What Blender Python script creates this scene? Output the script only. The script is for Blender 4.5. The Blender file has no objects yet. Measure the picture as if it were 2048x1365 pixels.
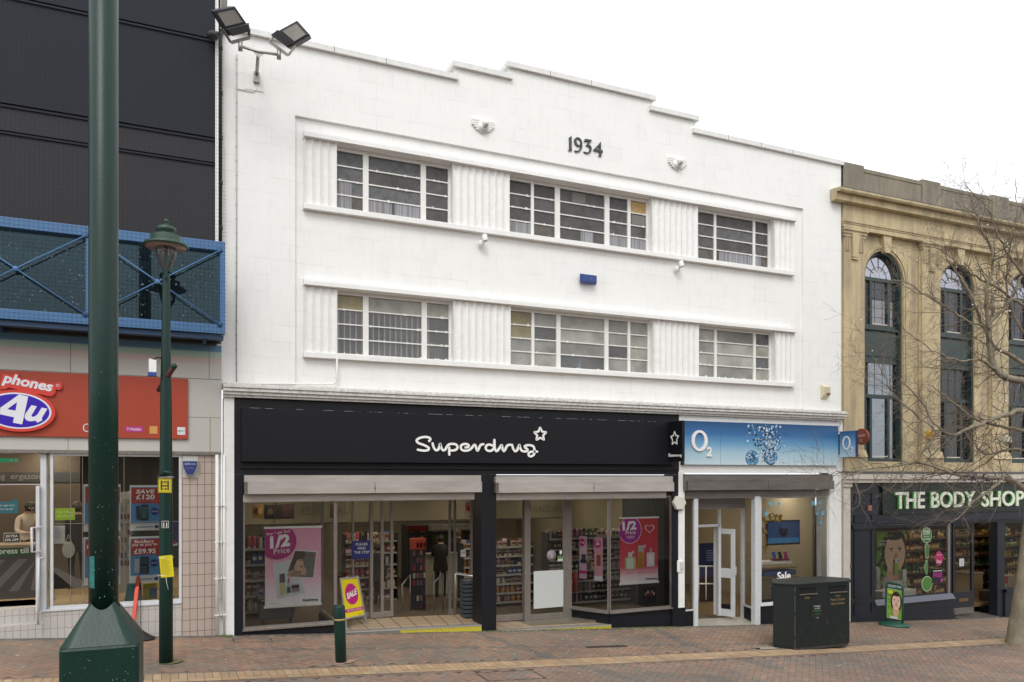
import bpy, bmesh, math, random
from mathutils import Vector, Matrix
R_ = random.Random(7)
# ------------------------------------------------------------------ camera, sky, sun, exposure
C = bpy.context.scene.collection
FPX, CX, YH, DIST, EYE = 1535.0, 1024.0, 953.0, 14.0, 2.8
PHI = math.atan((1024 - 350) / FPX)
cam_d = bpy.data.cameras.new('camera'); cam = bpy.data.objects.new('camera', cam_d); C.objects.link(cam)
cam.location = (0, -DIST, EYE); cam.rotation_euler = (math.pi / 2, 0, -PHI)
cam_d.sensor_width = 36; cam_d.lens = 36 * FPX / 2048; cam_d.shift_y = (YH - 682.5) / 2048; cam_d.clip_end = 2000
bpy.context.scene.camera = cam
W = bpy.data.worlds.new("World"); bpy.context.scene.world = W; W.use_nodes = True
nt = W.node_tree; nt.nodes.clear()
sky = nt.nodes.new('ShaderNodeTexSky'); sky.sky_type = 'NISHITA'; sky.sun_disc = False
SUN_EL, SUN_AZ = math.radians(48), math.radians(205)
sky.sun_elevation = SUN_EL; sky.sun_rotation = SUN_AZ; sky.dust_density = 3; sky.air_density = 1.0
hs = nt.nodes.new('ShaderNodeHueSaturation'); hs.inputs['Saturation'].default_value = 0.10
mxw = nt.nodes.new('ShaderNodeMix'); mxw.data_type = 'RGBA'; mxw.inputs[0].default_value = 0.6
mxw.inputs[7].default_value = (9.6, 9.7, 9.9, 1)
bg = nt.nodes.new('ShaderNodeBackground'); bg.inputs[1].default_value = 0.13
wo = nt.nodes.new('ShaderNodeOutputWorld')
nt.links.new(sky.outputs[0], hs.inputs['Color']); nt.links.new(hs.outputs[0], mxw.inputs[6])
nt.links.new(mxw.outputs[2], bg.inputs[0]); nt.links.new(bg.outputs[0], wo.inputs[0])
sd = bpy.data.lights.new('sun', 'SUN'); sd.energy = 0.8; sd.angle = math.radians(25); sd.color = (1, .97, .93)
so = bpy.data.objects.new('sun', sd); C.objects.link(so)
dv = Vector((math.sin(SUN_AZ) * math.cos(SUN_EL), math.cos(SUN_AZ) * math.cos(SUN_EL), math.sin(SUN_EL)))
so.rotation_euler = dv.to_track_quat('Z', 'Y').to_euler(); so.location = (0, -10, 20)
vs = bpy.context.scene.view_settings
vs.view_transform = 'Standard'; vs.look = 'None'; vs.exposure = 0.42; vs.gamma = 1
# ------------------------------------------------------------------ geometry of the street: facades on the plane y=0, street falls to the right
SP, CP = math.sin(PHI), math.cos(PHI)
def PT(px, py, Y=0.0):
    u, v = px - CX, YH - py
    t = (Y + DIST) / (FPX * CP - u * SP)
    return Vector((t * (FPX * SP + u * CP), Y, EYE + t * v))
def X(px, Y=0.0): return PT(px, 0, Y).x
def Z(px, py, Y=0.0): return PT(px, py, Y).z
def g(x):
    x = max(-12, min(40, x))
    return EYE - 2.672 - .067 * x + .00042 * x * x
def G(px, py):
    Y = -3.0
    u, v = px - CX, YH - py
    t = 2.9 / -v
    for _ in range(12):
        x = t * (FPX * SP + u * CP); t = (g(x) - EYE) / v
    return Vector((t * (FPX * SP + u * CP), t * (FPX * CP - u * SP) - DIST, g(x)))
# ------------------------------------------------------------------ materials
def s2l(c): return tuple(((x / 12.92) if x <= .04045 else ((x + .055) / 1.055) ** 2.4) for x in c)
MC = {}
def mat(name, color, rough=.5, metal=0, noise=0, nscale=4, bump=0, bscale=30, spec=.5, color2=None, stretch=None, emit=0, coat=0):
    """linear base colour; noise mixes color2 (or a darker tone) in patches"""
    if name in MC: return MC[name]
    m = bpy.data.materials.new(name); m.use_nodes = True; n = m.node_tree; b = n.nodes['Principled BSDF']
    b.inputs['Roughness'].default_value = rough; b.inputs['Metallic'].default_value = metal
    b.inputs['Specular IOR Level'].default_value = spec
    b.inputs['Base Color'].default_value = (*color, 1)
    if coat: b.inputs['Coat Weight'].default_value = coat; b.inputs['Coat Roughness'].default_value = .15
    if emit:
        b.inputs['Emission Color'].default_value = (*color, 1); b.inputs['Emission Strength'].default_value = emit
    if noise or bump:
        geo = n.nodes.new('ShaderNodeNewGeometry'); mp = n.nodes.new('ShaderNodeMapping')
        if stretch: mp.inputs['Scale'].default_value = stretch
        n.links.new(geo.outputs['Position'], mp.inputs[0])
    if noise:
        t = n.nodes.new('ShaderNodeTexNoise'); t.inputs['Scale'].default_value = nscale; t.inputs['Detail'].default_value = 8; t.inputs['Roughness'].default_value = .65
        n.links.new(mp.outputs[0], t.inputs['Vector'])
        r = n.nodes.new('ShaderNodeValToRGB'); r.color_ramp.elements[0].position = .35; r.color_ramp.elements[1].position = .7
        r.color_ramp.elements[0].color = (0, 0, 0, 1); r.color_ramp.elements[1].color = (noise, noise, noise, 1)
        n.links.new(t.outputs[0], r.inputs[0])
        x = n.nodes.new('ShaderNodeMix'); x.data_type = 'RGBA'
        c2 = color2 or tuple(c * .6 for c in color)
        x.inputs[6].default_value = (*color, 1); x.inputs[7].default_value = (*c2, 1)
        n.links.new(r.outputs[0], x.inputs[0]); n.links.new(x.outputs[2], b.inputs['Base Color'])
    if bump:
        t2 = n.nodes.new('ShaderNodeTexNoise'); t2.inputs['Scale'].default_value = bscale; t2.inputs['Detail'].default_value = 6
        n.links.new(mp.outputs[0], t2.inputs['Vector'])
        bp = n.nodes.new('ShaderNodeBump'); bp.inputs['Strength'].default_value = bump; bp.inputs['Distance'].default_value = .02
        n.links.new(t2.outputs[0], bp.inputs['Height']); n.links.new(bp.outputs[0], b.inputs['Normal'])
    MC[name] = m; return m
def col(hexs, rough=.55, k=.8):
    """printed or painted colour given as the sRGB hex it has"""
    nm = 'print_' + hexs
    if nm in MC: return MC[nm]
    c = s2l(tuple(int(hexs[i:i + 2], 16) / 255 for i in (0, 2, 4)))
    return mat(nm, tuple(x * k for x in c), rough)
def glass(name, tint=(1, 1, 1), dirt=0, dcol=(.3, .3, .3), rough=0, ior=1.5, dscale=3, streak=None, refl=(1, 1, 1)):
    if name in MC: return MC[name]
    m = bpy.data.materials.new(name); m.use_nodes = True; n = m.node_tree; n.nodes.clear()
    o = n.nodes.new('ShaderNodeOutputMaterial'); mx = n.nodes.new('ShaderNodeMixShader')
    tr = n.nodes.new('ShaderNodeBsdfTransparent'); tr.inputs[0].default_value = (*tint, 1)
    gl = n.nodes.new('ShaderNodeBsdfGlossy'); gl.inputs['Roughness'].default_value = rough; gl.inputs[0].default_value = (*refl, 1)
    fr = n.nodes.new('ShaderNodeFresnel'); fr.inputs[0].default_value = ior
    n.links.new(fr.outputs[0], mx.inputs[0]); n.links.new(tr.outputs[0], mx.inputs[1]); n.links.new(gl.outputs[0], mx.inputs[2])
    last = mx
    if dirt:
        df = n.nodes.new('ShaderNodeBsdfDiffuse'); df.inputs[0].default_value = (*dcol, 1)
        geo = n.nodes.new('ShaderNodeNewGeometry'); mp = n.nodes.new('ShaderNodeMapping')
        if streak: mp.inputs['Scale'].default_value = streak
        t = n.nodes.new('ShaderNodeTexNoise'); t.inputs['Scale'].default_value = dscale; t.inputs['Detail'].default_value = 5
        n.links.new(geo.outputs['Position'], mp.inputs[0]); n.links.new(mp.outputs[0], t.inputs['Vector'])
        mr = n.nodes.new('ShaderNodeMapRange'); mr.inputs[1].default_value = .3; mr.inputs[2].default_value = .75
        mr.inputs[3].default_value = dirt * .55; mr.inputs[4].default_value = min(1, dirt * 1.3)
        n.links.new(t.outputs[0], mr.inputs[0])
        m2 = n.nodes.new('ShaderNodeMixShader'); n.links.new(mr.outputs[0], m2.inputs[0])
        n.links.new(mx.outputs[0], m2.inputs[1]); n.links.new(df.outputs[0], m2.inputs[2]); last = m2
    n.links.new(last.outputs[0], o.inputs[0]); MC[name] = m; return m
# ------------------------------------------------------------------ mesh builder
FONT_CACHE = {}
class MB:
    def __init__(s): s.v = []; s.f = []; s.m = []; s.sm = []; s.mats = []
    def mi(s, m):
        if m is None: return 0
        if m not in s.mats: s.mats.append(m)
        return s.mats.index(m)
    def add(s, vs, fs, m=None, smooth=False):
        o = len(s.v); k = s.mi(m); s.v += [tuple(p) for p in vs]
        for f in fs: s.f.append([i + o for i in f]); s.m.append(k); s.sm.append(smooth)
        return s
    def box(s, x0, x1, y0, y1, z0, z1, m=None):
        return s.add([(x0, y0, z0), (x1, y0, z0), (x1, y1, z0), (x0, y1, z0), (x0, y0, z1), (x1, y0, z1), (x1, y1, z1), (x0, y1, z1)],
                     [(0, 3, 2, 1), (4, 5, 6, 7), (0, 1, 5, 4), (1, 2, 6, 5), (2, 3, 7, 6), (3, 0, 4, 7)], m)
    def obox(s, c, R, F, U, w, d, h, m=None):
        """oriented box: c centre of base, half extents along unit vectors"""
        c = Vector(c); P = []
        for k in (0, 1):
            for a, b in ((-1, -1), (1, -1), (1, 1), (-1, 1)): P.append(c + R * (a * w / 2) + F * (b * d / 2) + U * (k * h))
        return s.add(P, [(0, 3, 2, 1), (4, 5, 6, 7), (0, 1, 5, 4), (1, 2, 6, 5), (2, 3, 7, 6), (3, 0, 4, 7)], m)
    def prism(s, pts, N, d, m=None, smooth=False):
        """closed outline pts (3d), thickened by d along -N, front at pts"""
        n = len(pts); pts = [Vector(p) for p in pts]; b = [p - N * d for p in pts]
        return s.add(pts + b, [tuple(range(n)), tuple(range(2 * n - 1, n - 1, -1))] + [(i, i + n, (i + 1) % n + n, (i + 1) % n) for i in range(n)], m, smooth)
    def xz(s, pts, y0, y1, m=None):
        return s.prism([(a, y0, b) for a, b in pts], Vector((0, -1, 0)), y1 - y0, m)
    def bar(s, a, b, w, d=None, m=None, up=(0, 0, 1)):
        a = Vector(a); b = Vector(b); U = (b - a); L = U.length; U.normalize(); d = d or w
        Rv = U.cross(Vector(up))
        if Rv.length < 1e-4: Rv = U.cross(Vector((0, 1, 0)))
        Rv.normalize(); Fv = Rv.cross(U)
        return s.obox(a, Rv, Fv, U, w, d, L, m)
    def tube(s, pts, rad, n=10, m=None, cap=True, smooth=True, closed=False):
        pts = [Vector(p) for p in pts]; k = len(pts)
        if not isinstance(rad, (list, tuple)): rad = [rad] * k
        V = []; up = None
        for i, p in enumerate(pts):
            if closed: t = pts[(i + 1) % k] - pts[i - 1]
            else: t = pts[min(i + 1, k - 1)] - pts[max(i - 1, 0)]
            if t.length < 1e-9: t = Vector((0, 0, 1))
            t.normalize()
            if up is None: up = Vector((0, 0, 1)) if abs(t.z) < .9 else Vector((1, 0, 0))
            a = t.cross(up)
            if a.length < 1e-4: a = t.cross(Vector((1, 0, 0)))
            a.normalize(); b = a.cross(t); up = b
            for j in range(n):
                w = 2 * math.pi * j / n; V.append(p + (a * math.cos(w) + b * math.sin(w)) * rad[i])
        Fc = [(i * n + j, i * n + (j + 1) % n, (i + 1) * n + (j + 1) % n, (i + 1) * n + j) for i in range(k - 1) for j in range(n)]
        if closed: Fc += [((k - 1) * n + j, (k - 1) * n + (j + 1) % n, (j + 1) % n, j) for j in range(n)]
        elif cap: Fc += [tuple(range(n - 1, -1, -1)), tuple(range((k - 1) * n, k * n))]
        return s.add(V, Fc, m, smooth)
    def lathe(s, c, prof, n=24, m=None, smooth=True, ax=None):
        c = Vector(c); V = []; k = len(prof)
        A, B, U = ax or (Vector((1, 0, 0)), Vector((0, 1, 0)), Vector((0, 0, 1)))
        for r, z in prof:
            for j in range(n):
                w = 2 * math.pi * j / n; V.append(c + A * (r * math.cos(w)) + B * (r * math.sin(w)) + U * z)
        Fc = [(i * n + j, i * n + (j + 1) % n, (i + 1) * n + (j + 1) % n, (i + 1) * n + j) for i in range(k - 1) for j in range(n)]
        Fc += [tuple(range(n - 1, -1, -1)), tuple(range((k - 1) * n, k * n))]
        return s.add(V, Fc, m, smooth)
    def ball(s, c, r, m=None, sc=(1, 1, 1), n=12):
        V = []; Fc = []
        for i in range(n + 1):
            a = math.pi * i / n
            for j in range(2 * n):
                b = math.pi * j / n; V.append((c[0] + r * sc[0] * math.sin(a) * math.cos(b), c[1] + r * sc[1] * math.sin(a) * math.sin(b), c[2] + r * sc[2] * math.cos(a)))
        for i in range(n):
            for j in range(2 * n): Fc.append((i * 2 * n + j, (i + 1) * 2 * n + j, (i + 1) * 2 * n + (j + 1) % (2 * n), i * 2 * n + (j + 1) % (2 * n)))
        return s.add(V, Fc, m, True)
    def stroke(s, pts, w, o, Rv, Uv, N, d=.02, m=None, closed=False, cap=6):
        """flat ribbon lettering of width w along 2d pts, raised by d along N"""
        P = [Vector((p[0], p[1])) for p in pts]; k = len(P); L = []; Rr = []
        for i in range(k):
            t = (P[(i + 1) % k] - P[i - 1]) if closed else (P[min(i + 1, k - 1)] - P[max(i - 1, 0)])
            t.normalize(); nn = Vector((-t.y, t.x)); L.append(P[i] + nn * w / 2); Rr.append(P[i] - nn * w / 2)
        o = Vector(o)
        f3 = lambda q, h: o + Rv * q.x + Uv * q.y + N * h
        V = [f3(q, d) for q in L] + [f3(q, d) for q in Rr] + [f3(q, 0) for q in L] + [f3(q, 0) for q in Rr]
        Fc = []
        for i in range(k if closed else k - 1):
            j = (i + 1) % k
            Fc += [(i, j, k + j, k + i), (2 * k + i, 2 * k + j, j, i), (k + i, k + j, 3 * k + j, 3 * k + i)]
        s.add(V, Fc, m)
        if not closed and cap:
            for e, q in ((0, P[0]), (1, P[-1])):
                c = [f3(q + Vector((math.cos(a), math.sin(a))) * w / 2, d - .0004 * (e + 1)) for a in [2 * math.pi * i / 14 for i in range(14)]]
                s.prism(c, N, d - .001, m)
        return s
    def text(s, t, o, Rv, Uv, N, w=None, h=None, m=None, d=.004, bold=0, shear=0, align='C', space=1.0):
        """built-in font fitted to width w and/or height h; o is the centre (or left) of the baseline box"""
        key = (t, bold, shear, space)
        if key not in FONT_CACHE:
            cu = bpy.data.curves.new('lettering', 'FONT'); cu.body = t; cu.size = 1; cu.offset = bold; cu.shear = shear; cu.space_character = space
            cu.resolution_u = 3; cu.space_line = .95; cu.align_x = 'CENTER'
            ob = bpy.data.objects.new('lettering', cu); C.objects.link(ob)
            dg = bpy.context.evaluated_depsgraph_get(); me = ob.evaluated_get(dg).to_mesh()
            FONT_CACHE[key] = ([(v.co.x, v.co.y) for v in me.vertices], [tuple(p.vertices) for p in me.polygons])
            ob.evaluated_get(dg).to_mesh_clear(); bpy.data.objects.remove(ob); bpy.data.curves.remove(cu)
        V2, F2 = FONT_CACHE[key]
        if not V2: return s
        xs = [p[0] for p in V2]; ys = [p[1] for p in V2]; x0, x1, y0, y1 = min(xs), max(xs), min(ys), max(ys)
        sx = (w / (x1 - x0)) if w else None; sy = (h / (y1 - y0)) if h else None
        sx = sx or sy; sy = sy or sx; ax = {'C': (x0 + x1) / 2, 'L': x0, 'R': x1}[align]; ay = (y0 + y1) / 2
        o = Vector(o); q = [o + Rv * ((a - ax) * sx) + Uv * ((b - ay) * sy) for a, b in V2]
        if d <= .002: return s.add([p + N * d for p in q], F2, m)
        n = len(q); cnt = {}
        for f in F2:
            for i in range(len(f)):
                e = (f[i], f[(i + 1) % len(f)]); cnt[e] = 1
        side = [(b, a, a + n, b + n) for (a, b) in cnt if (b, a) not in cnt]
        return s.add([p + N * d for p in q] + q, list(F2) + side, m)
    def build(s, name, parent=None, mats=None, bevel=0, fix=True, local=False):
        me = bpy.data.meshes.new(name); off = Vector((0, 0, 0))
        if parent and not local:
            off = parent['_o'] if '_o' in parent else parent.location
            off = Vector(off)
        me.from_pydata([tuple(Vector(p) - off) for p in s.v], [], s.f)
        for m in (mats or s.mats): me.materials.append(m)
        me.polygons.foreach_set('material_index', s.m if s.mats else [0] * len(s.m)); me.polygons.foreach_set('use_smooth', s.sm)
        o = bpy.data.objects.new(name, me); C.objects.link(o)
        if fix:
            b = bmesh.new(); b.from_mesh(me); bmesh.ops.recalc_face_normals(b, faces=b.faces); b.to_mesh(me); b.free()
        if parent: o.parent = parent
        o['_o'] = tuple(off)
        if bevel:
            bv = o.modifiers.new('bevel', 'BEVEL'); bv.width = bevel; bv.segments = 2; bv.limit_method = 'ANGLE'; bv.angle_limit = math.radians(50)
        return o
def thing(name, label, cat, loc=(0, 0, 0), group=None):
    o = bpy.data.objects.new(name, None); C.objects.link(o); o.location = loc; o.empty_display_size = .2
    o['label'] = label; o['category'] = cat; o['_o'] = tuple(loc)
    if group: o['group'] = group
    return o
def tag(o, label, cat, group=None, kind=None):
    o['label'] = label; o['category'] = cat
    if group: o['group'] = group
    if kind: o['kind'] = kind
    return o
def grid_wall(mb, xs, zs, inside, y0, y1, m):
    """wall sheet with openings: cells of a grid, closed wherever a neighbour is empty"""
    xs = sorted(set(round(x, 4) for x in xs)); zs = sorted(set(round(z, 4) for z in zs)); nx, nz = len(xs) - 1, len(zs) - 1
    I = [[inside((xs[i] + xs[i + 1]) / 2, (zs[k] + zs[k + 1]) / 2) for k in range(nz)] for i in range(nx)]
    at = lambda i, k: 0 <= i < nx and 0 <= k < nz and I[i][k]
    for i in range(nx):
        for k in range(nz):
            if not I[i][k]: continue
            a, b, c, d = xs[i], xs[i + 1], zs[k], zs[k + 1]
            mb.add([(a, y0, c), (b, y0, c), (b, y0, d), (a, y0, d)], [(0, 1, 2, 3)], m)
            mb.add([(a, y1, c), (b, y1, c), (b, y1, d), (a, y1, d)], [(3, 2, 1, 0)], m)
            if not at(i - 1, k): mb.add([(a, y0, c), (a, y0, d), (a, y1, d), (a, y1, c)], [(0, 1, 2, 3)], m)
            if not at(i + 1, k): mb.add([(b, y0, c), (b, y0, d), (b, y1, d), (b, y1, c)], [(3, 2, 1, 0)], m)
            if not at(i, k - 1): mb.add([(a, y0, c), (b, y0, c), (b, y1, c), (a, y1, c)], [(3, 2, 1, 0)], m)
            if not at(i, k + 1): mb.add([(a, y0, d), (b, y0, d), (b, y1, d), (a, y1, d)], [(0, 1, 2, 3)], m)
class Board:
    """flat printed board: o bottom-left corner, Rv/Uv unit axes, N facing, w x h metres; drawing in 0..1 units"""
    def __init__(s, o, Rv, Uv, w, h, base, th=.012):
        s.o = Vector(o); s.R = Vector(Rv).normalized(); s.U = Vector(Uv).normalized(); s.N = s.R.cross(s.U).normalized()
        s.w = w; s.h = h; s.mb = MB(); s.k = 0
        s.mb.prism([s.p(0, 0), s.p(1, 0), s.p(1, 1), s.p(0, 1)], s.N, th, base)
    def p(s, u, v): return s.o + s.R * (u * s.w) + s.U * (v * s.h) + s.N * (s.k * .0016)
    def poly(s, pts, m, same=False):
        if not same: s.k += 1
        n = len(pts); s.mb.add([s.p(*q) for q in pts], [tuple(range(n))], m); return s
    def rect(s, u0, v0, u1, v1, m, same=False): return s.poly([(u0, v0), (u1, v0), (u1, v1), (u0, v1)], m, same)
    def ell(s, u, v, a, b, m, rot=0, same=False, n=28, clip=None):
        """a, b in units of the width"""
        q = []
        for i in range(n):
            t = 2 * math.pi * i / n; x = a * math.cos(t); y = b * math.sin(t)
            x, y = x * math.cos(rot) - y * math.sin(rot), x * math.sin(rot) + y * math.cos(rot)
            uu, vv = u + x, v + y * s.w / s.h
            if clip: uu = min(max(uu, clip[0]), clip[1]); vv = min(max(vv, clip[2]), clip[3])
            q.append((uu, vv))
        return s.poly(q, m, same)
    def txt(s, t, u, v, w=None, h=None, m=None, bold=0, rot=0, align='C', shear=0):
        s.k += 1
        Rr = s.R * math.cos(rot) + s.U * math.sin(rot); Uu = s.U * math.cos(rot) - s.R * math.sin(rot)
        s.mb.text(t, s.p(u, v), Rr, Uu, s.N, w=w * s.w if w else None, h=h * s.h if h else None, m=m, d=.0008, bold=bold, align=align, shear=shear); return s
    def build(s, name, parent=None): return s.mb.build(name, parent, fix=False)
def catmull(pts, k=8, closed=False):
    out = []; n = len(pts)
    P = lambda i: pts[i % n] if closed else pts[max(0, min(n - 1, i))]
    for i in range(n if closed else n - 1):
        for j in range(k):
            t = j / k; a, b, c, d = P(i - 1), P(i), P(i + 1), P(i + 2)
            out.append(tuple(.5 * ((2 * b[q]) + (-a[q] + c[q]) * t + (2 * a[q] - 5 * b[q] + 4 * c[q] - d[q]) * t * t + (-a[q] + 3 * b[q] - 3 * c[q] + d[q]) * t ** 3) for q in range(len(b))))
    if not closed: out.append(tuple(pts[-1]))
    return out
EX, EZ, EN = Vector((1, 0, 0)), Vector((0, 0, 1)), Vector((0, -1, 0))
# ------------------------------------------------------------------ materials of the place
def brick_paint(name, base, joint, bw, bh, mortar=.004, noise=.5, n2=None, rough=.6, bump=.25, stain=None, stz=None):
    m = bpy.data.materials.new(name); m.use_nodes = True; n = m.node_tree; b = n.nodes['Principled BSDF']; L = n.links.new
    b.inputs['Roughness'].default_value = rough
    geo = n.nodes.new('ShaderNodeNewGeometry'); sp = n.nodes.new('ShaderNodeSeparateXYZ'); cb = n.nodes.new('ShaderNodeCombineXYZ')
    L(geo.outputs['Position'], sp.inputs[0]); ad = n.nodes.new('ShaderNodeMath'); ad.operation = 'ADD'
    L(sp.outputs[0], ad.inputs[0]); L(sp.outputs[1], ad.inputs[1]); L(ad.outputs[0], cb.inputs[0]); L(sp.outputs[2], cb.inputs[1])
    br = n.nodes.new('ShaderNodeTexBrick'); br.inputs['Scale'].default_value = 1; br.inputs['Brick Width'].default_value = bw; br.inputs['Row Height'].default_value = bh
    br.inputs['Mortar Size'].default_value = mortar; br.inputs['Mortar Smooth'].default_value = .2; br.inputs['Color1'].default_value = (*base, 1)
    br.inputs['Color2'].default_value = (*[c * .955 for c in base], 1); br.inputs['Mortar'].default_value = (*joint, 1); L(cb.outputs[0], br.inputs['Vector'])
    nz = n.nodes.new('ShaderNodeTexNoise'); nz.inputs['Scale'].default_value = 1.3; nz.inputs['Detail'].default_value = 9; nz.inputs['Roughness'].default_value = .7
    L(geo.outputs['Position'], nz.inputs['Vector'])
    # joints show only here and there
    mk = n.nodes.new('ShaderNodeValToRGB'); mk.color_ramp.elements[0].position = .44; mk.color_ramp.elements[1].position = .60
    L(nz.outputs[0], mk.inputs[0])
    pl = n.nodes.new('ShaderNodeMix'); pl.data_type = 'RGBA'; pl.inputs[6].default_value = (*base, 1); L(br.outputs[0], pl.inputs[7]); L(mk.outputs[0], pl.inputs[0])
    if noise >= 1: L(br.outputs[0], pl.inputs[6])
    n3 = n.nodes.new('ShaderNodeTexNoise'); n3.inputs['Scale'].default_value = 5; n3.inputs['Detail'].default_value = 10; n3.inputs['Roughness'].default_value = .75
    mp = n.nodes.new('ShaderNodeMapping'); mp.inputs['Scale'].default_value = (2.2, 2.2, .3); L(geo.outputs['Position'], mp.inputs[0]); L(mp.outputs[0], n3.inputs['Vector'])
    r3 = n.nodes.new('ShaderNodeValToRGB'); r3.color_ramp.elements[0].position = .5; r3.color_ramp.elements[1].position = .8
    r3.color_ramp.elements[1].color = (.5, .5, .5, 1); L(n3.outputs[0], r3.inputs[0])
    st = n.nodes.new('ShaderNodeMix'); st.data_type = 'RGBA'; st.inputs[7].default_value = (*(n2 or [c * .8 for c in base]), 1)
    L(r3.outputs[0], st.inputs[0]); L(pl.outputs[2], st.inputs[6]); last = st
    if stain:
        mr = n.nodes.new('ShaderNodeMapRange'); mr.inputs[1].default_value = stz[0]; mr.inputs[2].default_value = stz[1]; mr.inputs[3].default_value = 1; mr.inputs[4].default_value = 0
        L(sp.outputs[2], mr.inputs[0]); n4 = n.nodes.new('ShaderNodeTexNoise'); n4.inputs['Scale'].default_value = 9; n4.inputs['Detail'].default_value = 9; n4.inputs['Roughness'].default_value = .8
        L(geo.outputs['Position'], n4.inputs['Vector']); mu = n.nodes.new('ShaderNodeMath'); mu.operation = 'MULTIPLY'; L(mr.outputs[0], mu.inputs[0]); L(n4.outputs[0], mu.inputs[1])
        r4 = n.nodes.new('ShaderNodeValToRGB'); r4.color_ramp.elements[0].position = .42; r4.color_ramp.elements[1].position = .62; L(mu.outputs[0], r4.inputs[0])
        s2 = n.nodes.new('ShaderNodeMix'); s2.data_type = 'RGBA'; s2.inputs[7].default_value = (*stain, 1); L(last.outputs[2], s2.inputs[6]); L(r4.outputs[0], s2.inputs[0]); last = s2
    L(last.outputs[2], b.inputs['Base Color'])
    bp = n.nodes.new('ShaderNodeBump'); bp.inputs['Strength'].default_value = bump; bp.inputs['Distance'].default_value = .01
    mh = n.nodes.new('ShaderNodeMath'); mh.operation = 'MULTIPLY_ADD'; mh.inputs[1].default_value = -1; L(br.outputs[1], mh.inputs[0]); L(n3.outputs[0], mh.inputs[2])
    L(mh.outputs[0], bp.inputs['Height']); L(bp.outputs[0], b.inputs['Normal']); return m
CZ = Z(447, 770)   # top of the cornice
m_wall = brick_paint('white_painted_render', (.84, .84, .815), (.68, .68, .65), .62, .287, .005, n2=(.68, .68, .645), stain=(.42, .42, .36), stz=(CZ - .02, CZ + .34))
m_white = mat('white_gloss_paint', (.83, .83, .81), .4, noise=.4, nscale=6, color2=(.66, .65, .60), bump=.15, bscale=20)
m_cope = mat('white_coping', (.76, .76, .75), .6, noise=.5, nscale=9, color2=(.55, .55, .50), bump=.2)
m_corn = mat('weathered_white_cornice', (.74, .73, .71), .55, noise=.9, nscale=14, color2=(.40, .39, .33), bump=.3)
m_frame = mat('peeling_white_window_paint', (.80, .80, .78), .45, noise=.35, nscale=30, color2=(.60, .54, .42))
m_black = mat('dark_charcoal_paint', (.0075, .008, .011), .45, noise=.5, nscale=5, color2=(.012, .013, .017), bump=.12, bscale=60, spec=.3)
m_sign = mat('satin_black_sign', (.005, .005, .0075), .5, spec=.3)
m_steel = mat('weathered_aluminium', (.50, .47, .43), .45, .35, noise=.8, nscale=2.2, color2=(.34, .31, .275), stretch=(.5, 1, 3), bump=.05)
m_steel2 = mat('grimy_aluminium', (.21, .195, .175), .45, .5, noise=.8, nscale=3, color2=(.12, .11, .10), stretch=(.6, 1, 4))
m_alu = mat('brushed_steel_frame', (.42, .39, .36), .3, .75, noise=.5, nscale=7, color2=(.2, .18, .16), stretch=(4, 4, .6))
m_dark = mat('dark_interior', (.03, .03, .03), .7)
m_room = mat('dim_room_wall', (.16, .15, .13), .8); m_room1 = mat('brightened_room_wall', (.46, .45, .38), .8, noise=.9, nscale=1.1, color2=(.10, .11, .13))  # first-floor wall copy is brightened in place of room lighting
m_tile = mat('beige_floor_tile', (.40, .30, .20), .4, noise=.5, nscale=3, color2=(.30, .22, .15))
m_grout = mat('brown_grout', (.16, .11, .08), .8)
m_concrete = mat('grey_nosing', (.21, .20, .19), .7, noise=.6, nscale=20)
m_yellow = mat('chipped_yellow_paint', (.62, .52, .02), .6, noise=.8, nscale=30, color2=(.22, .19, .06))
g_shop = glass('shop_glass', (.90, .92, .90), .014, (.25, .25, .24), streak=(2, 1, .5))
g_top = [glass('dusty_grey_pane_a', (.35, .35, .35), .80, (.155, .15, .15), dscale=5), glass('dusty_grey_pane_b', (.35, .35, .35), .84, (.185, .19, .195), dscale=7),
         glass('dusty_grey_pane_c', (.35, .35, .35), .70, (.14, .135, .13), dscale=4), glass('dusty_brown_pane', (.5, .5, .48), .62, (.20, .18, .155), dscale=9)]
g_low = [glass('frosted_pane_a', (.6, .6, .58), .60, (.60, .60, .53), rough=.1, dscale=2.2), glass('frosted_pane_b', (.6, .6, .58), .55, (.50, .50, .46), rough=.1, dscale=1.6),
         glass('clear_dusty_pane', (.82, .82, .82), .26, (.40, .41, .40), dscale=1.2), glass('lamp_glow_pane', (.6, .58, .45), .7, (.42, .37, .23), rough=.1, dscale=2)]
# ------------------------------------------------------------------ white building
WB = thing('commercial_building', 'white rendered three-storey shop building with stepped parapet and the date 1934', 'building', (1, 0, g(1)))
levels = [(X(443), X(915), Z(880, 144.4)), (X(904), X(1023), Z(904, 124)), (X(1012), X(1309), Z(1012, 124.5)), (X(1297.5), X(1395), Z(1298, 213)), (X(1384), X(1684), Z(1384, 258))]
edges = [X(443), X(904) + .06, X(1012) + .06, X(1309) - .06, X(1395) - .06, X(1684) - .03]
tops = [l[2] - .1 for l in levels]
RX0, RX1, RZ1 = 1.95, 13.75, 6.40 + EYE
def head_y(x, rec=.06): return rec
wins = []
for (a, b, f) in ((672, 902, 0), (1016, 1299, 0), (1391, 1543, 0), (673, 903.5, 1), (1018, 1302, 1), (1393, 1545, 1)):
    z1 = (6.03 if f == 0 else 3.40) + EYE; z0 = (4.86 if f == 0 else 2.22) + EYE
    wins.append((X(a, .06), X(b, .06), z0, z1, f))
def inside_out(x, z):
    k = sum(x > e for e in edges) - 1
    return 0 <= k < 5 and z < tops[k] and not (RX0 < x < RX1 and CZ < z < RZ1)
mb = MB(); grid_wall(mb, edges + [RX0, RX1], tops + [CZ - .05, CZ, RZ1], inside_out, 0, .35, m_wall); mb.build('wall', WB, fix=False)
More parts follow.
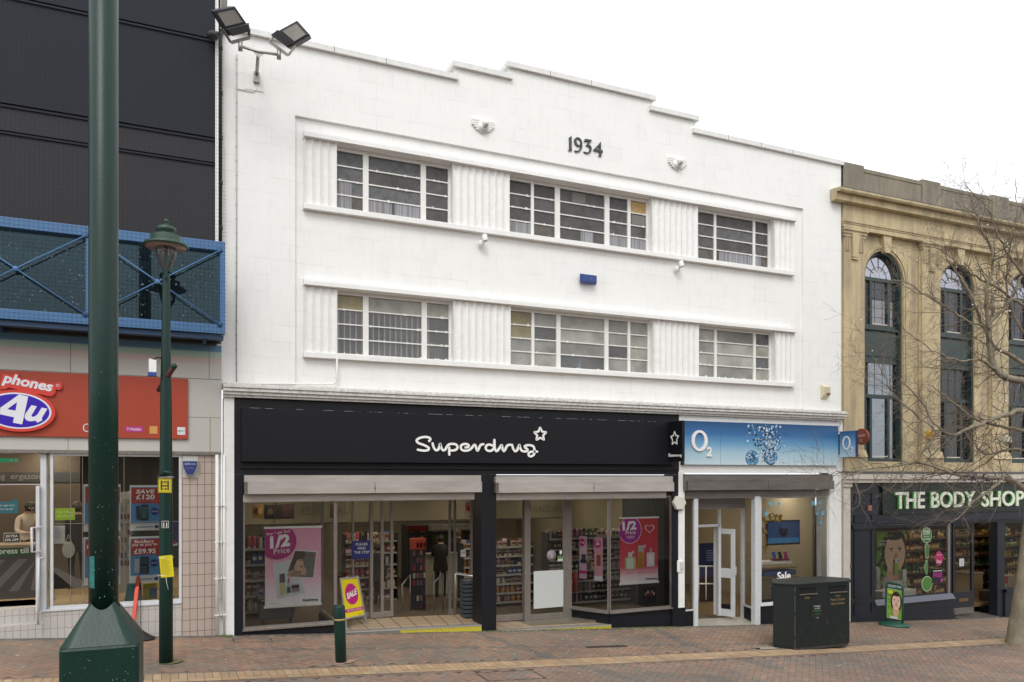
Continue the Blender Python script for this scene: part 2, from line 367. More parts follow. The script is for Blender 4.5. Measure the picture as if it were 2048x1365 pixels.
def inside_rec(x, z): return not any(a < x < b and c < z < d for a, b, c, d, f in wins)
mb = MB(); xs = [RX0, RX1] + [w[0] for w in wins] + [w[1] for w in wins]; zs = [CZ, RZ1] + [w[2] for w in wins] + [w[3] for w in wins]
grid_wall(mb, xs, zs, inside_rec, .06, .348, m_wall); mb.build('recessed_wall', WB, fix=False)
mb = MB()
for i, (a, b, z) in enumerate(levels):
    lap = .003 * (i % 2)
    mb.box(a + (0 if i else .01), b, -.07 - lap, .42 + lap, z - .1, z, m_cope)
    for q in range(1, int((b - a) / .95)):
        mb.box(a + q * .95 - .004, a + q * .95 + .004, -.0735, -.0705, z - .1, z, m_grout)
mb.build('parapet_coping', WB)
mb = MB(); mb.box(X(1684) - .03, X(1684) - .02, .36, 6, CZ, tops[4] - .6, m_wall); mb.box(X(443), X(1684) - .05, .36, 7, tops[0] - 1.4, tops[0] - 1.2, m_dark); mb.build('roof', WB)
for f, (zh, zs_) in enumerate(((6.03, 4.76), (3.40, 2.12))):
    zh += EYE; zs_ += EYE
    mb = MB(); mb.prism([(2.09, -.1, zh), (13.47, -.1, zh), (13.47, -.1, zh + .075), (2.09, -.1, zh + .075)], EN, .158, m_white)
    mb.prism([(2.09, -.055, zh + .075), (13.47, -.055, zh + .075), (13.47, -.055, zh + .12), (2.09, -.055, zh + .12)], EN, .114, m_white)
    mb.build('hood_moulding', WB)
    mb = MB(); mb.box(2.09, 13.47, -.055, .057, zs_, zs_ + .085, m_white); mb.box(2.09, 13.47, -.035, .056, zs_ + .0855, zs_ + .1, m_white); mb.build('sill_band', WB)
    panels = [(2.11, wins[3 * f][0] - .01, 4), (wins[3 * f][1] + .01, wins[3 * f + 1][0] - .01, 8), (wins[3 * f + 1][1] + .01, wins[3 * f + 2][0] - .01, 8), (wins[3 * f + 2][1] + .01, 13.45, 4)]
    for (a, b, nf) in panels:
        mb = MB(); V = []; Fc = []; N = nf * 12
        for i in range(N + 1):
            x = a + (b - a) * i / N; y = -.03 + .038 * abs(math.sin(math.pi * nf * i / N)) ** .8
            V += [(x, y, zs_ + .1), (x, y, zh)]
        Fc = [(2 * i, 2 * i + 2, 2 * i + 3, 2 * i + 1) for i in range(N)]
        mb.add(V, Fc, m_white); mb.box(a - .006, a, -.035, .056, zs_ + .1, zh, m_white); mb.box(b, b + .006, -.035, .056, zs_ + .1, zh, m_white); mb.build('fluted_panel', WB, fix=False)
mull = {0: [(731, 10), (846, 10)], 1: [(1064, 6), (1114, 11), (1213, 11), (1257, 7)], 2: [(1429, 6), (1507, 6)], 3: [(731, 10), (848, 10)], 4: [(1065, 6), (1116, 9), (1212, 9), (1257, 6)], 5: [(1430, 6), (1508, 6)]}
FY = .15
for wi, (a, b, c, d, f) in enumerate(wins):
    mb = MB(); mb.box(a, b, FY - .02, FY + .05, c, c + .035, m_frame); mb.box(a, b, FY - .02, FY + .05, d - .07, d, m_frame)
    mb.box(a, a + .03, FY - .023, FY + .052, c + .02, d - .05, m_frame); mb.box(b - .035, b, FY - .023, FY + .052, c + .02, d - .05, m_frame)
    ms = [(X(p, FY), w * .0105) for p, w in mull[wi]]
    for x, w in ms: mb.box(x - w / 2, x + w / 2, FY - .026, FY + .05, c + .01, d - .05, m_frame)
    zz = [c + .035 + (d - .07 - c - .035) * k / 4 for k in range(5)]
    ex = [a + .03] + [q for x, w in ms for q in (x - w / 2, x + w / 2)] + [b - .035]; cells = [(ex[i], ex[i + 1]) for i in range(0, len(ex), 2)]
    for z in zz[1:4]:
        for (p, q) in cells:   # glazing bars sag and peel a little
            mb.box(p, q, FY - .01, FY + .03, z - .010, z + .011, m_frame)
    for _ in range(26):
        p, q = R_.choice(cells); x = R_.uniform(p, q); z = R_.choice(zz[:4]); mb.box(x, x + R_.uniform(.01, .05), FY - .012, FY, z - .02, z + R_.uniform(.012, .03), m_frame)
    wo_ = mb.build('window', WB)
    # panes
    gm = MB()
    for ci, (p, q) in enumerate(cells):
        for k in range(4):
            if wi == 1 and ci == 4 and k == 3:
                mt = mat('chipboard', (.42, .26, .10), .8, noise=.9, nscale=22, color2=(.60, .45, .22))
            elif f == 0: mt = R_.choice(g_top[:3]) if k else R_.choice(g_top[2:])
            else:
                mt = R_.choice(g_low[:3])
                if (wi, ci, k) in ((3, 0, 3), (4, 0, 2), (4, 0, 3)): mt = g_low[3]  # these panes carry a lamp's yellow glow in their colour
                if wi == 3 and k < 3: mt = g_low[2]
            gm.add([(p, FY + .012, zz[k] + .01), (q, FY + .012, zz[k] + .01), (q, FY + .012, zz[k + 1] - .01), (p, FY + .012, zz[k + 1] - .01)], [(0, 1, 2, 3)], mt)
    gm.build('pane', wo_, fix=False)
    m_cur = mat('streaky_curtain', (.15, .14, .13), .8, noise=1, nscale=2, color2=(.38, .39, .43), stretch=(16, 1, .25))
    if f == 0:   # streaky sun-bleached curtain behind the bottom rows, paper patches
        cm = MB(); cols = ['8f97b5', 'a9afc4', '8f8068', '7c7872', '98a0b8', 'b9bcc4', '6e6a66', '76726e', '6e6a66', '807c78']
        spans = {0: lambda: [(a + .04, a + .3, 2), (cells[1][0], cells[1][0] + .45, 1), (cells[1][1] - .5, cells[1][1], 1)], 1: lambda: [(cells[0][0], cells[0][1], 1), (cells[2][0] + .5, cells[2][0] + .8, 1), (cells[3][0], cells[4][1], 1)], 2: lambda: [(cells[0][0], cells[0][0] + .12, 2), (cells[1][0] + .1, cells[1][1], 1), (cells[2][0], cells[2][1] - .2, 1)]}[wi]()
        for (p, q, rows) in spans:
            x = p; cm = MB()
            while x < q:
                w = q - p; cm.box(x, q, FY + .005, FY + .009, zz[0] + .01, zz[rows] - .012, m_cur); x += w
            cm.build('curtain', wo_)
        cm = MB()
        if wi == 1:
            for (p, q, k, l) in ((.30, .62, 3, 0), (1.75, 2.1, 2, 1)):
                cm.box(cells[2][0] + p, cells[2][0] + q, FY + .005, FY + .008, zz[k] + .03, zz[k + 1] - .03, col('8d8d86', .8, .7))
        if wi == 1: cm.build('paper_patch', wo_)
    elif wi == 3:
        cm = MB(); x = a + .06
        while x < b - .4: cm.box(x, x + .026, FY + .09, FY + .11, c + .02, d - .08, m_white); x += .108
        cm.build('security_bars', wo_)
    m_room = m_room1 if f else MC['dim_room_wall']; rm = MB(); rm.box(a - .3, b + .3, FY + .9, FY + .95, c - .2, d + .2, m_room); rm.box(a - .3, b + .3, .36, FY + .9, c - .25, c - .2, m_room)
    rm.box(a - .3, b + .3, .36, FY + .9, d + .2, d + .25, m_room); rm.box(a - .35, a - .3, .36, FY + .95, c - .2, d + .2, m_room); rm.box(b + .3, b + .35, .36, FY + .95, c - .2, d + .2, m_room)
    rm.build('room_lining', wo_)
# bits on the first-floor sills
for (px, py, w, h, hx, nm, lb) in ((1131, 706, .34, .09, '2f5fae', 'storage_tray', 'blue plastic tray on a dark crate behind the middle first-floor window'), (1134, 727, .36, .17, '3a3c40', 'storage_crate', 'dark grey crate with blue rim on the middle first-floor windowsill')):
    p = PT(px, py, .4); mb = MB(); mb.box(p.x - w / 2, p.x + w / 2, .34, .5, p.z - h / 2, p.z + h / 2, col(hx)); mb.box(p.x - w / 2 - .02, p.x + w / 2 + .02, .33, .51, p.z + h / 2, p.z + h / 2 + .05, col('2f5fae')); tag(mb.build(nm, bevel=.008), lb, 'storage box')
for i, (px, py, hx) in enumerate(((1153, 731, '3aa6b8'), (1159, 733, 'dfe5ea'))):
    p = PT(px, py, .34); mb = MB(); mb.lathe((p.x, .34, p.z - .09), [(.03, 0), (.034, .01), (.034, .11), (.02, .14), (.012, .15), (.012, .19), (.02, .2)], 14, col(hx))
    tag(mb.build('cleaning_bottle'), ('turquoise' if i == 0 else 'white') + ' cleaning bottle standing behind the middle first-floor window', 'bottle')
# cornice over the shops
mb = MB(); zc = [Z(447, y, -.15) for y in (769.5, 774.3, 781.5, 788.2, 793.0)]
xr = X(1697, -.2); xl = X(446, -.1)
for i, (dy, ins) in enumerate(((-.20, 0), (-.175, .02), (-.135, .06), (-.095, .1))):
    mb.box(xl, xr - ins, dy, .0, zc[i + 1], zc[i] - .006, m_corn)
mb.box(xl, xr - .12, -.165, 0, zc[0] - .006, zc[0] - .005, m_corn)
mb.box(xl, X(1684), -.15, .002, zc[0] - .005, zc[0] + .03, m_corn)
mb.build('cornice', WB)
ZC = zc[4]
# ground-floor structure
x468, x484, x962, x992, x1344, x1357, x1370 = X(468), X(486), X(962), X(992), X(1344), X(1357), X(1370)
zS1, zP1, zP2, zG = Z(700, 952), Z(700, 964), Z(700, 986), Z(700, 1003)
mb = MB(); mb.box(X(447), x468, -.03, .3, g(.9) - .1, ZC, m_white); mb.build('pilaster', WB)
mb = MB(); mb.box(x468, x1357, -.02, .3, zS1 + .03, ZC, m_black); mb.box(x468 + .1, x1357 - .03, -.06, -.02, zS1 + .13, zS1 + .16, m_black); mb.build('fascia', WB)
mb = MB(); mb.box(x1357, X(1684), -.02, .3, Z(1500, 946), ZC, m_white); mb.build('fascia', WB)
mb = MB(); mb.box(x468, x484, -.022, .3, g(1.1) - .1, zS1 + .029, m_black); mb.build('column', WB, bevel=.006)
mb = MB(); mb.box(x962, x992, -.022, .47, g(5.6) - .1, zS1 + .029, m_black); mb.build('column', WB, bevel=.006)
mb = MB(); mb.box(x1344, x1370, -.022, .3, g(10.2) - .1, zS1 + .029, m_black); mb.build('column', WB, bevel=.006)
def shutter(xa, xb, zt, zm, zb, zg, m, seams):
    mb = MB(); mb.box(xa, xb, -.12, .2, zm, zt, m); mb.box(xa + .05, xb, -.165, .2, zb, zm - .002, m); mb.box(xa, xa + .048, -.12, .2, zb - .01, zm - .002, m_steel2)
    mb.box(xa, xb, -.1, .2, zt, zt + .02, m_black)
    for s in seams:
        mb.box(s - .004, s + .004, -.1675, -.1655, zb, zm - .01, m_dark); mb.box(s - .012, s + .012, -.169, -.166, (zb + zm) / 2 - .03, (zb + zm) / 2, m_dark)
    for q in (xa + .08, xb - .03):
        for z in (zb + .03, zm - .04): mb.box(q - .006, q + .006, -.1675, -.1655, z, z + .012, m_dark)
    p = mb.build('shutter_box', WB, bevel=.004)
    mb = MB(); mb.box(xa - .03, xb - .1, -.015, .19, zg, zb - .012, m)
    for q in range(5): mb.box(xa + .3 + q * .8, xa + .308 + q * .8, -.017, -.0155, zg + .02, zg + .03, m_dark)
    mb.box(xa - .02, xb - .12, -.018, .0, zg, zg + .012, m_alu); mb.build('shutter_guide', p)
shutter(X(489, -.14), X(963, -.14), Z(700, 951, -.12), Z(700, 964, -.12), Z(700, 987, -.16), zG, m_steel, [X(746)])
shutter(X(992.5, -.14), X(1347, -.14), Z(1170, 953, -.12), Z(1170, 965, -.12), Z(1170, 984.5, -.16), Z(1170, 999), m_steel, [X(1180)])
shutter(X(1371, -.14), X(1667, -.14), Z(1500, 951, -.12), Z(1500, 962, -.12), Z(1500, 980, -.16), Z(1500, 996), m_steel2, [X(1527)])
# ------------------------------------------------------------------ pharmacy shopfront: two windows, two lobbies
FL1 = lambda x: EYE - 2.825 - .030 * (x - 2.7)      # tiled lobby floor
FL2 = lambda x: EYE - 3.055 - .03 * (x - 5.85)
LY = 1.25
xw = 2.67; zs1 = EYE - 2.66; ztop = zG + .05
def frame_rect(mb, p0, p1, z0, z1, t, m, d=.05, bot=None, top=None):
    """vertical glazed frame between plan points p0,p1"""
    a = Vector((*p0, 0)); b = Vector((*p1, 0)); r = (b - a).normalized(); n = Vector((r.y, -r.x, 0)); L = (b - a).length
    bot = bot or t; top = top or t
    mb.obox(a + r * t / 2 + Vector((0, 0, z0)), r, n, EZ, t, d, z1 - z0, m); mb.obox(b - r * t / 2 + Vector((0, 0, z0)), r, n, EZ, t, d, z1 - z0, m)
    c = (a + b) / 2
    mb.obox(c + Vector((0, 0, z0)), r, n, EZ, L - 2 * t, d * .96, bot, m); mb.obox(c + Vector((0, 0, z1 - top)), r, n, EZ, L - 2 * t, d * .96, top, m)
def pane(mb, p0, p1, z0, z1, m=None):
    mb.add([(*p0, z0), (*p1, z0), (*p1, z1), (*p0, z1)], [(0, 1, 2, 3)], m or g_shop)
def display_window(pts, z0, z1, riser_g, name='shop_window', mf=m_alu, t=.035, mullions=()):
    mb = MB()
    for i in range(len(pts) - 1): frame_rect(mb, pts[i], pts[i + 1], z0, z1, t if i == 0 else t * .6, mf, .06, bot=.05)
    mb2 = MB()
    for i in range(len(pts) - 1): pane(mb2, pts[i], pts[i + 1], z0 + .05, z1 - .02)
    mb3 = MB()
    for i in range(len(pts) - 1):
        a = Vector((*pts[i], 0)); b = Vector((*pts[i + 1], 0)); r = (b - a).normalized(); n = Vector((r.y, -r.x, 0))
        mb3.prism([a + n * .02 + EZ * (riser_g(a.x) - .1), b + n * .02 + EZ * (riser_g(b.x) - .1), b + n * .02 + EZ * z0, a + n * .02 + EZ * z0], n, .08, m_black)
        mb.obox((a + b) / 2 + n * .03 + EZ * (z0 - .02), r, n, EZ, (b - a).length + .02, .1, .03, mf)
    w = mb.build(name, WB); mb2.build('pane', w, fix=False); mb3.build('stall_riser', w); return w
display_window([(x484, .05), (xw, .05), (2.63, LY)], zs1, ztop, g)
display_window([(7.93, .94), (8.42, .05), (x1344, .05)], EYE - 2.885, Z(1170, 999) + .05, g)
# lobby floors of beige tile with nosing and yellow riser
def lobby(quad, fl, nx, name='lobby_floor'):
    (xa, xb, xc, xd, yb) = quad; mb = MB()
    def q(u, v): x0 = xa + (xd - xa) * v; x1 = xb + (xc - xb) * v; x = x0 + (x1 - x0) * u; return Vector((x, .14 + (yb - .14) * v, fl(x)))
    mb.prism([q(0, 1) - EZ * .003, q(1, 1) - EZ * .003, q(1, 0) - EZ * .003, q(0, 0) - EZ * .003], EZ, .2, m_grout)
    for i in range(nx):
        for j in range(4):
            e = .012; a, b = i / nx + e / 3, (i + 1) / nx - e / 3; c, d = j / 4 + e / 2, (j + 1) / 4 - e / 2
            mb.add([q(a, c), q(b, c), q(b, d), q(a, d)], [(0, 1, 2, 3)], m_tile)
    r = mb.build(name, WB, fix=False)
    mb = MB(); mb.prism([(xa, -.02, fl(xa) + .003), (xb, -.02, fl(xb) + .003), (xb, .14, fl(xb) + .003), (xa, .14, fl(xa) + .003)], EZ, .03, m_concrete)
    mb.prism([(xa, -.035, fl(xa) + .005), (xb, -.035, fl(xb) + .005), (xb, -.02, fl(xb) + .005), (xa, -.02, fl(xa) + .005)], EZ, .02, m_steel); mb.build('step_nosing', r)
    mb = MB(); xm = xa + (xb - xa) * .42
    mb.prism([(xm, -.03, g(xm) - .03), (xb, -.03, g(xb) - .03), (xb, -.03, fl(xb) - .02), (xm, -.03, fl(xm) - .02)], EN, .06, m_yellow)
    mb.prism([(xa, -.028, g(xa) - .03), (xm, -.028, g(xm) - .03), (xm, -.028, fl(xm) - .02), (xa, -.028, fl(xa) - .02)], EN, .06, m_concrete); mb.build('step_riser', r)
lobby((xw, x962, 5.7, 2.63, LY), FL1, 9)
lobby((x992, 8.42, 7.93, x992, .92), FL2, 8)
def door_leaf(xa, xb, y, z0, z1, t=.05, bot=.11, name='door', parent=None, m=None, gm=None):
    mb = MB(); frame_rect(mb, (xa, y), (xb, y), z0, z1, t, m or m_alu, .05, bot=bot, top=.06); d = mb.build(name, parent or WB, bevel=.003)
    mb = MB(); pane(mb, (xa + t, y), (xb - t, y), z0 + bot, z1 - .06, gm); mb.build('pane', d, fix=False); return d
dz = lambda x: FL1(x) + .005
door_leaf(X(651, LY), X(707, LY), LY - .02, dz(2.9), ztop, .03)
door_leaf(X(704, LY), X(742, LY), LY + .02, dz(3.2), ztop, .035)
door_leaf(X(739, LY), X(766, LY), LY - .04, dz(3.4), ztop, .06)
door_leaf(X(762, LY), X(787, LY), LY + .03, dz(3.6), ztop, .06)
door_leaf(X(897, LY), X(912, LY), LY, dz(5), ztop, .05)
L2 = .90
door_leaf(x992 - .2, X(1049, L2), L2, FL2(6) + .005, Z(1170, 999) + .05, .05, .13)
door_leaf(X(1047, L2), X(1131, L2), L2 - .03, FL2(6.8) + .005, Z(1170, 999) + .05, .09, .12)
mb = MB(); mb.box(X(1129, L2), X(1141, L2), L2 - .06, L2 + .03, FL2(7.7), ztop, m_alu); mb.build('door_post', WB)
mb = MB(); mb.box(X(1046, L2), X(1058, L2), L2 - .08, L2 - .056, FL2(6.7), ztop, m_alu); mb.build('door_post', WB)
# ------------------------------------------------------------------ the other phone shop (right bay of the white building)
YO = .05
wp = MB()   # right pilaster
wp.box(X(1657), X(1681), -.03, .3, g(15) - .1, Z(1500, 946) + .0, m_white); wp.box(X(1664), X(1674), -.045, -.03, g(15) - .1, Z(1500, 946) + .0, m_white); wp.build('pilaster', WB)
m_black2 = m_black; m_wframe = mat('white_shopfront_frame', (.62, .64, .66), .35, noise=.3, nscale=6)
zo = Z(1500, 996)
w = display_window([(X(1518, YO), YO), (X(1657, YO), YO)], EYE - 3.0, zo + .03, g, mf=m_wframe, t=.05)
mb = MB(); mb.box(X(1639), X(1646), .06, .1, EYE - 2.95, zo, m_wframe); mb.build('mullion', w)
# narrow side light left of the door
mb = MB(); frame_rect(mb, (x1370, YO), (X(1388, YO), YO), Z(1378, 1223), zo + .03, .03, m_wframe); sw = mb.build('side_light', WB)
mb = MB(); pane(mb, (x1370, YO), (X(1388, YO), YO), Z(1378, 1223), zo); mb.build('pane', sw, fix=False)
mb = MB(); mb.box(x1370, X(1388), .03, .12, g(10.5) - .1, Z(1378, 1223) - .003, m_black); mb.build('stall_riser', sw)
mb = MB(); mb.box(X(1387, .02), X(1395, .02), -.01, .12, g(10.7) - .1, zo + .03, m_wframe); mb.build('door_post', WB, bevel=.005)
mb = MB(); mb.box(X(1508, .02), X(1518.5, .02), -.02, .12, g(12.3) - .1, zo + .03, m_wframe); mb.build('door_post', WB, bevel=.005)
# recess: angled glazed side from the front post back to the door post
xb_, yb_ = X(1487, .62), .62
xf_, yf_ = X(1509, .06), .06
mb = MB(); frame_rect(mb, (xb_, yb_), (xf_, yf_), EYE - 3.1, zo + .03, .045, m_wframe); sg = mb.build('side_light', WB)
mb = MB(); pane(mb, (xb_, yb_), (xf_, yf_), EYE - 3.1, zo); mb.build('pane', sg, fix=False)
mb = MB(); mb.prism([(xb_, yb_, g(12) - .1), (xf_, yf_, g(12) - .1), (xf_, yf_, EYE - 3.1), (xb_, yb_, EYE - 3.1)], Vector((-.9, -.4, 0)).normalized(), .06, m_black); mb.build('stall_riser', sg)
mb = MB(); mb.box(xb_ - .04, xb_ + .04, yb_ - .02, yb_ + .06, g(12) - .1, zo + .03, m_wframe); mb.build('door_post', WB)
# little roller shutter over the door, transom
zt1 = Z(1440, 1018, .6)
mb = MB(); xa = X(1395, .6)
for k in range(7):
    z = zt1 + k * (zo - zt1) / 7; mb.box(xa, xb_, .56 + .006 * (k % 2), .7, z + .003, z + (zo - zt1) / 7, mat('grey_shutter_slats', (.33, .31, .31), .5))
mb.build('door_shutter', WB)
mb = MB(); zz_ = Z(1410, 1052, .7); mb.box(xa, X(1437, .7), .66, .72, zz_ - .03, zz_ + .03, m_wframe); mb.box(X(1435, .7), X(1440, .7), .66, .72, EYE - 3.3, zt1, m_wframe); mb.build('transom', WB)
# pale threshold floor
m_lino = mat('pale_vinyl_floor', (.40, .38, .32), .45, noise=.4, nscale=6)
mb = MB(); xl0, xr0 = X(1395), X(1509)
mb.prism([(xl0, -.01, g(10.8) + .004), (xr0, -.01, g(12.2) + .004), (xb_ + .1, .7, g(12) + .03), (xl0, .7, g(10.9) + .03)], EZ, .12, m_lino); mb.build('entrance_floor', WB)
# open glazed door, hinged at the back post, standing ajar
pA = PT(1428, 1220, .8); A = Vector((X(1428, .85), .85, 0)); B = Vector((X(1470, .35), .35, 0))
mb = MB(); r = (B - A).normalized(); n = Vector((r.y, -r.x, 0)); L = (B - A).length; zd0 = EYE - 3.30; zd1 = Z(1450, 1058, .6); zm = Z(1450, 1147, .6)
for a_ in (.05, L - .05): mb.obox(A + r * a_ + EZ * zd0, r, n, EZ, .1, .045, zd1 - zd0, m_wframe)
for (q0, q1) in ((0, .16), (zm - zd0 - .1, zm - zd0 + .12), (zd1 - zd0 - .12, zd1 - zd0)): mb.obox(A + r * L / 2 + EZ * (zd0 + q0), r, n, EZ, L - .2, .043, q1 - q0, m_wframe)
mb.obox(A + r * L / 2 + EZ * (zd0 + .18), r, n, EZ, L - .22, .03, .1, m_black)
dr = mb.build('door', WB, bevel=.004)
mb = MB(); pane(mb, (A.x, A.y), (B.x, B.y), zd0 + .28, zd1 - .12); mb.build('pane', dr, fix=False)
mb = MB(); q = A + r * (L - .05) - n * .04; mb.tube([q + EZ * (zm - .35), q - n * .04 + EZ * (zm - .3), q - n * .04 + EZ * (zm - .02), q + EZ * (zm + .02)], .011, 8, m_black)
mb.obox(A + r * (L - .01) + EZ * (zm - .02), r, n, EZ, .06, .07, .2, m_wframe); mb.build('handle', dr)
# ------------------------------------------------------------------ signs on the white building
m_let = mat('white_letters', (.82, .82, .80), .4)
sx0, sx1, sz0, sz1 = X(483.5, -.13), X(1352, -.13), Z(483.5, 923.5, -.13), Z(483.5, 815, -.13)
SGN = thing('shop_sign', 'wide black fascia sign with white script lettering and outlined star', 'sign', (sx0, -.13, sz0))
mb = MB(); mb.box(sx0, sx1, -.13, -.022, sz0, sz1, m_sign); mb.build('panel', SGN, bevel=.004)
mb = MB()
for _ in range(40):
    x = R_.uniform(sx0 + .1, sx1 - .5); mb.box(x, x + R_.uniform(.03, .2), -.1315, -.1295, sz1 - .008, sz1 - .003, mat('scratched_edge', (.3, .3, .3), .6))
mb.build('edge_scuff', SGN)['kind'] = 'stuff'
def px_map(x0, y0, sc, Y):
    return lambda q: (lambda p: (p.x, p.z))(PT(x0 + q[0] / sc, y0 + q[1] / sc, Y))
SC = 2048 / 300
script = [  # strokes traced on the enlarged sign
 [(328, 360), (345, 335), (325, 312), (275, 303), (215, 312), (170, 335), (158, 360), (185, 388), (245, 410), (295, 432), (323, 458), (310, 482), (255, 490), (175, 478)],
 [(375, 392), (388, 440), (410, 478), (432, 485), (455, 470), (470, 430), (480, 396), (490, 440), (505, 475), (528, 485), (552, 470), (575, 430), (605, 404), (650, 398), (695, 408), (713, 435), (705, 468), (665, 486), (605, 488)],
 [(602, 450), (602, 545)],
 [(825, 447), (860, 440), (868, 418), (840, 401), (795, 402), (765, 422), (762, 458), (785, 485), (835, 491), (885, 475), (920, 440), (945, 412), (962, 425), (972, 465), (985, 491), (1003, 470), (1020, 430), (1042, 408), (1068, 402)],
 [(1190, 420), (1150, 408), (1115, 418), (1100, 450), (1112, 482), (1155, 495), (1195, 478), (1215, 430), (1218, 345)],
 [(1218, 345), (1220, 430), (1228, 475), (1245, 497), (1270, 480), (1295, 445), (1318, 415), (1325, 450), (1335, 485), (1350, 497), (1368, 470), (1385, 435), (1405, 415), (1432, 410)],
 [(1458, 412), (1470, 455), (1490, 492), (1512, 497), (1532, 475), (1548, 440), (1560, 412), (1568, 450), (1585, 485), (1615, 500), (1650, 500), (1672, 480), (1655, 462), (1632, 440), (1650, 420), (1700, 416), (1745, 430), (1762, 465), (1765, 510), (1755, 545), (1720, 568), (1690, 560), (1682, 535), (1700, 512), (1745, 503), (1800, 503)]]
f = px_map(810, 830, SC, -.14); k0 = f((1000, 450)); k1 = f((1030, 450)); lw = (k1[0] - k0[0])
mb = MB()
for sdx, st in enumerate(script): mb.stroke([f(q) for q in catmull(st, 6)], lw * .95, (0, -.131, 0), EX, EZ, EN, .022 + .001 * sdx, m_let)
mb.build('lettering', SGN, fix=False)
star = []
cx_, cy_ = 1844, 268
for i in range(10):
    a = -math.pi / 2 + math.pi * i / 5; rr = (98, 44)[i % 2]; star.append((cx_ + rr * math.cos(a) * .93, cy_ + rr * math.sin(a) + 0))
def soften(p, cx, cy):
    out = []
    for i in range(len(p)):
        a, b, c = p[i - 1], p[i], p[(i + 1) % len(p)]
        out += [tuple(b[k] * .8 + a[k] * .2 for k in (0, 1)), tuple(b[k] * .93 + (a[k] + c[k]) * .035 for k in (0, 1)), tuple(b[k] * .8 + c[k] * .2 for k in (0, 1))]
    return out
mb = MB(); mb.stroke([f(q) for q in soften(star, cx_, cy_)], lw * .82, (0, -.131, 0), EX, EZ, EN, .022, m_let, closed=True); mb.build('star', SGN, fix=False)
# projecting black sign, seen edge-on from the left
xp = X(1363, -.6); yA, yB = -.10, -.62
pzt, pzb = Z(1363, 841, yB), Z(1363, 923, yB)
PS = thing('projecting_sign', 'black box sign with white star projecting between the two shopfronts', 'sign', (xp, -.1, pzb))
mb = MB(); mb.box(xp - .0, xp + .07, yB, yA, pzb, pzt, m_sign); mb.build('box', PS, bevel=.006)
mb = MB(); mb.box(xp + .01, xp + .06, yA, -.02, pzb + .1, pzb + .16, m_sign); mb.box(xp + .01, xp + .06, yA, -.02, pzt - .16, pzt - .1, m_sign); mb.build('bracket', PS)
mb = MB(); Nl = Vector((-1, 0, 0)); Ry = Vector((0, -1, 0)); o = Vector((xp - .001, -.36, (pzt + pzb) / 2 + .06))
st = []
for i in range(10):
    a = math.pi / 2 - math.pi * i / 5; rr = (.155, .075)[i % 2]; st.append((rr * math.cos(a), rr * math.sin(a)))
mb.stroke(soften(st, 0, 0), .028, o, Ry, EZ, Nl, .004, m_let, closed=True); mb.build('star', PS, fix=False)
mb = MB(); allp = [q for s_ in script for q in s_]; xs_ = [q[0] for q in allp]
for s_ in script: mb.stroke([((q[0] - 980) / 1650 * .47, -(q[1] - 450) / 1650 * .47 * 1.05) for q in catmull(s_, 4)], .018, (xp - .001, -.375, pzb + .125), Ry, EZ, Nl, .004, m_let, cap=0)
mb.build('lettering', PS, fix=False)
# blue sign of the second phone shop
def ramp_mat(name, z0, z1, stops, rough=.35):
    m = bpy.data.materials.new(name); m.use_nodes = True; n = m.node_tree; b = n.nodes['Principled BSDF']; b.inputs['Roughness'].default_value = rough
    geo = n.nodes.new('ShaderNodeNewGeometry'); sp = n.nodes.new('ShaderNodeSeparateXYZ'); mr = n.nodes.new('ShaderNodeMapRange'); mr.inputs[1].default_value = z0; mr.inputs[2].default_value = z1
    rp = n.nodes.new('ShaderNodeValToRGB'); n.links.new(geo.outputs['Position'], sp.inputs[0]); n.links.new(sp.outputs[2], mr.inputs[0]); n.links.new(mr.outputs[0], rp.inputs[0])
    e = rp.color_ramp.elements
    e[0].position = stops[0][0]; e[1].position = stops[-1][0]
    for (p, c) in stops[1:-1]: e.new(p)
    for i, (p, c) in enumerate(stops): e[i].color = (*s2l(tuple(int(c[k:k + 2], 16) / 255 for k in (0, 2, 4))), 1)
    n.links.new(rp.outputs[0], b.inputs['Base Color']); return m
ox0, ox1 = X(1369, -.1), X(1677, -.1); oz0, oz1 = Z(1520, 930.5, -.1), Z(1377, 842, -.1)
BS = thing('shop_sign', 'long blue gradient fascia sign printed with rising water bubbles', 'sign', (ox0, -.1, oz0))
m_blue = ramp_mat('printed_blue_fade', oz0, oz1, [(0, 'bccfd6'), (.28, '9dbccb'), (.5, '6396bb'), (.72, '35699c'), (1, '214a76')])
mb = MB(); mb.box(ox0, ox1, -.1, -.022, oz0, oz1, m_blue)
for px in (1435, 1620): mb.box(X(px) - .003, X(px) + .003, -.1015, -.099, oz0, oz1, col('44708f'))
mb.box(ox0 - .05, ox0 - .001, -.08, -.022, oz0 - .01, oz0 + .15, col('1a2c50')); mb.build('panel', BS)
def ring(mb, cx, cz, rx, rz, w, Y, Rv, Uv, N, d, m, n=40):
    mb.stroke([(rx * math.cos(2 * math.pi * i / n), rz * math.sin(2 * math.pi * i / n)) for i in range(n)], w, (cx, Y, cz), Rv, Uv, N, d, m, closed=True)
m_let2 = mat('cream_white_letters', (.78, .76, .74), .4)
p = PT(1398, 882, -.1); s = PT(1414, 882, -.1).x - PT(1382, 882, -.1).x; hh = (Z(1398, 861, -.1) - Z(1398, 903, -.1))
mb = MB(); n_ = 44; Pout = [(s * .5 * math.cos(2 * math.pi * i / n_), hh * .5 * math.sin(2 * math.pi * i / n_)) for i in range(n_)]; Pin = [(s * .31 * math.cos(2 * math.pi * i / n_), hh * .385 * math.sin(2 * math.pi * i / n_)) for i in range(n_)]
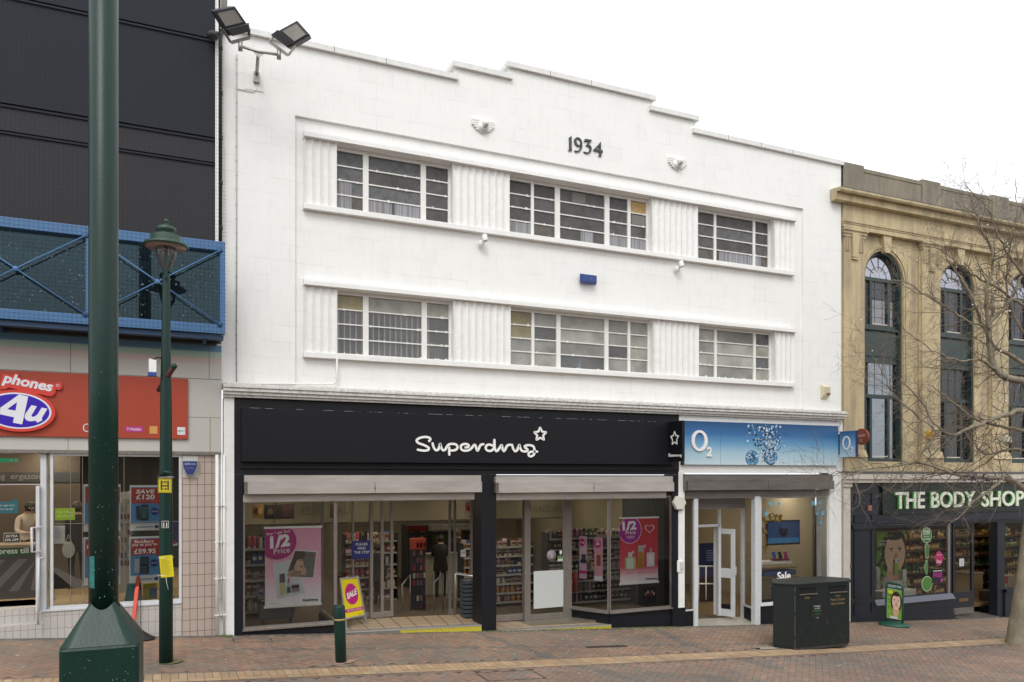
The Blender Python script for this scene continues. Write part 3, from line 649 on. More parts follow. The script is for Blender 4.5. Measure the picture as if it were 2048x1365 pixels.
def annulus(mb, Po, Pi, o, Rv, Uv, N, d, m):
    o = Vector(o); n = len(Po); V = [o + Rv * a + Uv * b + N * d for a, b in Po + Pi] + [o + Rv * a + Uv * b for a, b in Po + Pi]; F_ = []
    for i in range(n):
        j = (i + 1) % n; F_ += [(i, j, n + j, n + i), (i, 2 * n + i, 2 * n + j, j), (n + i, n + j, 3 * n + j, 3 * n + i)]
    mb.add(V, F_, m)
annulus(mb, Pout, Pin, (p.x, -.1, p.z), EX, EZ, EN, .03, m_let2)
q = PT(1418, 904, -.1); mb.text('2', (q.x, -.1, q.z), EX, EZ, EN, w=.13, h=Z(1418, 894, -.1) - Z(1418, 913, -.1), m=m_let2, d=.03, bold=.03); mb.build('lettering', BS, fix=False)
# printed bubbles
mb = MB(); RB = random.Random(3); tones = ['dfeaf0', 'a9c9dc', '12304f', '2a6a9a', '6fa6c8', 'f4f8fa', '1c4468']
def spot(px, py, r, m, k, sq=1.0):
    p = PT(px, py, -.1); n = 9; mb.add([(p.x + r * math.cos(2 * math.pi * i / n) * RB.uniform(.8, 1.1), -.1 - .0016 * k, p.z + sq * r * math.sin(2 * math.pi * i / n) * RB.uniform(.8, 1.1)) for i in range(n)], [tuple(range(n))], m)
for cx_, cy_, r in ((1504, 917, .19), (1541, 914, .20)):
    c = PT(cx_, cy_, -.1)
    for kk, (a, b, hx) in enumerate(((1, 1, '12304f'), (.9, .9, '5f9cc4'), (.6, .5, '2a6a9a'))):
        n = 26; mb.add([(c.x + r * a * math.cos(2 * math.pi * i / n), -.1016 - .0012 * kk, max(oz0 + .004, c.z + r * b * math.sin(2 * math.pi * i / n) * .95)) for i in range(n)], [tuple(range(n))], col(hx))
    for _ in range(46):
        a = RB.uniform(0, 6.28); q = r * RB.uniform(.1, .95); x, z = c.x + q * math.cos(a), c.z + q * math.sin(a)
        if z < oz0 + .02: continue
        rr = RB.uniform(.006, .022); n = 7; mb.add([(x + rr * 1.6 * math.cos(2 * math.pi * i / n), -.106 - .0004 * (_ % 4), z + rr * math.sin(2 * math.pi * i / n)) for i in range(n)], [tuple(range(n))], col(RB.choice(tones)))
for i in range(520):
    t = RB.random() ** .8
    px = 1531 + (RB.gauss(0, 15) if t < .55 else RB.gauss(6, 12)); py = 850 + t * 76
    if py > 926 or px < 1490 or px > 1590: continue
    spot(px, py, RB.uniform(.008, .03) * (1.15 - t * .6), col(RB.choice(tones)), 1 + i % 5)
mb.build('bubble_print', BS, fix=False)
# projecting blue sign
xq = X(1711, -.62); xw0 = X(1668, -.1)
yq0, yq1 = -.13, -.60
qz1, qz0 = Z(1711, 861.5, yq1), Z(1711, 914, yq1)
xq = X(1711, yq1)
QS = thing('projecting_sign', 'small blue gradient box sign projecting over the pavement beside the bubble sign', 'sign', (xq, -.13, qz0))
m_blue2 = ramp_mat('printed_blue_fade_small', qz0, qz1, [(0, 'b4cbd5'), (.5, '6798bd'), (1, '2c5a8a')])
mb = MB(); mb.box(xq, xq + .085, yq1, yq0, qz0, qz1, col('1b1c63')); mb.add([(xq - .002, yq1, qz0), (xq - .002, yq0, qz0), (xq - .002, yq0, qz1), (xq - .002, yq1, qz1)], [(0, 1, 2, 3)], m_blue2); mb.build('box', QS, fix=False)
mb = MB(); mb.box(xq + .01, xq + .07, yq0 + .001, -.02, qz0 + .06, qz1 - .06, col('191a5a')); mb.build('bracket', QS)
mb = MB(); yc = (yq0 + yq1) / 2; zc_ = (qz0 + qz1) / 2; s = .25; hh = .33
annulus(mb, [(s * .5 * math.cos(2 * math.pi * i / 32), hh * .5 * math.sin(2 * math.pi * i / 32)) for i in range(32)], [(s * .31 * math.cos(2 * math.pi * i / 32), hh * .39 * math.sin(2 * math.pi * i / 32)) for i in range(32)], (xq - .003, yc + .03, zc_ + .03), Ry, EZ, Nl, .004, m_let2)
mb.text('2', (xq - .003, yc - .14, zc_ - .13), Ry, EZ, Nl, w=.08, h=.12, m=m_let2, d=.004, bold=.03); mb.build('lettering', QS, fix=False)
# date numerals
Dm = mat('dark_bronze_numerals', (.05, .055, .06), .4, .3)
DT = thing('date_numerals', 'dark metal date 1934 fixed high on the white parapet wall', 'numerals', tuple(PT(1170, 295)))
fd = px_map(1120, 260, 19.5, 0)
digits = [[(325, 340), (430, 250), (435, 785), (460, 830), (305, 830), (345, 785), (345, 355)],
          [(920, 490), (960, 370), (1225, 415), (1090, 595), (1180, 640), (1215, 740), (1195, 850), (1130, 925), (1050, 945), (960, 925), (905, 885), (900, 860), (1000, 895), (1070, 893), (1125, 850), (1140, 760), (1115, 680), (1050, 640), (985, 640), (1115, 475), (965, 462)],
          [(1570, 480), (1580, 830), (1640, 805), (1640, 915), (1580, 880), (1580, 1005), (1605, 1050), (1480, 1035), (1520, 995), (1515, 870), (1285, 830), (1290, 800)]]
from mathutils.geometry import tessellate_polygon
mb = MB()
digits[2] = [(1570, 480), (1580, 1005), (1605, 1050), (1480, 1035), (1520, 995), (1500, 600)]
digits += [[(1285, 830), (1290, 800), (1545, 520), (1570, 480), (1560, 590), (1380, 775)], [(1285, 830), (1300, 765), (1520, 795), (1520, 880)], [(1575, 820), (1640, 805), (1640, 915), (1575, 880)]]
for k, dg_ in enumerate(digits):
    yy = -.03 - .0006 * k; pts = [(fd(q)[0], yy, fd(q)[1]) for q in dg_]; n = len(pts)
    fs = tessellate_polygon([[Vector((a, c, 0)) for a, b, c in pts]])
    mb.add(pts + [(a, -.002, c) for a, b, c in pts], [tuple(t_) for t_ in fs] + [(i, i + n, (i + 1) % n + n, (i + 1) % n) for i in range(n)], Dm)
o9 = [(690 + 150 * math.cos(t) * 1.02 - 0 * math.sin(t), 492 + 178 * math.sin(t) + 38 * math.cos(t)) for t in [2 * math.pi * i / 30 for i in range(30)]]
i9 = [(700 + 82 * math.cos(t), 488 + 118 * math.sin(t) + 34 * math.cos(t)) for t in [2 * math.pi * i / 30 for i in range(30)]]
annulus(mb, [(fd(q)[0], fd(q)[1]) for q in o9], [(fd(q)[0], fd(q)[1]) for q in i9], (0, -.002, 0), EX, EZ, EN, .027, Dm)
mb.stroke([fd(q) for q in catmull([(815, 480), (828, 580), (815, 700), (765, 800), (690, 850), (620, 860), (572, 845)], 5)], (fd((40, 0))[0] - fd((0, 0))[0]) * 1.25, (0, -.002, 0), EX, EZ, EN, .026, Dm)
mb.build('digit', DT, fix=False)
# ------------------------------------------------------------------ fittings on the white building
def deco_light(px, py, idx, lb):
    p = PT(px, py, 0); t = thing('wall_light', lb, 'wall light', tuple(p), 'winged lights on the parapet')
    mb = MB()
    for k in range(5):
        hw = .235 - .045 * max(0, k - 2); z = p.z + .10 - k * .042; mb.box(p.x - hw, p.x + hw, -.045, 0, z - .017, z + .017, m_white)
    mb.lathe((p.x, 0, p.z - .02), [(.115, 0), (.115, .05), (.095, .05), (.095, .06), (.075, .06), (.075, .07)], 28, m_white, ax=(EX, EZ, EN)); mb.build('plaque', t)
    mb = MB(); a = Vector((p.x + .0, -.08, p.z + .09)); b = Vector((p.x + .03, -.12, p.z - .02)); mb.tube([a, a + (b - a) * .1, b], [.04, .052, .055], 18, m_white); mb.tube([b, b + (b - a) * .1], [.046, .043], 18, mat('lamp_reflector', (.45, .43, .38), .2, .5))
    mb.tube([(p.x, -.02, p.z), (p.x + .02, -.11, p.z + .05)], .02, 8, m_white); mb.build('lamp_head', t)
deco_light(965, 254, 0, 'white art deco light with winged plaque left of the date numerals')
deco_light(1353, 329, 1, 'white art deco light with winged plaque right of the date numerals')
def spot_light(px, py, lb):
    p = PT(px, py, 0); t = thing('spotlight', lb, 'wall light', tuple(p), 'round spotlights between the window rows')
    mb = MB(); mb.lathe((p.x - .03, 0, p.z - .05), [(.065, 0), (.068, .02), (.06, .045), (.03, .06)], 22, m_white, ax=(EX, EZ, EN)); mb.build('mount', t)
    mb = MB(); a = Vector((p.x + .0, -.10, p.z + .09)); b = Vector((p.x + .01, -.13, p.z - .03)); mb.tube([a, b], .052, 20, m_white); mb.tube([b + (b - a) * .001, b + (b - a) * .02], .043, 18, mat('lamp_reflector', (.45, .43, .38), .2, .5)); mb.build('lamp_head', t, bevel=.006)
spot_light(965, 483, 'white round spotlight under the left end of the middle top window')
spot_light(1356, 534, 'white round spotlight under the gap before the right top window')
def alarm(name, lb, px, py, w, h, d, m, Y=0.0, chamfer=.03, cat='alarm box'):
    p = PT(px, py, Y - d / 2); t = thing(name, lb, cat, (p.x, Y, p.z)); mb = MB(); c = chamfer
    V = [(p.x - w / 2, Y, p.z - h / 2), (p.x + w / 2, Y, p.z - h / 2), (p.x + w / 2, Y, p.z + h / 2), (p.x - w / 2, Y, p.z + h / 2)]
    V2 = [(p.x - w / 2 + c, Y - d, p.z - h / 2 + c), (p.x + w / 2 - c, Y - d, p.z - h / 2 + c), (p.x + w / 2 - c, Y - d, p.z + h / 2 - c), (p.x - w / 2 + c, Y - d, p.z + h / 2 - c)]
    mb.add(V + V2, [(4, 5, 6, 7), (0, 1, 5, 4), (1, 2, 6, 5), (2, 3, 7, 6), (3, 0, 4, 7)], m); mb.build('cover', t); return t, p
t, p = alarm('alarm_box', 'blue alarm box on the white wall between the window rows', 1178, 558, .38, .2, .09, col('2a4a93', .4))
mb = MB(); mb.box(p.x + .02, p.x + .05, -.094, -.0905, p.z - .02, p.z + .02, col('8a5a60')); mb.build('badge', t)
mb = MB(); p = PT(1652, 785, -.08); t = thing('alarm_box', 'cream alarm box with brown strobe lens near the right end of the wall', 'alarm box', (p.x, 0, p.z))
mb.xz([(p.x - .08, p.z - .15), (p.x + .12, p.z - .15), (p.x + .12, p.z + .17), (p.x - .08, p.z + .17)], -.02, 0, m_white)
mb.add([(p.x - .1, -.0, p.z - .17), (p.x - .1, -.1, p.z - .08), (p.x - .1, -.13, p.z + .12), (p.x - .1, 0, p.z + .19), (p.x + .1, -.0, p.z - .17), (p.x + .1, -.1, p.z - .08), (p.x + .1, -.13, p.z + .12), (p.x + .1, 0, p.z + .19)],
       [(0, 1, 2, 3), (4, 7, 6, 5), (0, 4, 5, 1), (1, 5, 6, 2), (2, 6, 7, 3)], col('e6dfc0', .45)); mb.build('cover', t)
mb = MB(); mb.box(p.x - .01, p.x + .09, -.135, -.1, p.z - .06, p.z - .02, col('8a5330', .3)); mb.build('strobe_lens', t)
p = PT(1357, 1006, -.06); mb = MB(); t = thing('alarm_box', 'cream hexagonal alarm box on the pillar between the shopfronts', 'alarm box', (p.x, -.03, p.z))
hx_ = [(p.x + .165 * math.cos(a), -.13, p.z + .17 * math.sin(a)) for a in [math.pi / 3 * i for i in range(6)]]; mb.prism(hx_, EN, .1, col('e3e1d6', .4)); mb.build('cover', t, bevel=.015)
mb = MB(); mb.prism([(p.x + .12 * math.cos(a), -.1, p.z - .02 + .17 * math.sin(a)) for a in [math.pi / 3 * i for i in range(6)]], EN, .07, col('30303c')); mb.build('back_plate', t)
mb = MB(); xa, xb = X(1357, -.04), X(1369, -.04); mb.box(xa, xb, -.05, -.023, Z(1363, 1216, -.05), Z(1363, 944, -.05), m_white); tag(mb.build('cable_cover', bevel=.004), 'flat white cable cover running down the pillar between the shopfronts', 'cable cover')
p = PT(1362, 1133, -.08); mb = MB(); t = thing('door_entry_box', 'small white switch box halfway down the white cable cover', 'switch box', (p.x, -.05, p.z)); mb.box(p.x - .09, p.x + .07, -.075, -.051, p.z - .13, p.z + .13, m_white); mb.build('base', t, bevel=.01)
mb = MB(); mb.box(p.x - .02, p.x + .06, -.1, -.0755, p.z - .07, p.z + .09, col('d8d8d4')); mb.build('cover', t, bevel=.006)
# pipes and conduits
m_pipe = mat('grey_conduit', (.42, .42, .40), .5)
mb = MB(); x = X(473); mb.tube([(x, -.015, Z(473, 110)), (x, -.015, Z(473, 765))], .009, 6, m_pipe)
for k in range(22): z = Z(473, 120 + k * 29); mb.box(x - .016, x + .016, -.02, 0, z, z + .012, m_pipe)
a = PT(473, 178); b = PT(512, 186); c = PT(514, 150); mb.tube([a + EN * .015, b + EN * .015 - EX * .05, b + EN * .015 + EZ * .05, c + EN * .015], .009, 6, m_white)
tag(mb.build('cable_conduit'), 'thin grey conduit clipped up the left side of the white wall', 'conduit')
mb = MB(); mb.tube([PT(673, 716) + EN * .05, PT(673, 758) + EN * .03, PT(672, 766) + EN * .02, PT(664, 768.5) + EN * .02, PT(480, 768) + EN * .02], .014, 8, m_white)
for k in range(5): q = PT(673, 722 + k * 9) + EN * .04; mb.box(q.x - .024, q.x + .024, -.05, 0, q.z, q.z + .012, m_white)
tag(mb.build('cable_conduit'), 'white painted conduit dropping from the first-floor sill at left and turning along the cornice', 'conduit')
m_dpipe = mat('black_cast_pipe', (.02, .022, .02), .5)
mb = MB(); x = X(440, -.07); mb.tube([(x, -.07, Z(440, 500, -.07)), (x, -.07, Z(440, 75, -.07)), (x + .03, -.07, Z(440, 62, -.07)), (x + .04, .1, Z(440, 55, -.07))], .036, 10, m_dpipe)
for k in range(5): z = Z(440, 100 + 90 * k, -.07); mb.lathe((x, -.07, z), [(.045, 0), (.045, .07)], 10, m_dpipe)
tag(mb.build('drainpipe'), 'black drainpipe down the joint between the netted building and the white one', 'drainpipe')
# floodlights on a bracket
FB = thing('floodlight_bracket', 'galvanised wall bracket carrying two black LED floodlights above the parapet', 'floodlights', tuple(PT(512, 150)))
m_galv = mat('galvanised_steel', (.40, .41, .40), .4, .7, noise=.6, nscale=12, color2=(.28, .24, .18))
yf = -.95
base = PT(513, 152, -.03); j0 = PT(517, 104, yf); eL = PT(481, 93, yf); eR = PT(558, 110, yf)
mb = MB(); mb.tube([base, PT(514, 140, -.12), j0], [.03, .03, .024], 12, m_galv); mb.tube([eL, j0, eR], .022, 12, m_galv)
mb.prism([PT(505, 101, yf), PT(530, 106, yf), PT(518, 116, yf)], EN, .012, m_galv)
for e in (eL, eR): mb.tube([e - EZ * .07, e + EZ * .09], .035, 14, m_galv)
mb.build('arm', FB)
mb = MB(); mb.box(base.x - .2, base.x + .12, -.012, -.002, base.z - .25, base.z + .45, m_white); mb.box(base.x - .05, base.x + .05, -.06, -.012, base.z - .12, base.z + .06, m_galv); mb.build('wall_plate', FB)
m_fl = mat('grey_floodlight_casing', (.045, .048, .055), .45); m_lens = mat('led_lens', (.42, .40, .37), .25, noise=.9, nscale=70, color2=(.20, .19, .17))
def flood(mount, corners, hinge, name):
    """corners: four picture corners of the front face (tl,tr,br,bl) with their distance in front of the wall"""
    P = [PT(a, b, y) for a, b, y in corners]; n = (P[1] - P[0]).cross(P[3] - P[0]).normalized()
    if n.z > 0: n = -n
    if n.y > 0 and abs(n.z) < .2: n = -n
    mb = MB(); B = [p - n * .04 for p in P]; mb.add(P + B, [(0, 1, 2, 3), (0, 4, 5, 1), (1, 5, 6, 2), (2, 6, 7, 3), (3, 7, 4, 0)], m_fl)
    c = sum(P, Vector()) / 4; T = [c + (p - c) * .97 - n * .04 for p in P]; M_ = [c + (p - c) * .93 - n * .15 for p in P]; K = [c + (p - c) * .62 - n * .23 for p in P]
    mb.add(T + M_ + K, [(i, (i + 1) % 4, 4 + (i + 1) % 4, 4 + i) for i in range(4)] + [(4 + i, 4 + (i + 1) % 4, 8 + (i + 1) % 4, 8 + i) for i in range(4)] + [(8, 9, 10, 11)], m_fl)
    fl = mb.build('floodlight', FB, bevel=.012)
    # driver housing is the third of the face next to the hinge; lens the rest
    u = lambda a, b: P[0].lerp(P[1], a).lerp(P[3].lerp(P[2], a), b) + n * .006
    q = [u(.09, .08), u(.91, .08), u(.91, .64), u(.09, .64)]; mb = MB(); mb.add(q, [(0, 1, 2, 3)], m_lens)
    for k in range(4): a, b = q[k], q[(k + 1) % 4]; mb.bar(a, b, .012, .012, m_fl, up=n)
    mb.build('lens', fl, fix=False)
    mb = MB(); q = [u(.04, .70), u(.96, .70), u(.90, 1.0), u(.10, 1.0)]; mb.prism([v + n * .05 for v in q], n, .06, m_fl); mb.build('driver_housing', fl, bevel=.006)
    mb = MB(); s0, s1 = P[3].lerp(P[2], -.03), P[3].lerp(P[2], 1.03); m0 = P[3].lerp(P[0], .28) - n * .03; m1 = P[2].lerp(P[1], .28) - n * .03
    h = mount + EZ * .1; mid = (s1 - s0).normalized() * .12
    for a, b in ((m0 + (m0 - m1) * .06, h - mid * 1.4), (m1 + (m1 - m0) * .06, h + mid * 1.4)): mb.bar(a, b, .05, .012, m_galv)
    mb.bar(h - mid * 1.4, h + mid * 1.4, .05, .012, m_galv, up=n); mb.build('yoke', fl)
flood(eL, [(426, 22, yf - .30), (470, 13, yf - .25), (503, 61, yf), (458, 73, yf - .05)], None, 'l')
flood(eR, [(594, 41, yf - .25), (620, 70, yf - .32), (576, 96, yf - .04), (541, 70, yf)], None, 'r')
# ------------------------------------------------------------------ ground
def node_ground(name, attr=True):
    m = bpy.data.materials.new(name); m.use_nodes = True; n = m.node_tree; b = n.nodes['Principled BSDF']; b.inputs['Roughness'].default_value = .72; L = n.links.new
    at = n.nodes.new('ShaderNodeAttribute'); at.attribute_name = 'brick_colour'
    geo = n.nodes.new('ShaderNodeNewGeometry'); nz = n.nodes.new('ShaderNodeTexNoise'); nz.inputs['Scale'].default_value = .55; nz.inputs['Detail'].default_value = 8; nz.inputs['Roughness'].default_value = .7
    L(geo.outputs['Position'], nz.inputs['Vector']); r = n.nodes.new('ShaderNodeValToRGB'); r.color_ramp.elements[0].position = .38; r.color_ramp.elements[1].position = .66
    r.color_ramp.elements[0].color = (.72, .72, .74, 1); r.color_ramp.elements[1].color = (1.12, 1.08, 1.02, 1); L(nz.outputs[0], r.inputs[0])
    mx = n.nodes.new('ShaderNodeMix'); mx.data_type = 'RGBA'; mx.blend_type = 'MULTIPLY'; mx.inputs[0].default_value = 1; L(at.outputs['Color'], mx.inputs[6]); L(r.outputs[0], mx.inputs[7])
    n2 = n.nodes.new('ShaderNodeTexNoise'); n2.inputs['Scale'].default_value = 45; n2.inputs['Detail'].default_value = 8; n2.inputs['Roughness'].default_value = .8; L(geo.outputs['Position'], n2.inputs['Vector'])
    r2 = n.nodes.new('ShaderNodeValToRGB'); r2.color_ramp.elements[0].color = (.72, .72, .72, 1); r2.color_ramp.elements[1].color = (1.25, 1.25, 1.25, 1); r2.color_ramp.elements[0].position = .3; r2.color_ramp.elements[1].position = .7; L(n2.outputs[0], r2.inputs[0])
    m2 = n.nodes.new('ShaderNodeMix'); m2.data_type = 'RGBA'; m2.blend_type = 'MULTIPLY'; m2.inputs[0].default_value = 1; L(mx.outputs[2], m2.inputs[6]); L(r2.outputs[0], m2.inputs[7]); L(m2.outputs[2], b.inputs['Base Color'])
    bp = n.nodes.new('ShaderNodeBump'); bp.inputs['Strength'].default_value = .35; bp.inputs['Distance'].default_value = .006; L(n2.outputs[0], bp.inputs['Height']); L(bp.outputs[0], b.inputs['Normal']); return m
m_brick = node_ground('herringbone_brick')
# pale brick band follows the picture: two points on its upper edge
b0, b1 = G(440, 1345), G(1200, 1315.5); bd = Vector((b1.x - b0.x, b1.y - b0.y, 0)).normalized(); bn = Vector((bd.y, -bd.x, 0))
c0 = G(440, 1361.5); BW = abs((Vector((c0.x, c0.y, 0)) - Vector((b0.x, b0.y, 0))).dot(bn))
def band_d(x, y): return (Vector((x, y, 0)) - Vector((b0.x, b0.y, 0))).dot(bn)
V, Fc, CO = [], [], []
RG = random.Random(11)
def quad_brick(P, c, lift=0.0):
    o = len(V)
    for p in P: V.append((p[0], p[1], g(p[0]) + lift))
    Fc.append((o, o + 1, o + 2, o + 3)); CO.append(c)
# soldier strips of grey bricks crossing the herringbone: lines on the ground (picture pixels of both ends) and a half width
strips = []
for (pa, pb, hw) in (((960, 1268), (1110, 1318), .11), ((1150, 1328), (1420, 1400), .12), ((1310, 1258), (1375, 1290), .1), ((1375, 1290), (1560, 1340), .1), ((440, 1300), (1700, 1285), .06)):
    a, b = G(*pa), G(*pb); strips.append((Vector((a.x, a.y)), Vector((b.x, b.y)), hw))
def strip_at(x, y):
    p = Vector((x, y))
    for a, b, hw in strips:
        d = b - a; t = (p - a).dot(d) / d.length_squared
        if -.02 < t < 1.02 and (p - a - d * t).length < hw: return True
    return False
bw_, bl_ = .105, .21; ca, sa = math.cos(math.radians(45)), math.sin(math.radians(45)); e = .0032
reds = [(.235, .158, .122), (.225, .154, .12), (.215, .152, .122), (.245, .165, .128), (.205, .152, .125), (.23, .165, .132), (.195, .155, .132), (.18, .155, .135)]
def place(x0, y0, w, h):
    pts = [(x0 + e, y0 + e), (x0 + w - e, y0 + e), (x0 + w - e, y0 + h - e), (x0 + e, y0 + h - e)]
    P = [(x * ca - y * sa, x * sa + y * ca) for x, y in pts]
    cx, cy = sum(p[0] for p in P) / 4, sum(p[1] for p in P) / 4
    if not (-9 < cx < 30 and -10.5 < cy < .06): return
    if cy < -7 and cx > 14: return
    d = band_d(cx, cy)
    if -.085 < d < BW + .085 : return
    c = RG.choice(reds); j = RG.uniform(.92, 1.08)
    # colour drifts in patches like worn paving
    k = math.sin(cx * .9 + 1.3) * math.sin(cy * 1.7 + cx * .4)
    if k > .25 and RG.random() < .5: c = reds[RG.choice((6, 7, 7))]
    if k < -.35 and RG.random() < .5: c = reds[RG.choice((0, 3))]
    if d > BW: c = (c[0] * .93, c[1] * .97, c[2] * 1.02)
    if strip_at(cx, cy): c = (.14, .127, .118)
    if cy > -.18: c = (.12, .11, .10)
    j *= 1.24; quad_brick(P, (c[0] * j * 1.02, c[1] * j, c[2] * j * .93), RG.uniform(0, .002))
n_ = 340
for i in range(-n_ // 2, n_ // 2):
    for j in range(-110, 110):
        # herringbone: period vectors (w, w) along the diagonal, (2w, -2w)/(4w) across
        x = i * bw_ + j * 2 * bw_; y = i * bw_ - j * 2 * bw_
        cx, cy = x * ca - y * sa, x * sa + y * ca
        if not (-9.5 < cx < 30.5 and -11 < cy < .6): continue
        place(x, y, bl_, bw_); place(x - 0, y + bw_, bw_, bl_) if False else place(x - bw_, y, bw_, bl_)
# grey edging course beside the shopfronts and cut margins of the band
me = bpy.data.meshes.new('paving'); me.from_pydata(V, [], Fc); me.materials.append(m_brick)
ca_ = me.color_attributes.new('brick_colour', 'FLOAT_COLOR', 'CORNER'); dat = []
for c in CO: dat += [c[0], c[1], c[2], 1] * 4
ca_.data.foreach_set('color', dat); o = bpy.data.objects.new('pavement', me); C.objects.link(o); tag(o, 'red and brown herringbone brick pavement falling gently to the right', 'pavement', kind='structure')
# base ground sheet (joint colour) reaching far out
mb = MB(); xs = [-400, -60, -12, -9, -6, -3, 0, 3, 6, 9, 12, 15, 18, 22, 26, 30, 40, 80, 400]
for a, b in zip(xs[:-1], xs[1:]): mb.add([(a, -400, g(a) - .004), (b, -400, g(b) - .004), (b, 60, g(b) - .004), (a, 60, g(a) - .004)], [(0, 1, 2, 3)], mat('sandy_joint', (.10, .075, .055), .9, noise=.5, nscale=3))
tag(mb.build('ground', fix=False), 'dark sandy ground showing in the joints between the paving bricks', 'ground', kind='structure')
# pale band: headers on the near-facade side, stretchers in front
V, Fc, CO = [], [], []
tb = [(.46, .33, .20), (.43, .31, .19), (.49, .36, .22), (.44, .30, .17), (.40, .30, .20)]
k = -110
while k < 260:
    s0 = k * .105
    for (w0, w1, d0, d1) in ((.105, 0, 0, BW * .66),) + (((.21, 1, BW * .66, BW),) if k % 2 == 0 else ()):
        P = []
        for (s_, d_) in ((s0 + e, d0 + e), (s0 + w0 - e, d0 + e), (s0 + w0 - e, d1 - e), (s0 + e, d1 - e)):
            q = Vector((b0.x, b0.y, 0)) + bd * s_ + bn * d_; P.append((q.x, q.y))
        if P[0][0] > 40 or P[0][0] < -14: continue
        c = RG.choice(tb); j = RG.uniform(.88, 1.08); quad_brick(P, tuple(v * j for v in c), RG.uniform(.002, .005))
    k += 1
# dark red courses filling the cut triangles either side
for d0, d1 in ((-.105, 0), (BW, BW + .105)):
    k = -60
    while k < 140:
        s0 = k * .21; P = []
        for (s_, d_) in ((s0 + e, d0 + e), (s0 + .21 - e, d0 + e), (s0 + .21 - e, d1 - e), (s0 + e, d1 - e)):
            q = Vector((b0.x, b0.y, 0)) + bd * s_ + bn * d_; P.append((q.x, q.y))
        c = RG.choice(reds); quad_brick(P, c, .0015); k += 1
me = bpy.data.meshes.new('brick_band'); me.from_pydata(V, [], Fc); me.materials.append(m_brick)
ca_ = me.color_attributes.new('brick_colour', 'FLOAT_COLOR', 'CORNER'); dat = []
for c in CO: dat += [c[0], c[1], c[2], 1] * 4
ca_.data.foreach_set('color', dat); o = bpy.data.objects.new('paving_band', me); C.objects.link(o); tag(o, 'pale buff brick band running along the street through the red paving', 'paving band', kind='structure')
# trodden gum and litter specks
mb = MB(); m_gum = mat('trodden_gum', (.50, .46, .42), .7)
for _ in range(620):
    x = RG.uniform(-4, 26); y = -abs(RG.gauss(0, 2.2)) - .15
    if y < -7: continue
    r = RG.uniform(.007, .02); z = g(x) + .0075; n = 7
    mb.add([(x + r * math.cos(2 * math.pi * i / n) * RG.uniform(.7, 1.2), y + r * math.sin(2 * math.pi * i / n) * RG.uniform(.7, 1.2), z) for i in range(n)], [tuple(range(n))], m_gum)
tag(mb.build('chewing_gum_spots', fix=False), 'pale trodden chewing gum spots scattered over the paving', 'gum spots', kind='stuff')
mb = MB()   # low planting at the foot of walls
m_moss = mat('moss', (.10, .13, .03), .9)
for _ in range(900):
    x = RG.choice((RG.uniform(8.5, 10.2), RG.uniform(5.5, 8.4), RG.uniform(15.3, 19), RG.uniform(.72, .9))); y = -.05 - abs(RG.gauss(0, .035)); z = g(x) + .004; r = RG.uniform(.006, .02)
    mb.add([(x - r, y, z), (x + r, y - r * .4, z), (x + r * .4, y + r, z + r * RG.random() * 1.2)], [(0, 1, 2)], m_moss)
tag(mb.build('moss', fix=False), 'green moss growing along the foot of the shopfronts', 'moss', kind='stuff')
mb = MB(); p = G(1213, 1294); mb.add([(p.x - .42, p.y - .06, g(p.x - .42) + .006), (p.x + .42, p.y - .06, g(p.x + .42) + .006), (p.x + .42, p.y + .06, g(p.x + .42) + .006), (p.x - .42, p.y + .06, g(p.x - .42) + .006)], [(0, 1, 2, 3)], m_dark)
for k in range(12): x = p.x - .40 + k * .072; mb.box(x, x + .02, p.y - .058, p.y + .058, g(x) + .004, g(x) + .0085, mat('iron_grating', (.05, .045, .04), .6, .4))
tag(mb.build('drain_grating'), 'small dark drain grating set in the paving before the right window', 'drain')
for (cx_, cy_, w, lb) in ((505, 1281, .62, 'square inspection cover outline in the paving before the left display window'), (1022, 1352, .95, 'large inspection cover outline in the paving in front of the pale brick band')):
    p = G(cx_, cy_); mb = MB(); q = w / 2; hh_ = q * .55
    for (x0_, y0_, x1_, y1_) in ((-q, -hh_, q, -hh_ + .018), (-q, hh_ - .018, q, hh_), (-q, -hh_, -q + .018, hh_), (q - .018, -hh_, q, hh_)): mb.add([(p.x + a, p.y + b, g(p.x + a) + .007) for a, b in ((x0_, y0_), (x1_, y0_), (x1_, y1_), (x0_, y1_))], [(0, 1, 2, 3)], mat('rusty_cover_rim', (.05, .04, .035), .7))
    tag(mb.build('inspection_cover', fix=False), lb, 'cover')
# ------------------------------------------------------------------ building with the red sign
LB = thing('commercial_building', 'retail building with dark netted upper cladding, cream fascia and pinkish tiled pier', 'building', (-1, 0, g(-1)))
m_clad = mat('dark_grey_cladding', (.017, .020, .031), .7, noise=.4, nscale=1.5, color2=(.02, .023, .033), bump=.1, bscale=12, spec=.3)
m_clad2 = mat('charcoal_mesh_panel', (.022, .021, .025), .75, noise=.4, nscale=1.2, color2=(.028, .026, .029))
m_grc = mat('cream_cladding_panel', (.50, .49, .45), .55, noise=.5, nscale=1.1, color2=(.42, .41, .37), stretch=(1, 1, .3))
m_bluep = mat('blue_painted_steel', (.06, .165, .34), .4, noise=.4, nscale=6, color2=(.045, .12, .26))
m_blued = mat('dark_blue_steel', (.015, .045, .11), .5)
xR = .73; xL = -9.0
YC = -.02
z_clb = Z(300, 482, -.3)
seams = [(0, 210), (0, 262), (0, 30)]
mb = MB(); zt_ = EYE + 9.3; xcl = X(430, -.25)
s1_, s2_ = Z(0, 208, -.25), Z(0, 262, -.25); s3_ = Z(235, 40, -.25)
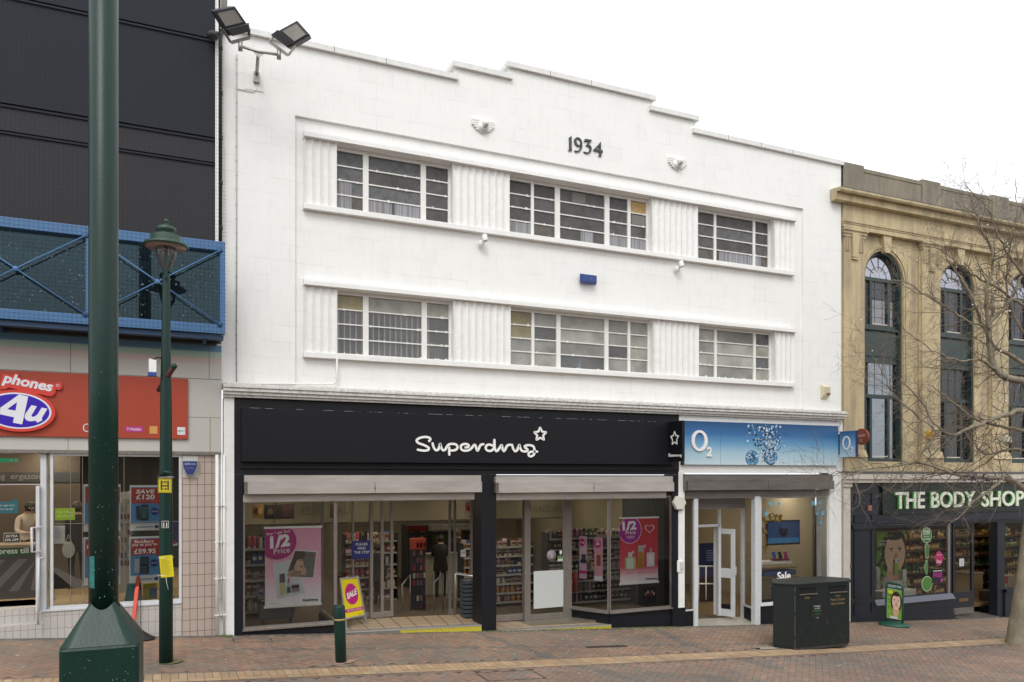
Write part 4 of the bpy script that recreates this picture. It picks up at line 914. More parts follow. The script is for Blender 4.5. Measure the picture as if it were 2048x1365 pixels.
mb.box(xL, xcl, -.25, .1, s3_ + .03, zt_, m_clad); mb.box(xL, xcl, -.25, .1, s1_ + .03, s3_, m_clad); mb.box(xL, xcl, -.25, .1, s2_ + .02, s1_, m_clad2); mb.box(xL, xcl, -.25, .1, z_clb - .3, s2_, m_clad2)
mb.box(xL, xcl - .01, -.2, .1, z_clb, zt_ - .05, m_dark)
for z in (s3_, s1_, s2_): mb.box(xL, xcl, -.275, -.25, z - .04, z - .01, m_clad)
mb.build('upper_cladding', LB)
mb = MB(); mb.box(xcl + .003, X(437, -.27), -.27, .1, z_clb, zt_, m_white); mb.build('corner_trim', LB)
mb = MB(); mb.box(xL, xR - .02, .1, 6, g(-2) - .5, zt_ - .2, m_grc) if False else mb.box(xL, xR - .1, 5.5, 6, g(-2) - .5, zt_ - .2, m_dark); mb.box(xL, xR - .05, .1, 6, zt_ - .25, zt_, m_dark); mb.box(xR - .02, xR, .11, 6, Z(440, 900), zt_, m_grc); mb.build('rear_wall', LB)
# netting in front of the cladding
def net_mat():
    m = bpy.data.materials.new('bird_net'); m.use_nodes = True; n = m.node_tree; n.nodes.clear(); L = n.links.new
    o = n.nodes.new('ShaderNodeOutputMaterial'); mx = n.nodes.new('ShaderNodeMixShader'); tr = n.nodes.new('ShaderNodeBsdfTransparent'); df = n.nodes.new('ShaderNodeBsdfDiffuse'); df.inputs[0].default_value = (.024, .024, .03, 1)
    geo = n.nodes.new('ShaderNodeNewGeometry'); sp = n.nodes.new('ShaderNodeSeparateXYZ'); L(geo.outputs['Position'], sp.inputs[0]); res = []
    for k in (0, 2):
        a = n.nodes.new('ShaderNodeMath'); a.operation = 'FRACT'; s = n.nodes.new('ShaderNodeMath'); s.operation = 'MULTIPLY'; s.inputs[1].default_value = 1 / .062; L(sp.outputs[k], s.inputs[0]); L(s.outputs[0], a.inputs[0])
        b = n.nodes.new('ShaderNodeMath'); b.operation = 'LESS_THAN'; b.inputs[1].default_value = .04; L(a.outputs[0], b.inputs[0]); res.append(b)
    mm = n.nodes.new('ShaderNodeMath'); mm.operation = 'MAXIMUM'; L(res[0].outputs[0], mm.inputs[0]); L(res[1].outputs[0], mm.inputs[1]); L(mm.outputs[0], mx.inputs[0]); L(tr.outputs[0], mx.inputs[1]); L(df.outputs[0], mx.inputs[2]); L(mx.outputs[0], o.inputs[0]); return m
YB = -.62
zr1, zr0 = Z(225, 471, YB), Z(225, 645, YB)   # top and bottom rails of the walkway
xbr = X(449.5, YB)
mb = MB(); mb.add([(xL, YB - .09, zr0 - .12), (xbr + .03, YB - .09, zr0 - .12), (xbr + .03, YB - .09, zr1 + .05), (xL, YB - .09, zr1 + .05), (xL, -.3, zt_), (xcl + .06, -.3, zt_)], [(0, 1, 2, 3), (3, 2, 5, 4)], net_mat())
tag(mb.build('bird_netting', fix=False), 'fine black bird netting stretched over the dark cladding and blue walkway', 'netting')
# walkway truss
BR = thing('glazed_walkway', 'blue steel truss walkway with rain-spotted glass panels above the red shop sign', 'walkway', (-1, YB, zr0))
rt = .075
mb = MB(); mb.box(xL, xbr, YB - .08, YB + .02, zr1 - rt, zr1 + rt, m_bluep); mb.build('top_rail', BR, bevel=.006)
mb = MB(); mb.box(xL, xbr, YB - .08, YB + .02, zr0 - rt, zr0 + rt, m_bluep); mb.build('bottom_rail', BR, bevel=.006)
posts = [xbr - .04, X(178, YB), X(178, YB) - (X(441, YB) - X(178, YB)), X(178, YB) - 2 * (X(441, YB) - X(178, YB))]
for i, x in enumerate(posts):
    mb = MB(); mb.box(x - .04, x + .04, YB - .083, YB + .023, zr0 - rt - .002, zr1 + rt + .002, m_bluep); mb.build('post', BR, bevel=.006)
for i in range(3):
    xa, xb = posts[i + 1] + .04, posts[i] - .04; mb = MB(); c = Vector(((xa + xb) / 2, YB - .1, (zr0 + zr1) / 2))
    za, zb = zr0 + rt, zr1 - rt
    for (p_, q_) in (((xa, za), (xb, zb)), ((xa, zb), (xb, za))): mb.tube([(p_[0], YB - .09, p_[1]), (q_[0], YB - .09, q_[1])], .011, 8, m_bluep)
    mb.lathe((c.x, YB - .075, c.z), [(.03, 0), (.04, .01), (.04, .02), (.02, .028)], 18, m_bluep, ax=(EX, EZ, EN))
    for x_, z_ in ((xa, za), (xb, zb), (xa, zb), (xb, za)): mb.lathe((x_, YB - .06, z_), [(.045, 0), (.045, .03)], 12, m_bluep, ax=(EX, EZ, EN))
    mb.build('cross_brace', BR)
    gm = MB(); gm.add([(xa - .02, YB + .04, za - .02), (xb + .02, YB + .04, za - .02), (xb + .02, YB + .04, zb + .02), (xa - .02, YB + .04, zb + .02)], [(0, 1, 2, 3)], glass('walkway_glass', (.14, .30, .38), .03, (.12, .18, .2), ior=1.7, dscale=1.4, refl=(.4, .6, .7))); gp = gm.build('glass_panel', BR, fix=False)
    dm = MB(); RD = random.Random(5 + i)
    for _ in range(170):
        x = RD.uniform(xa, xb); z = za + (zb - za) * RD.random() ** .8; r = RD.uniform(.004, .011) * (1.4 if RD.random() < .2 else 1)
        dm.add([(x + r * math.cos(a_), YB + .036, z + r * math.sin(a_)) for a_ in (0, 1.26, 2.5, 3.8, 5)], [(0, 1, 2, 3, 4)], mat('dried_water_spot', (.13, .18, .20), .6))
    o_ = dm.build('water_spots', gp, fix=False); o_['kind'] = 'stuff'
# behind the walkway glass: wall with paler patches, lettering imitating a van's reflection
mb = MB(); mb.box(xL, xR - .05, -.24, -.2, zr0 - .1, zr1, mat('walkway_back_wall', (.03, .045, .055), .8, noise=1, nscale=1.1, color2=(.16, .18, .19), stretch=(.6, 1, 1.6))); mb.build('back_wall', BR)
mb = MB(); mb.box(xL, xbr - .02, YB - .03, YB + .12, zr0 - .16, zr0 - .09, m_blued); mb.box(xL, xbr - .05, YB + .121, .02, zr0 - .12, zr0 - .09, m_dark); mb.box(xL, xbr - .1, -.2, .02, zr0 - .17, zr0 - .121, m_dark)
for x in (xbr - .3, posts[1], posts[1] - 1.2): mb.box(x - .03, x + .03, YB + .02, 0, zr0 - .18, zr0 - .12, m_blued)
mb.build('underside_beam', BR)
def oval_board(cx, cz, rx, rz, Y, hx): pass
p = PT(383, 547, -.26); BO = Board((p.x - .62, -.33, p.z - .13), EX, EZ, 1.0, .24, col('101418')); BO.ell(.5, .5, .5, .115, col('0c1412')); BO.txt('apnr', .48, .5, w=.62, h=.42, m=col('4c9a2c', .5, 1.2), bold=.03, shear=.3); o_ = BO.build('van_reflection'); tag(o_, 'imitated van reflection, green lettering on a dark oval set behind the walkway glass', 'sign')  # board painted as a van with green lettering mirrored in the glass
# fascia bands
zA, zB, zC, zD, zE = Z(221, 676.5), Z(188, 749), Z(188, 875.5), Z(221, 902), 0
m_stripe = ramp_mat('faded_rainbow_fascia', zB, zA, [(0, 'b9b8b1'), (.40, 'b8b5ac'), (.45, 'bdaba6'), (.58, 'bba8a1'), (.62, '9fb5a6'), (.76, '99b5a9'), (.79, '5f8aa8'), (1, '5b829e')], .6)
mb = MB(); mb.box(xL, xR - .004, -.06, .25, zB + .004, zA, m_stripe); mb.box(xL, xR - .002, -.07, -.06, zA - .02, zA + .004, m_white)
for px in (142, 418): mb.box(X(px) - .004, X(px) + .004, -.0615, -.058, zB, zA, m_grout)
mb.build('striped_fascia', LB)
mb = MB(); zq = Z(410, 836); mb.box(xL, xR - .004, -.055, .25, zq + .003, zB - .003, m_grc); mb.box(xL, xR - .004, -.055, .25, zD, zq - .003, m_grc)
for px in (420, 137): mb.box(X(px) - .004, X(px) + .004, -.0565, -.053, zD, zq if px == 420 else zq, m_grout)
mb.build('cream_fascia', LB)
mb = MB(); mb.box(xL, xR - .004, -.05, .6, zD - .05, zD - .001, m_alu); mb.build('soffit', LB)
# red sign
rx1 = X(376, -.1)
RS = thing('shop_sign', 'orange-red fascia sign with a blue oval logo and a row of small network badges', 'sign', (rx1, -.1, zC))
m_red = mat('orange_red_panel', (.37, .05, .02), .45, noise=.15, nscale=2); zrs0, zrs1 = Z(188, 875.5, -.1), Z(188, 749, -.1)
mb = MB(); mb.box(xL, rx1, -.1, -.0555, zrs0, zrs1, m_red); mb.build('panel', RS, bevel=.004)
m_rr = mat('glossy_red_letter_case', (.62, .05, .035), .35); m_bl = mat('deep_blue_acrylic', (.035, .01, .40), .3); m_wl = mat('lilac_white_acrylic', (.74, .75, .80), .35)
fr_ = px_map(0, 740, 10.5, -.15)
c = fr_((380, 878)); R1 = fr_((1165, 878))[0] - c[0]
mb = MB()
def ellipse(cx, cz, rx, rz, tilt, n=48): return [(cx + rx * math.cos(t) * math.cos(tilt) - rz * math.sin(t) * math.sin(tilt), cz + rx * math.cos(t) * math.sin(tilt) + rz * math.sin(t) * math.cos(tilt)) for t in [2 * math.pi * i / n for i in range(n)]]
sc1 = (fr_((0, 0))[1] - fr_((0, 1000))[1]) / 1000
for (rx, rz, Y, m_) in ((R1, 440 * sc1, -.16, m_rr), (R1 - 72 * sc1, 382 * sc1, -.163, m_wl), (R1 - 110 * sc1, 350 * sc1, -.166, m_bl)):
    mb.prism([(a, Y, b) for a, b in ellipse(c[0] + .0, c[1] + .012, rx, rz, math.radians(-3))], EN, .06 if Y == -.16 else .004, m_)
mb.build('oval_logo', RS)
mb = MB()
four = [[(410, 520), (595, 565), (470, 1150), (275, 1112), (300, 1000), (0, 935), (-50, 870), (20, 800)]]
hole = [(365, 680), (155, 830), (330, 860)]
def poly3(mb, pts, Y, d, m): 
    P = [(fr_(q)[0], Y, fr_(q)[1]) for q in pts]; n = len(P); fs = tessellate_polygon([[Vector((a, b_, 0)) for a, _, b_ in P]])
    mb.add(P + [(a, Y + d, b_) for a, _, b_ in P], [tuple(t) for t in fs] + [(i, i + n, (i + 1) % n + n, (i + 1) % n) for i in range(n)], m)
poly3(mb, [(410, 520), (595, 565), (470, 1150), (275, 1112), (300, 1000), (0, 935), (10, 800), (410, 520), (365, 680), (155, 830), (330, 860), (365, 680)], -.169, .004, m_wl)
poly3(mb, [(665, 745), (780, 770), (665, 960), (680, 990), (730, 985), (790, 940), (880, 795), (1000, 820), (885, 1010), (890, 1065), (785, 1115), (760, 1070), (640, 1085), (560, 1065), (520, 1010), (530, 940)], -.169, .004, m_wl)
mb.build('lettering', RS, fix=False)
mb = MB(); tr_ = Vector((fr_((1110, 430))[0] - fr_((60, 230))[0], 0, fr_((1110, 430))[1] - fr_((60, 230))[1])); tr_n = tr_.normalized(); up_ = Vector((-tr_n.z, 0, tr_n.x))
o_ = Vector((fr_((585, 305))[0], -.15, fr_((585, 305))[1]))
blob = [(5, 370), (40, 100), (120, 90), (245, 120), (300, 62), (380, 90), (420, 180), (640, 205), (800, 235), (1030, 290), (1130, 300), (1180, 262), (1280, 280), (1305, 360), (1260, 420), (1165, 415), (1160, 480), (1090, 550), (990, 545), (880, 520), (600, 470), (300, 400), (180, 370), (120, 405), (40, 405)]
bl2 = catmull(blob, 3, True); P = [(fr_(q)[0], -.14, fr_(q)[1]) for q in bl2]; n = len(P); mb.add(P + [(a, -.101, b) for a, _, b in P], [tuple(t) for t in tessellate_polygon([[Vector((a, b, 0)) for a, _, b in P]])] + [(i, i + n, (i + 1) % n + n, (i + 1) % n) for i in range(n)], m_rr)
mb.text('phones', (o_.x, -.1405, o_.z + .01), tr_n, up_, EN, w=tr_.length * 1.0, h=.205, m=m_wl, d=.004, bold=.035, shear=.15)
q = fr_((1212, 330)); mb.stroke([(.018 * math.cos(t), .018 * math.sin(t)) for t in [2 * math.pi * i / 16 for i in range(16)]], .006, (q[0], -.1405, q[1]), EX, EZ, EN, .004, m_wl, closed=True); mb.build('word_sign', RS, fix=False)
def badge(px0, px1, py0, py1, hx, t=None, tc='ffffff', nm='badge'):
    a = PT(px0, py1, -.101); b = PT(px1, py0, -.101); B_ = Board((a.x, -.104, a.z), EX, EZ, b.x - a.x, b.z - a.z, col(hx), .002)
    if t: B_.txt(t, .5, .5, w=.85, m=col(tc))
    return B_.build(nm, RS)
badge(251, 286, 854, 864, 'c43a98', 'T·Mobile·'); badge(299, 315, 853, 868, 'e0a15c'); badge(354.5, 370.5, 855, 870, 'e8e8ea', 'LEWT', '333333')
mb = MB(); q = PT(338, 863, -.101); mb.text('2', (q.x + .03, -.102, q.z - .02), EX, EZ, EN, h=.05, m=m_wl, d=.003, bold=.03); mb.text('O', (q.x - .01, -.102, q.z + .01), EX, EZ, EN, h=.1, m=m_wl, d=.003, bold=.02)
q = PT(174, 856, -.101); mb.stroke([(.05 * math.cos(t), .06 * math.sin(t)) for t in [2 * math.pi * i / 20 for i in range(20)]], .012, (q.x, -.101, q.z), EX, EZ, EN, .003, m_wl, closed=True); mb.build('badge', RS, fix=False)
# shopfront: tiled pier, base, windows, door
m_ptile = brick_paint('pinkish_glazed_tile', (.46, .38, .33), (.13, .09, .07), .115, .19, .005, noise=1, n2=(.38, .30, .25), rough=.3)
m_wtile = brick_paint('white_glazed_tile', (.50, .48, .45), (.24, .21, .19), .10, .20, .004, noise=1, n2=(.38, .35, .32), rough=.35, stain=(.16, .13, .10), stz=(g(0) - .05, g(0) + .3))
for m_ in (m_ptile, m_wtile):
    for nd in m_.node_tree.nodes:
        if nd.type == 'TEX_BRICK': nd.offset = 0
zgl = zD - .05; YG = .03
mb = MB(); mb.box(X(363), X(431), .0, .3, g(.5) - .1, zgl, m_ptile); mb.build('tiled_pier', LB)
mb = MB(); mb.box(X(431) + .002, xR + .03, .02, .3, g(.6) - .1, zgl, m_white); mb.build('end_pier', LB)
zb = Z(250, 1214)
mb = MB(); mb.box(X(88), X(363) - .002, .0, .3, g(-1) - .2, zb, m_wtile)
mb.prism([(xL, .001, g(xL) - .1), (X(88) - .002, .001, g(-1.8) - .1), (X(88) - .002, .001, Z(80, 1247)), (X(0), .001, Z(0, 1254)), (xL, .001, Z(0, 1254))], EN, .3, m_wtile)
mb.box(xL, X(88) - .002, .25, .5, g(-2) - .1, Z(40, 1216, .3), m_wtile); mb.box(xL, X(88), .5, 1.4, Z(40, 1216, .5) - .05, Z(40, 1216, .5), m_tile)
mb.box(X(80), X(363) - .002, -.02, .3, zb, zb + .03, m_wframe); mb.build('tiled_plinth', LB)
def lwindow(pa, pb, z0, z1, nm='shop_window', t=.04):
    mb = MB(); frame_rect(mb, (X(pa, YG), YG), (X(pb, YG), YG), z0, z1, t, m_wframe, .06, bot=.05); w_ = mb.build(nm, LB); mb = MB(); pane(mb, (X(pa, YG), YG), (X(pb, YG), YG), z0, z1 - .04); mb.build('pane', w_, fix=False); return w_
w_ = lwindow(101, 363, zb + .03, zgl); mb = MB()
for px in (141, 165, 236, 248): mb.box(X(px, YG) - .004, X(px, YG) + .004, YG - .006, YG + .006, zb + .08, zgl - .04, m_alu)
mb.box(X(101, YG), X(363, YG), YG - .006, YG + .006, Z(300, 1045), Z(300, 1045) + .008, m_alu); mb.build('glass_joint', w_)
mb = MB(); mb.box(X(86, .3), X(98, .3), .03, .4, Z(90, 1222), zgl, m_wframe); mb.build('door_post', LB, bevel=.005)
mb = MB(); mb.box(xL, X(88, .35), .33, .4, Z(40, 970, .35), Z(40, 976, .35) + .06, m_wframe); mb.build('transom', LB)
mb = MB(); y0_, y1_ = .36, -.15; xA, xB = X(75, .36), X(82, .1); frame_rect(mb, (X(88, .36), .36), (X(75, -.05), -.05), Z(80, 1218, .2), Z(80, 972, .35), .05, m_wframe, .05); d_ = mb.build('door', LB, bevel=.004)
mb = MB(); pane(mb, (X(88, .36), .36), (X(75, -.05), -.05), Z(80, 1210, .2), Z(80, 980, .35)); mb.build('pane', d_, fix=False)
mb = MB()
for (z0, z1, xx) in ((Z(70, 1103), Z(70, 1055), X(64, -.1)),): mb.tube([(xx + .12, -.06, z1), (xx, -.12, z1), (xx, -.12, z0), (xx + .12, -.06, z0)], .018, 10, m_wframe)
x_ = X(78, -.12); mb.tube([(x_ + .05, -.08, Z(78, 1116)), (x_, -.14, Z(78, 1116)), (x_ - .01, -.14, Z(78, 1247))], .018, 10, m_wframe); mb.build('handle', d_)
# alarm box and pipes on the pier
p = PT(380, 937, -.02); mb = MB(); mb.box(X(365), X(396), -.015, -.002, Z(380, 956), Z(380, 912), m_grc); t = thing('alarm_box', 'blue shield-shaped alarm box on the tiled pier beside the phone shop window', 'alarm box', (p.x, -.015, p.z)); mb.build('back_plate', t)
fa = px_map(360, 900, 2048 / 480 * 1.0, -.05)
sh = [(-.13, .12), (.13, .12), (.12, .02), (.07, -.10), (.05, -.13), (-.05, -.13), (-.07, -.10), (-.12, .02)]
mb = MB(); mb.prism([(p.x + a, -.09, p.z + b + .01) for a, b in sh], EN, .074, col('aab0b8')); mb.build('cover', t, bevel=.008)
mb = MB(); mb.prism([(p.x + a * .86, -.095, p.z + b * .88 + .01) for a, b in sh], EN, .006, col('2c3a7c')); mb.text('defence', (p.x, -.0955, p.z + .075), EX, EZ, EN, w=.17, m=col('c9cfd8'), d=.002); mb.text('security', (p.x, -.0955, p.z - .0), EX, EZ, EN, w=.11, m=col('8e9ac4'), d=.002); mb.build('badge', t)
mb = MB()
for dx, r in ((0, .028), (.075, .012), (.115, .02)):
    x = X(433.5) + dx; mb.tube([(x, -.05, g(.7) + (.02 if r > .015 else .6)), (x, -.05, zD - .05)], r, 10, m_white)
    for k in range(4): z = g(.7) + .35 + k * .62; mb.box(x - r - .008, x + r + .008, -.08, .02, z, z + .02, m_white)
mb.tube([(X(436), -.06, g(.7) + .75), (X(441), -.07, g(.7) + .6), (X(443), -.07, g(.7) + .4), (X(440), -.07, g(.7) + .3)], .006, 6, m_pipe)
tag(mb.build('service_pipes'), 'white painted service pipes at the corner between the tiled pier and the white building', 'pipes')
# concrete stub and dark dome beside the netted wall
mb = MB(); mb.box(X(437, .5), X(455, .5), .5, 1.1, Z(445, 90, .5), zt_ + .5, mat('weathered_concrete', (.38, .37, .33), .8, noise=.7, nscale=3)); tag(mb.build('chimney_stack'), 'pale concrete stack rising behind the joint of the two buildings', 'stack')
mb = MB(); p = PT(425, 66, -.4); mb.lathe((p.x, -.4, p.z - .1), [(.02, -.02), (.09, .02), (.1, .06), (.05, .12), (.02, .14)], 16, m_dark); mb.box(p.x, p.x + .1, -.42, -.27, p.z, p.z + .03, m_dark); tag(mb.build('dome_camera'), 'small black dome camera on the edge of the netted cladding', 'camera')
# building across the street, behind the viewer: it is what the glass reflects
mb = MB(); mo = mat('opposite_brick', (.16, .10, .075), .8, noise=.5, nscale=2); mb.box(-30, 45, -39, -34, -3, 9.5, mo)
for k in range(22):
    for z in (3.2, 6.3): mb.box(-28 + k * 3.3, -26.6 + k * 3.3, -34, -33.97, z, z + 1.7, m_dark)
    mb.box(-28.6 + k * 3.3, -26 + k * 3.3, -34, -33.96, -.5, 2.2, mat('opposite_shopfront', (.05, .05, .055), .4))
tag(mb.build('terrace_building'), 'long brown brick terrace across the street behind the viewer', 'building')
# ------------------------------------------------------------------ stone building with the green-fronted shop
def stone_mat(name, a, b_, c, rough=.8, bw=.95, bh=.42):
    m = brick_paint(name, a, tuple(x * .78 for x in a), bw, bh, .004, noise=.5, n2=b_, rough=rough, bump=.35); n = m.node_tree; L = n.links.new; bs = n.nodes['Principled BSDF']
    src = bs.inputs['Base Color'].links[0].from_socket; geo = n.nodes.new('ShaderNodeNewGeometry'); mp = n.nodes.new('ShaderNodeMapping'); mp.inputs['Scale'].default_value = (2.2, 2.2, .35)
    t = n.nodes.new('ShaderNodeTexNoise'); t.inputs['Scale'].default_value = 1.2; t.inputs['Detail'].default_value = 9; t.inputs['Roughness'].default_value = .7; L(geo.outputs['Position'], mp.inputs[0]); L(mp.outputs[0], t.inputs['Vector'])
    r = n.nodes.new('ShaderNodeValToRGB'); r.color_ramp.elements[0].position = .44; r.color_ramp.elements[1].position = .68; L(t.outputs[0], r.inputs[0])
    x = n.nodes.new('ShaderNodeMix'); x.data_type = 'RGBA'; L(r.outputs[0], x.inputs[0]); L(src, x.inputs[6]); x.inputs[7].default_value = (*c, 1); L(x.outputs[2], bs.inputs['Base Color']); return m
m_stone = stone_mat('bath_stone', (.55, .45, .27), (.40, .32, .185), (.30, .25, .165))
m_stoned = stone_mat('blackened_parapet_stone', (.19, .17, .135), (.07, .062, .05), (.30, .26, .18), bw=1.4, bh=.6)
m_grn = mat('dark_green_joinery', (.022, .045, .042), .4, noise=.3, nscale=5)
m_navy = mat('navy_black_shopfront', (.009, .013, .021), .38, noise=.4, nscale=6, color2=(.014, .018, .027))
m_lead = mat('lead_flashing', (.13, .13, .14), .5, .3, noise=.6, nscale=9)
m_cream = mat('cream_painted_timber', (.62, .57, .50), .5, noise=.4, nscale=5)
SB = thing('stone_building', 'golden stone building with blackened parapet, pilasters and tall arched windows', 'building', (15.2, 0, g(15.2)))
X0, PER, XE = 15.0, 2.75, 25.5
BX = X0 - .4
YP, YW, YR = -.0, .10, .16
zpt, zpl, zct, zcb = Z(1717, 332.4), Z(1717, 338.4), Z(1681, 373, -.32), Z(1681, 404, -.1)
za_t, za_b = Z(1690, 441), Z(1690, 455)
zcap0, zcap1 = Z(1690, 470), Z(1690, 455)
mb = MB(); mb.box(X0, XE, -.02, .5, zct - .02, zpl, m_stoned); x = X0
while x < XE: mb.box(x, x + .68, -.05, .53, zct - .02, zpt, m_stoned); x += PER
x = X0; mb.box(X0 + .01, XE, -.035, .51, zpl - .07, zpl + .02, m_stoned); mb.build('parapet', SB)
mb = MB()
prof = [(-.05, zcb), (-.20, zcb + .01), (-.21, zcb + .17), (-.24, zcb + .19), (-.31, zct - .1), (-.34, zct - .06), (-.34, zct - .01), (-.02, zct + .03)]
n = len(prof); V = [(BX if k == 0 else XE, y, z) for k in (0, 1) for y, z in prof]
V = [(BX + (.32 - min(.32, abs(prof[i][0])))*.0, prof[i][0], prof[i][1]) for i in range(n)] + [(XE, prof[i][0], prof[i][1]) for i in range(n)]
mb.add(V, [tuple(range(n)), tuple(range(2 * n - 1, n - 1, -1))] + [(i, (i + 1) % n, n + (i + 1) % n, n + i) for i in range(n)], m_stone)
mb.box(BX + .02, XE, -.345, -.0, zct - .01, zct + .008, m_lead); mb.build('cornice', SB)
mb = MB(); mb.box(X0, XE, -.045, .3, za_t, zcb, m_stone); mb.box(X0 - .02, XE, -.09, .3, za_t - .05, za_t, m_stone); mb.box(X0 - .01, XE, -.07, .3, za_t - .09, za_t - .051, m_stone); mb.box(X0, XE, -.055, .3, za_b - .03, za_t - .091, m_stone); mb.build('entablature', SB)
# wall with arched openings
zsill, zspr = Z(1775, 924, .2), Z(1740, 553, .1)
AW = 1.36; R = AW / 2; ztop_ = zspr + R
nb = 4; mb = MB()
for k in range(nb):
    xa = X0 + k * PER; ol, orr = xa + .86, xa + .86 + AW; cx = (ol + orr) / 2; xn = xa + PER
    mb.box(xa, ol, YW, YR, zsill - .2, za_b, m_stone); mb.box(orr, xn, YW, YR, zsill - .2, za_b, m_stone)
    N = 24; P = [(cx - R * math.cos(math.pi * i / N), zspr + R * math.sin(math.pi * i / N)) for i in range(N + 1)]
    for i in range(N):
        (a, b), (c, d) = P[i], P[i + 1]
        mb.add([(a, YW, b), (c, YW, d), (c, YW, za_b), (a, YW, za_b)], [(0, 1, 2, 3)], m_stone)
        mb.add([(a, YW, b), (c, YW, d), (c, YR, d), (a, YR, b)], [(3, 2, 1, 0)], m_stone)
mb.build('wall', SB, fix=False)
for k in range(nb):
    xa = X0 + k * PER; ol, orr = xa + .86, xa + .86 + AW; cx = (ol + orr) / 2
    mb = MB(); mb.box(xa + .06, xa + .74, YP, YW, zsill + .02, zcap0 - .02, m_stone); mb.box(xa - .0 + .01, xa + .80, YP + .05, YW, zsill + .02, zcap0 - .2, m_stone)
    mb.box(xa + .02, xa + .80, YP - .05, YW, zcap0 + .04, zcap1 - .02, m_stone); mb.box(xa, xa + .82, YP - .08, YW, zcap1 - .07, zcap1, m_stone); mb.box(xa + .04, xa + .77, YP - .03, YW, zcap0 - .03, zcap0 + .04, m_stone)
    for q in range(3):
        for x0_ in (xa + .09, xa + .56): mb.box(x0_ + q * .055, x0_ + q * .055 + .03, YP - .028, YP, zcap0 - .38, zcap0 - .03, m_stone)
    mb.prism([(xa + .29, YP - .07, zcap0 + .03), (xa + .52, YP - .07, zcap0 + .03), (xa + .50, YP - .045, zcap0 - .52), (xa + .31, YP - .045, zcap0 - .52)], EN, .1, m_stone)
    mb.box(xa + .30, xa + .51, YP - .05, YP, zcap0 - .58, zcap0 - .54, m_stone); mb.build('pilaster', SB)
    # arch moulding and keystone
    mb = MB(); N = 24
    for rr, w, y in ((R + .1, .07, YW - .045), (R + .035, .05, YW - .02)):
        pts = [(-rr, -2.6), (-rr, -1.2)] + [(-rr * math.cos(math.pi * i / N), rr * math.sin(math.pi * i / N)) for i in range(N + 1)] + [(rr, -1.2), (rr, -2.6)]
        mb.stroke(pts, w, (cx, YW + .001, zspr), EX, EZ, EN, YW + .001 - y, m_stone, cap=0)
    mb.build('arch_moulding', SB, fix=False)
    mb = MB(); mb.prism([(cx - .09, YW - .12, ztop_ - .06), (cx + .09, YW - .12, ztop_ - .06), (cx + .15, YW - .12, za_b - .04), (cx - .15, YW - .12, za_b - .04)], EN, .12, m_stone); mb.box(cx - .16, cx + .16, YW - .14, YW, za_b - .04, za_b, m_stone); mb.build('keystone', SB)
    # window joinery
    yj = .26; z1 = Z(1775, 563, yj); z2, z3, z4 = Z(1775, 657, yj), Z(1775, 728, yj), Z(1775, 795, yj); zb_ = zsill
    mb = MB(); pts = [(-R + .03, zb_ - zspr)] + [(-(R - .03) * math.cos(math.pi * i / N), (R - .03) * math.sin(math.pi * i / N)) for i in range(N + 1)] + [(R - .03, zb_ - zspr)]
    mb.stroke(pts, .07, (cx, yj + .04, zspr), EX, EZ, EN, .16, m_grn, cap=0)
    for z, h in ((zspr - .02, .09), (z4, .09), (z2 - .02, .12), (zb_ + .04, .1)): mb.box(ol + .03, orr - .03, yj - .045, yj + .05, z - h / 2, z + h / 2, m_grn)
    for q in (.27, .73):
        x_ = ol + AW * q; mb.box(x_ - .04, x_ + .04, yj - .04, yj + .048, z2, zspr - .04, m_grn); mb.box(x_ - .04, x_ + .04, yj - .04, yj + .048, zb_ + .08, z4, m_grn)
    mb.box(ol + AW * .3, ol + AW * .7, yj - .05, yj - .041, zb_ + .12, zb_ + .15, m_cream); mb.box(ol + AW * .3, ol + AW * .7, yj - .05, yj - .041, z2 + .05, z2 + .08, m_cream)
    w_ = mb.build('arched_window', SB, fix=False)
    mb = MB(); gd = glass('dark_reflecting_pane', (.22, .24, .26), .10, (.10, .11, .13), ior=1.7, rough=.02, refl=(.6, .65, .7)); gl_ = glass('sky_reflecting_pane', (.2, .2, .2), .22, (.20, .20, .23), ior=2.3, rough=.02, refl=(.44, .44, .50))
    pts = [(cx + (R - .05) * math.cos(math.pi * i / N), yj + .01, zspr + (R - .05) * math.sin(math.pi * i / N)) for i in range(N + 1)]; mb.add(pts, [tuple(range(N, -1, -1))], gl_)
    mb.add([(ol, yj + .01, z2), (orr, yj + .01, z2), (orr, yj + .01, zspr), (ol, yj + .01, zspr)], [(0, 1, 2, 3)], gl_); mb.add([(ol, yj + .01, zb_), (orr, yj + .01, zb_), (orr, yj + .01, z3), (ol, yj + .01, z3)], [(0, 1, 2, 3)], gd); mb.build('pane', w_, fix=False)
    mb = MB(); ml = mat('leaded_came', (.09, .09, .10), .5)
    for a_ in range(1, 6): t = math.pi * a_ / 6; mb.bar((cx + .30 * R * math.cos(t), yj, zspr + .05 + .30 * R * math.sin(t)), (cx + .93 * R * math.cos(t), yj, zspr + .05 + .9 * R * math.sin(t)), .009, .008, ml)
    mb.tube([(cx + .42 * R * math.cos(math.pi * i / 16), yj, zspr + .04 + .42 * R * math.sin(math.pi * i / 16)) for i in range(17)], .005, 5, ml)
    for q in range(1, 5): x_ = ol + AW * q / 5; mb.box(x_ - .004, x_ + .004, yj - .004, yj + .008, z4 + .05, z3, ml); mb.box(x_ - .003, x_ + .003, yj - .002, yj + .008, z2, zspr, ml)
    for q in range(1, 5): z_ = z2 + (zspr - z2) * q / 5; mb.box(ol, orr, yj - .002, yj + .007, z_ - .005, z_ + .005, ml)
    for q in (.33, .66): z_ = z4 + (z3 - z4) * q; mb.box(ol, orr, yj - .004, yj + .007, z_ - .005, z_ + .005, ml)
    mb.build('glazing_bars', w_)
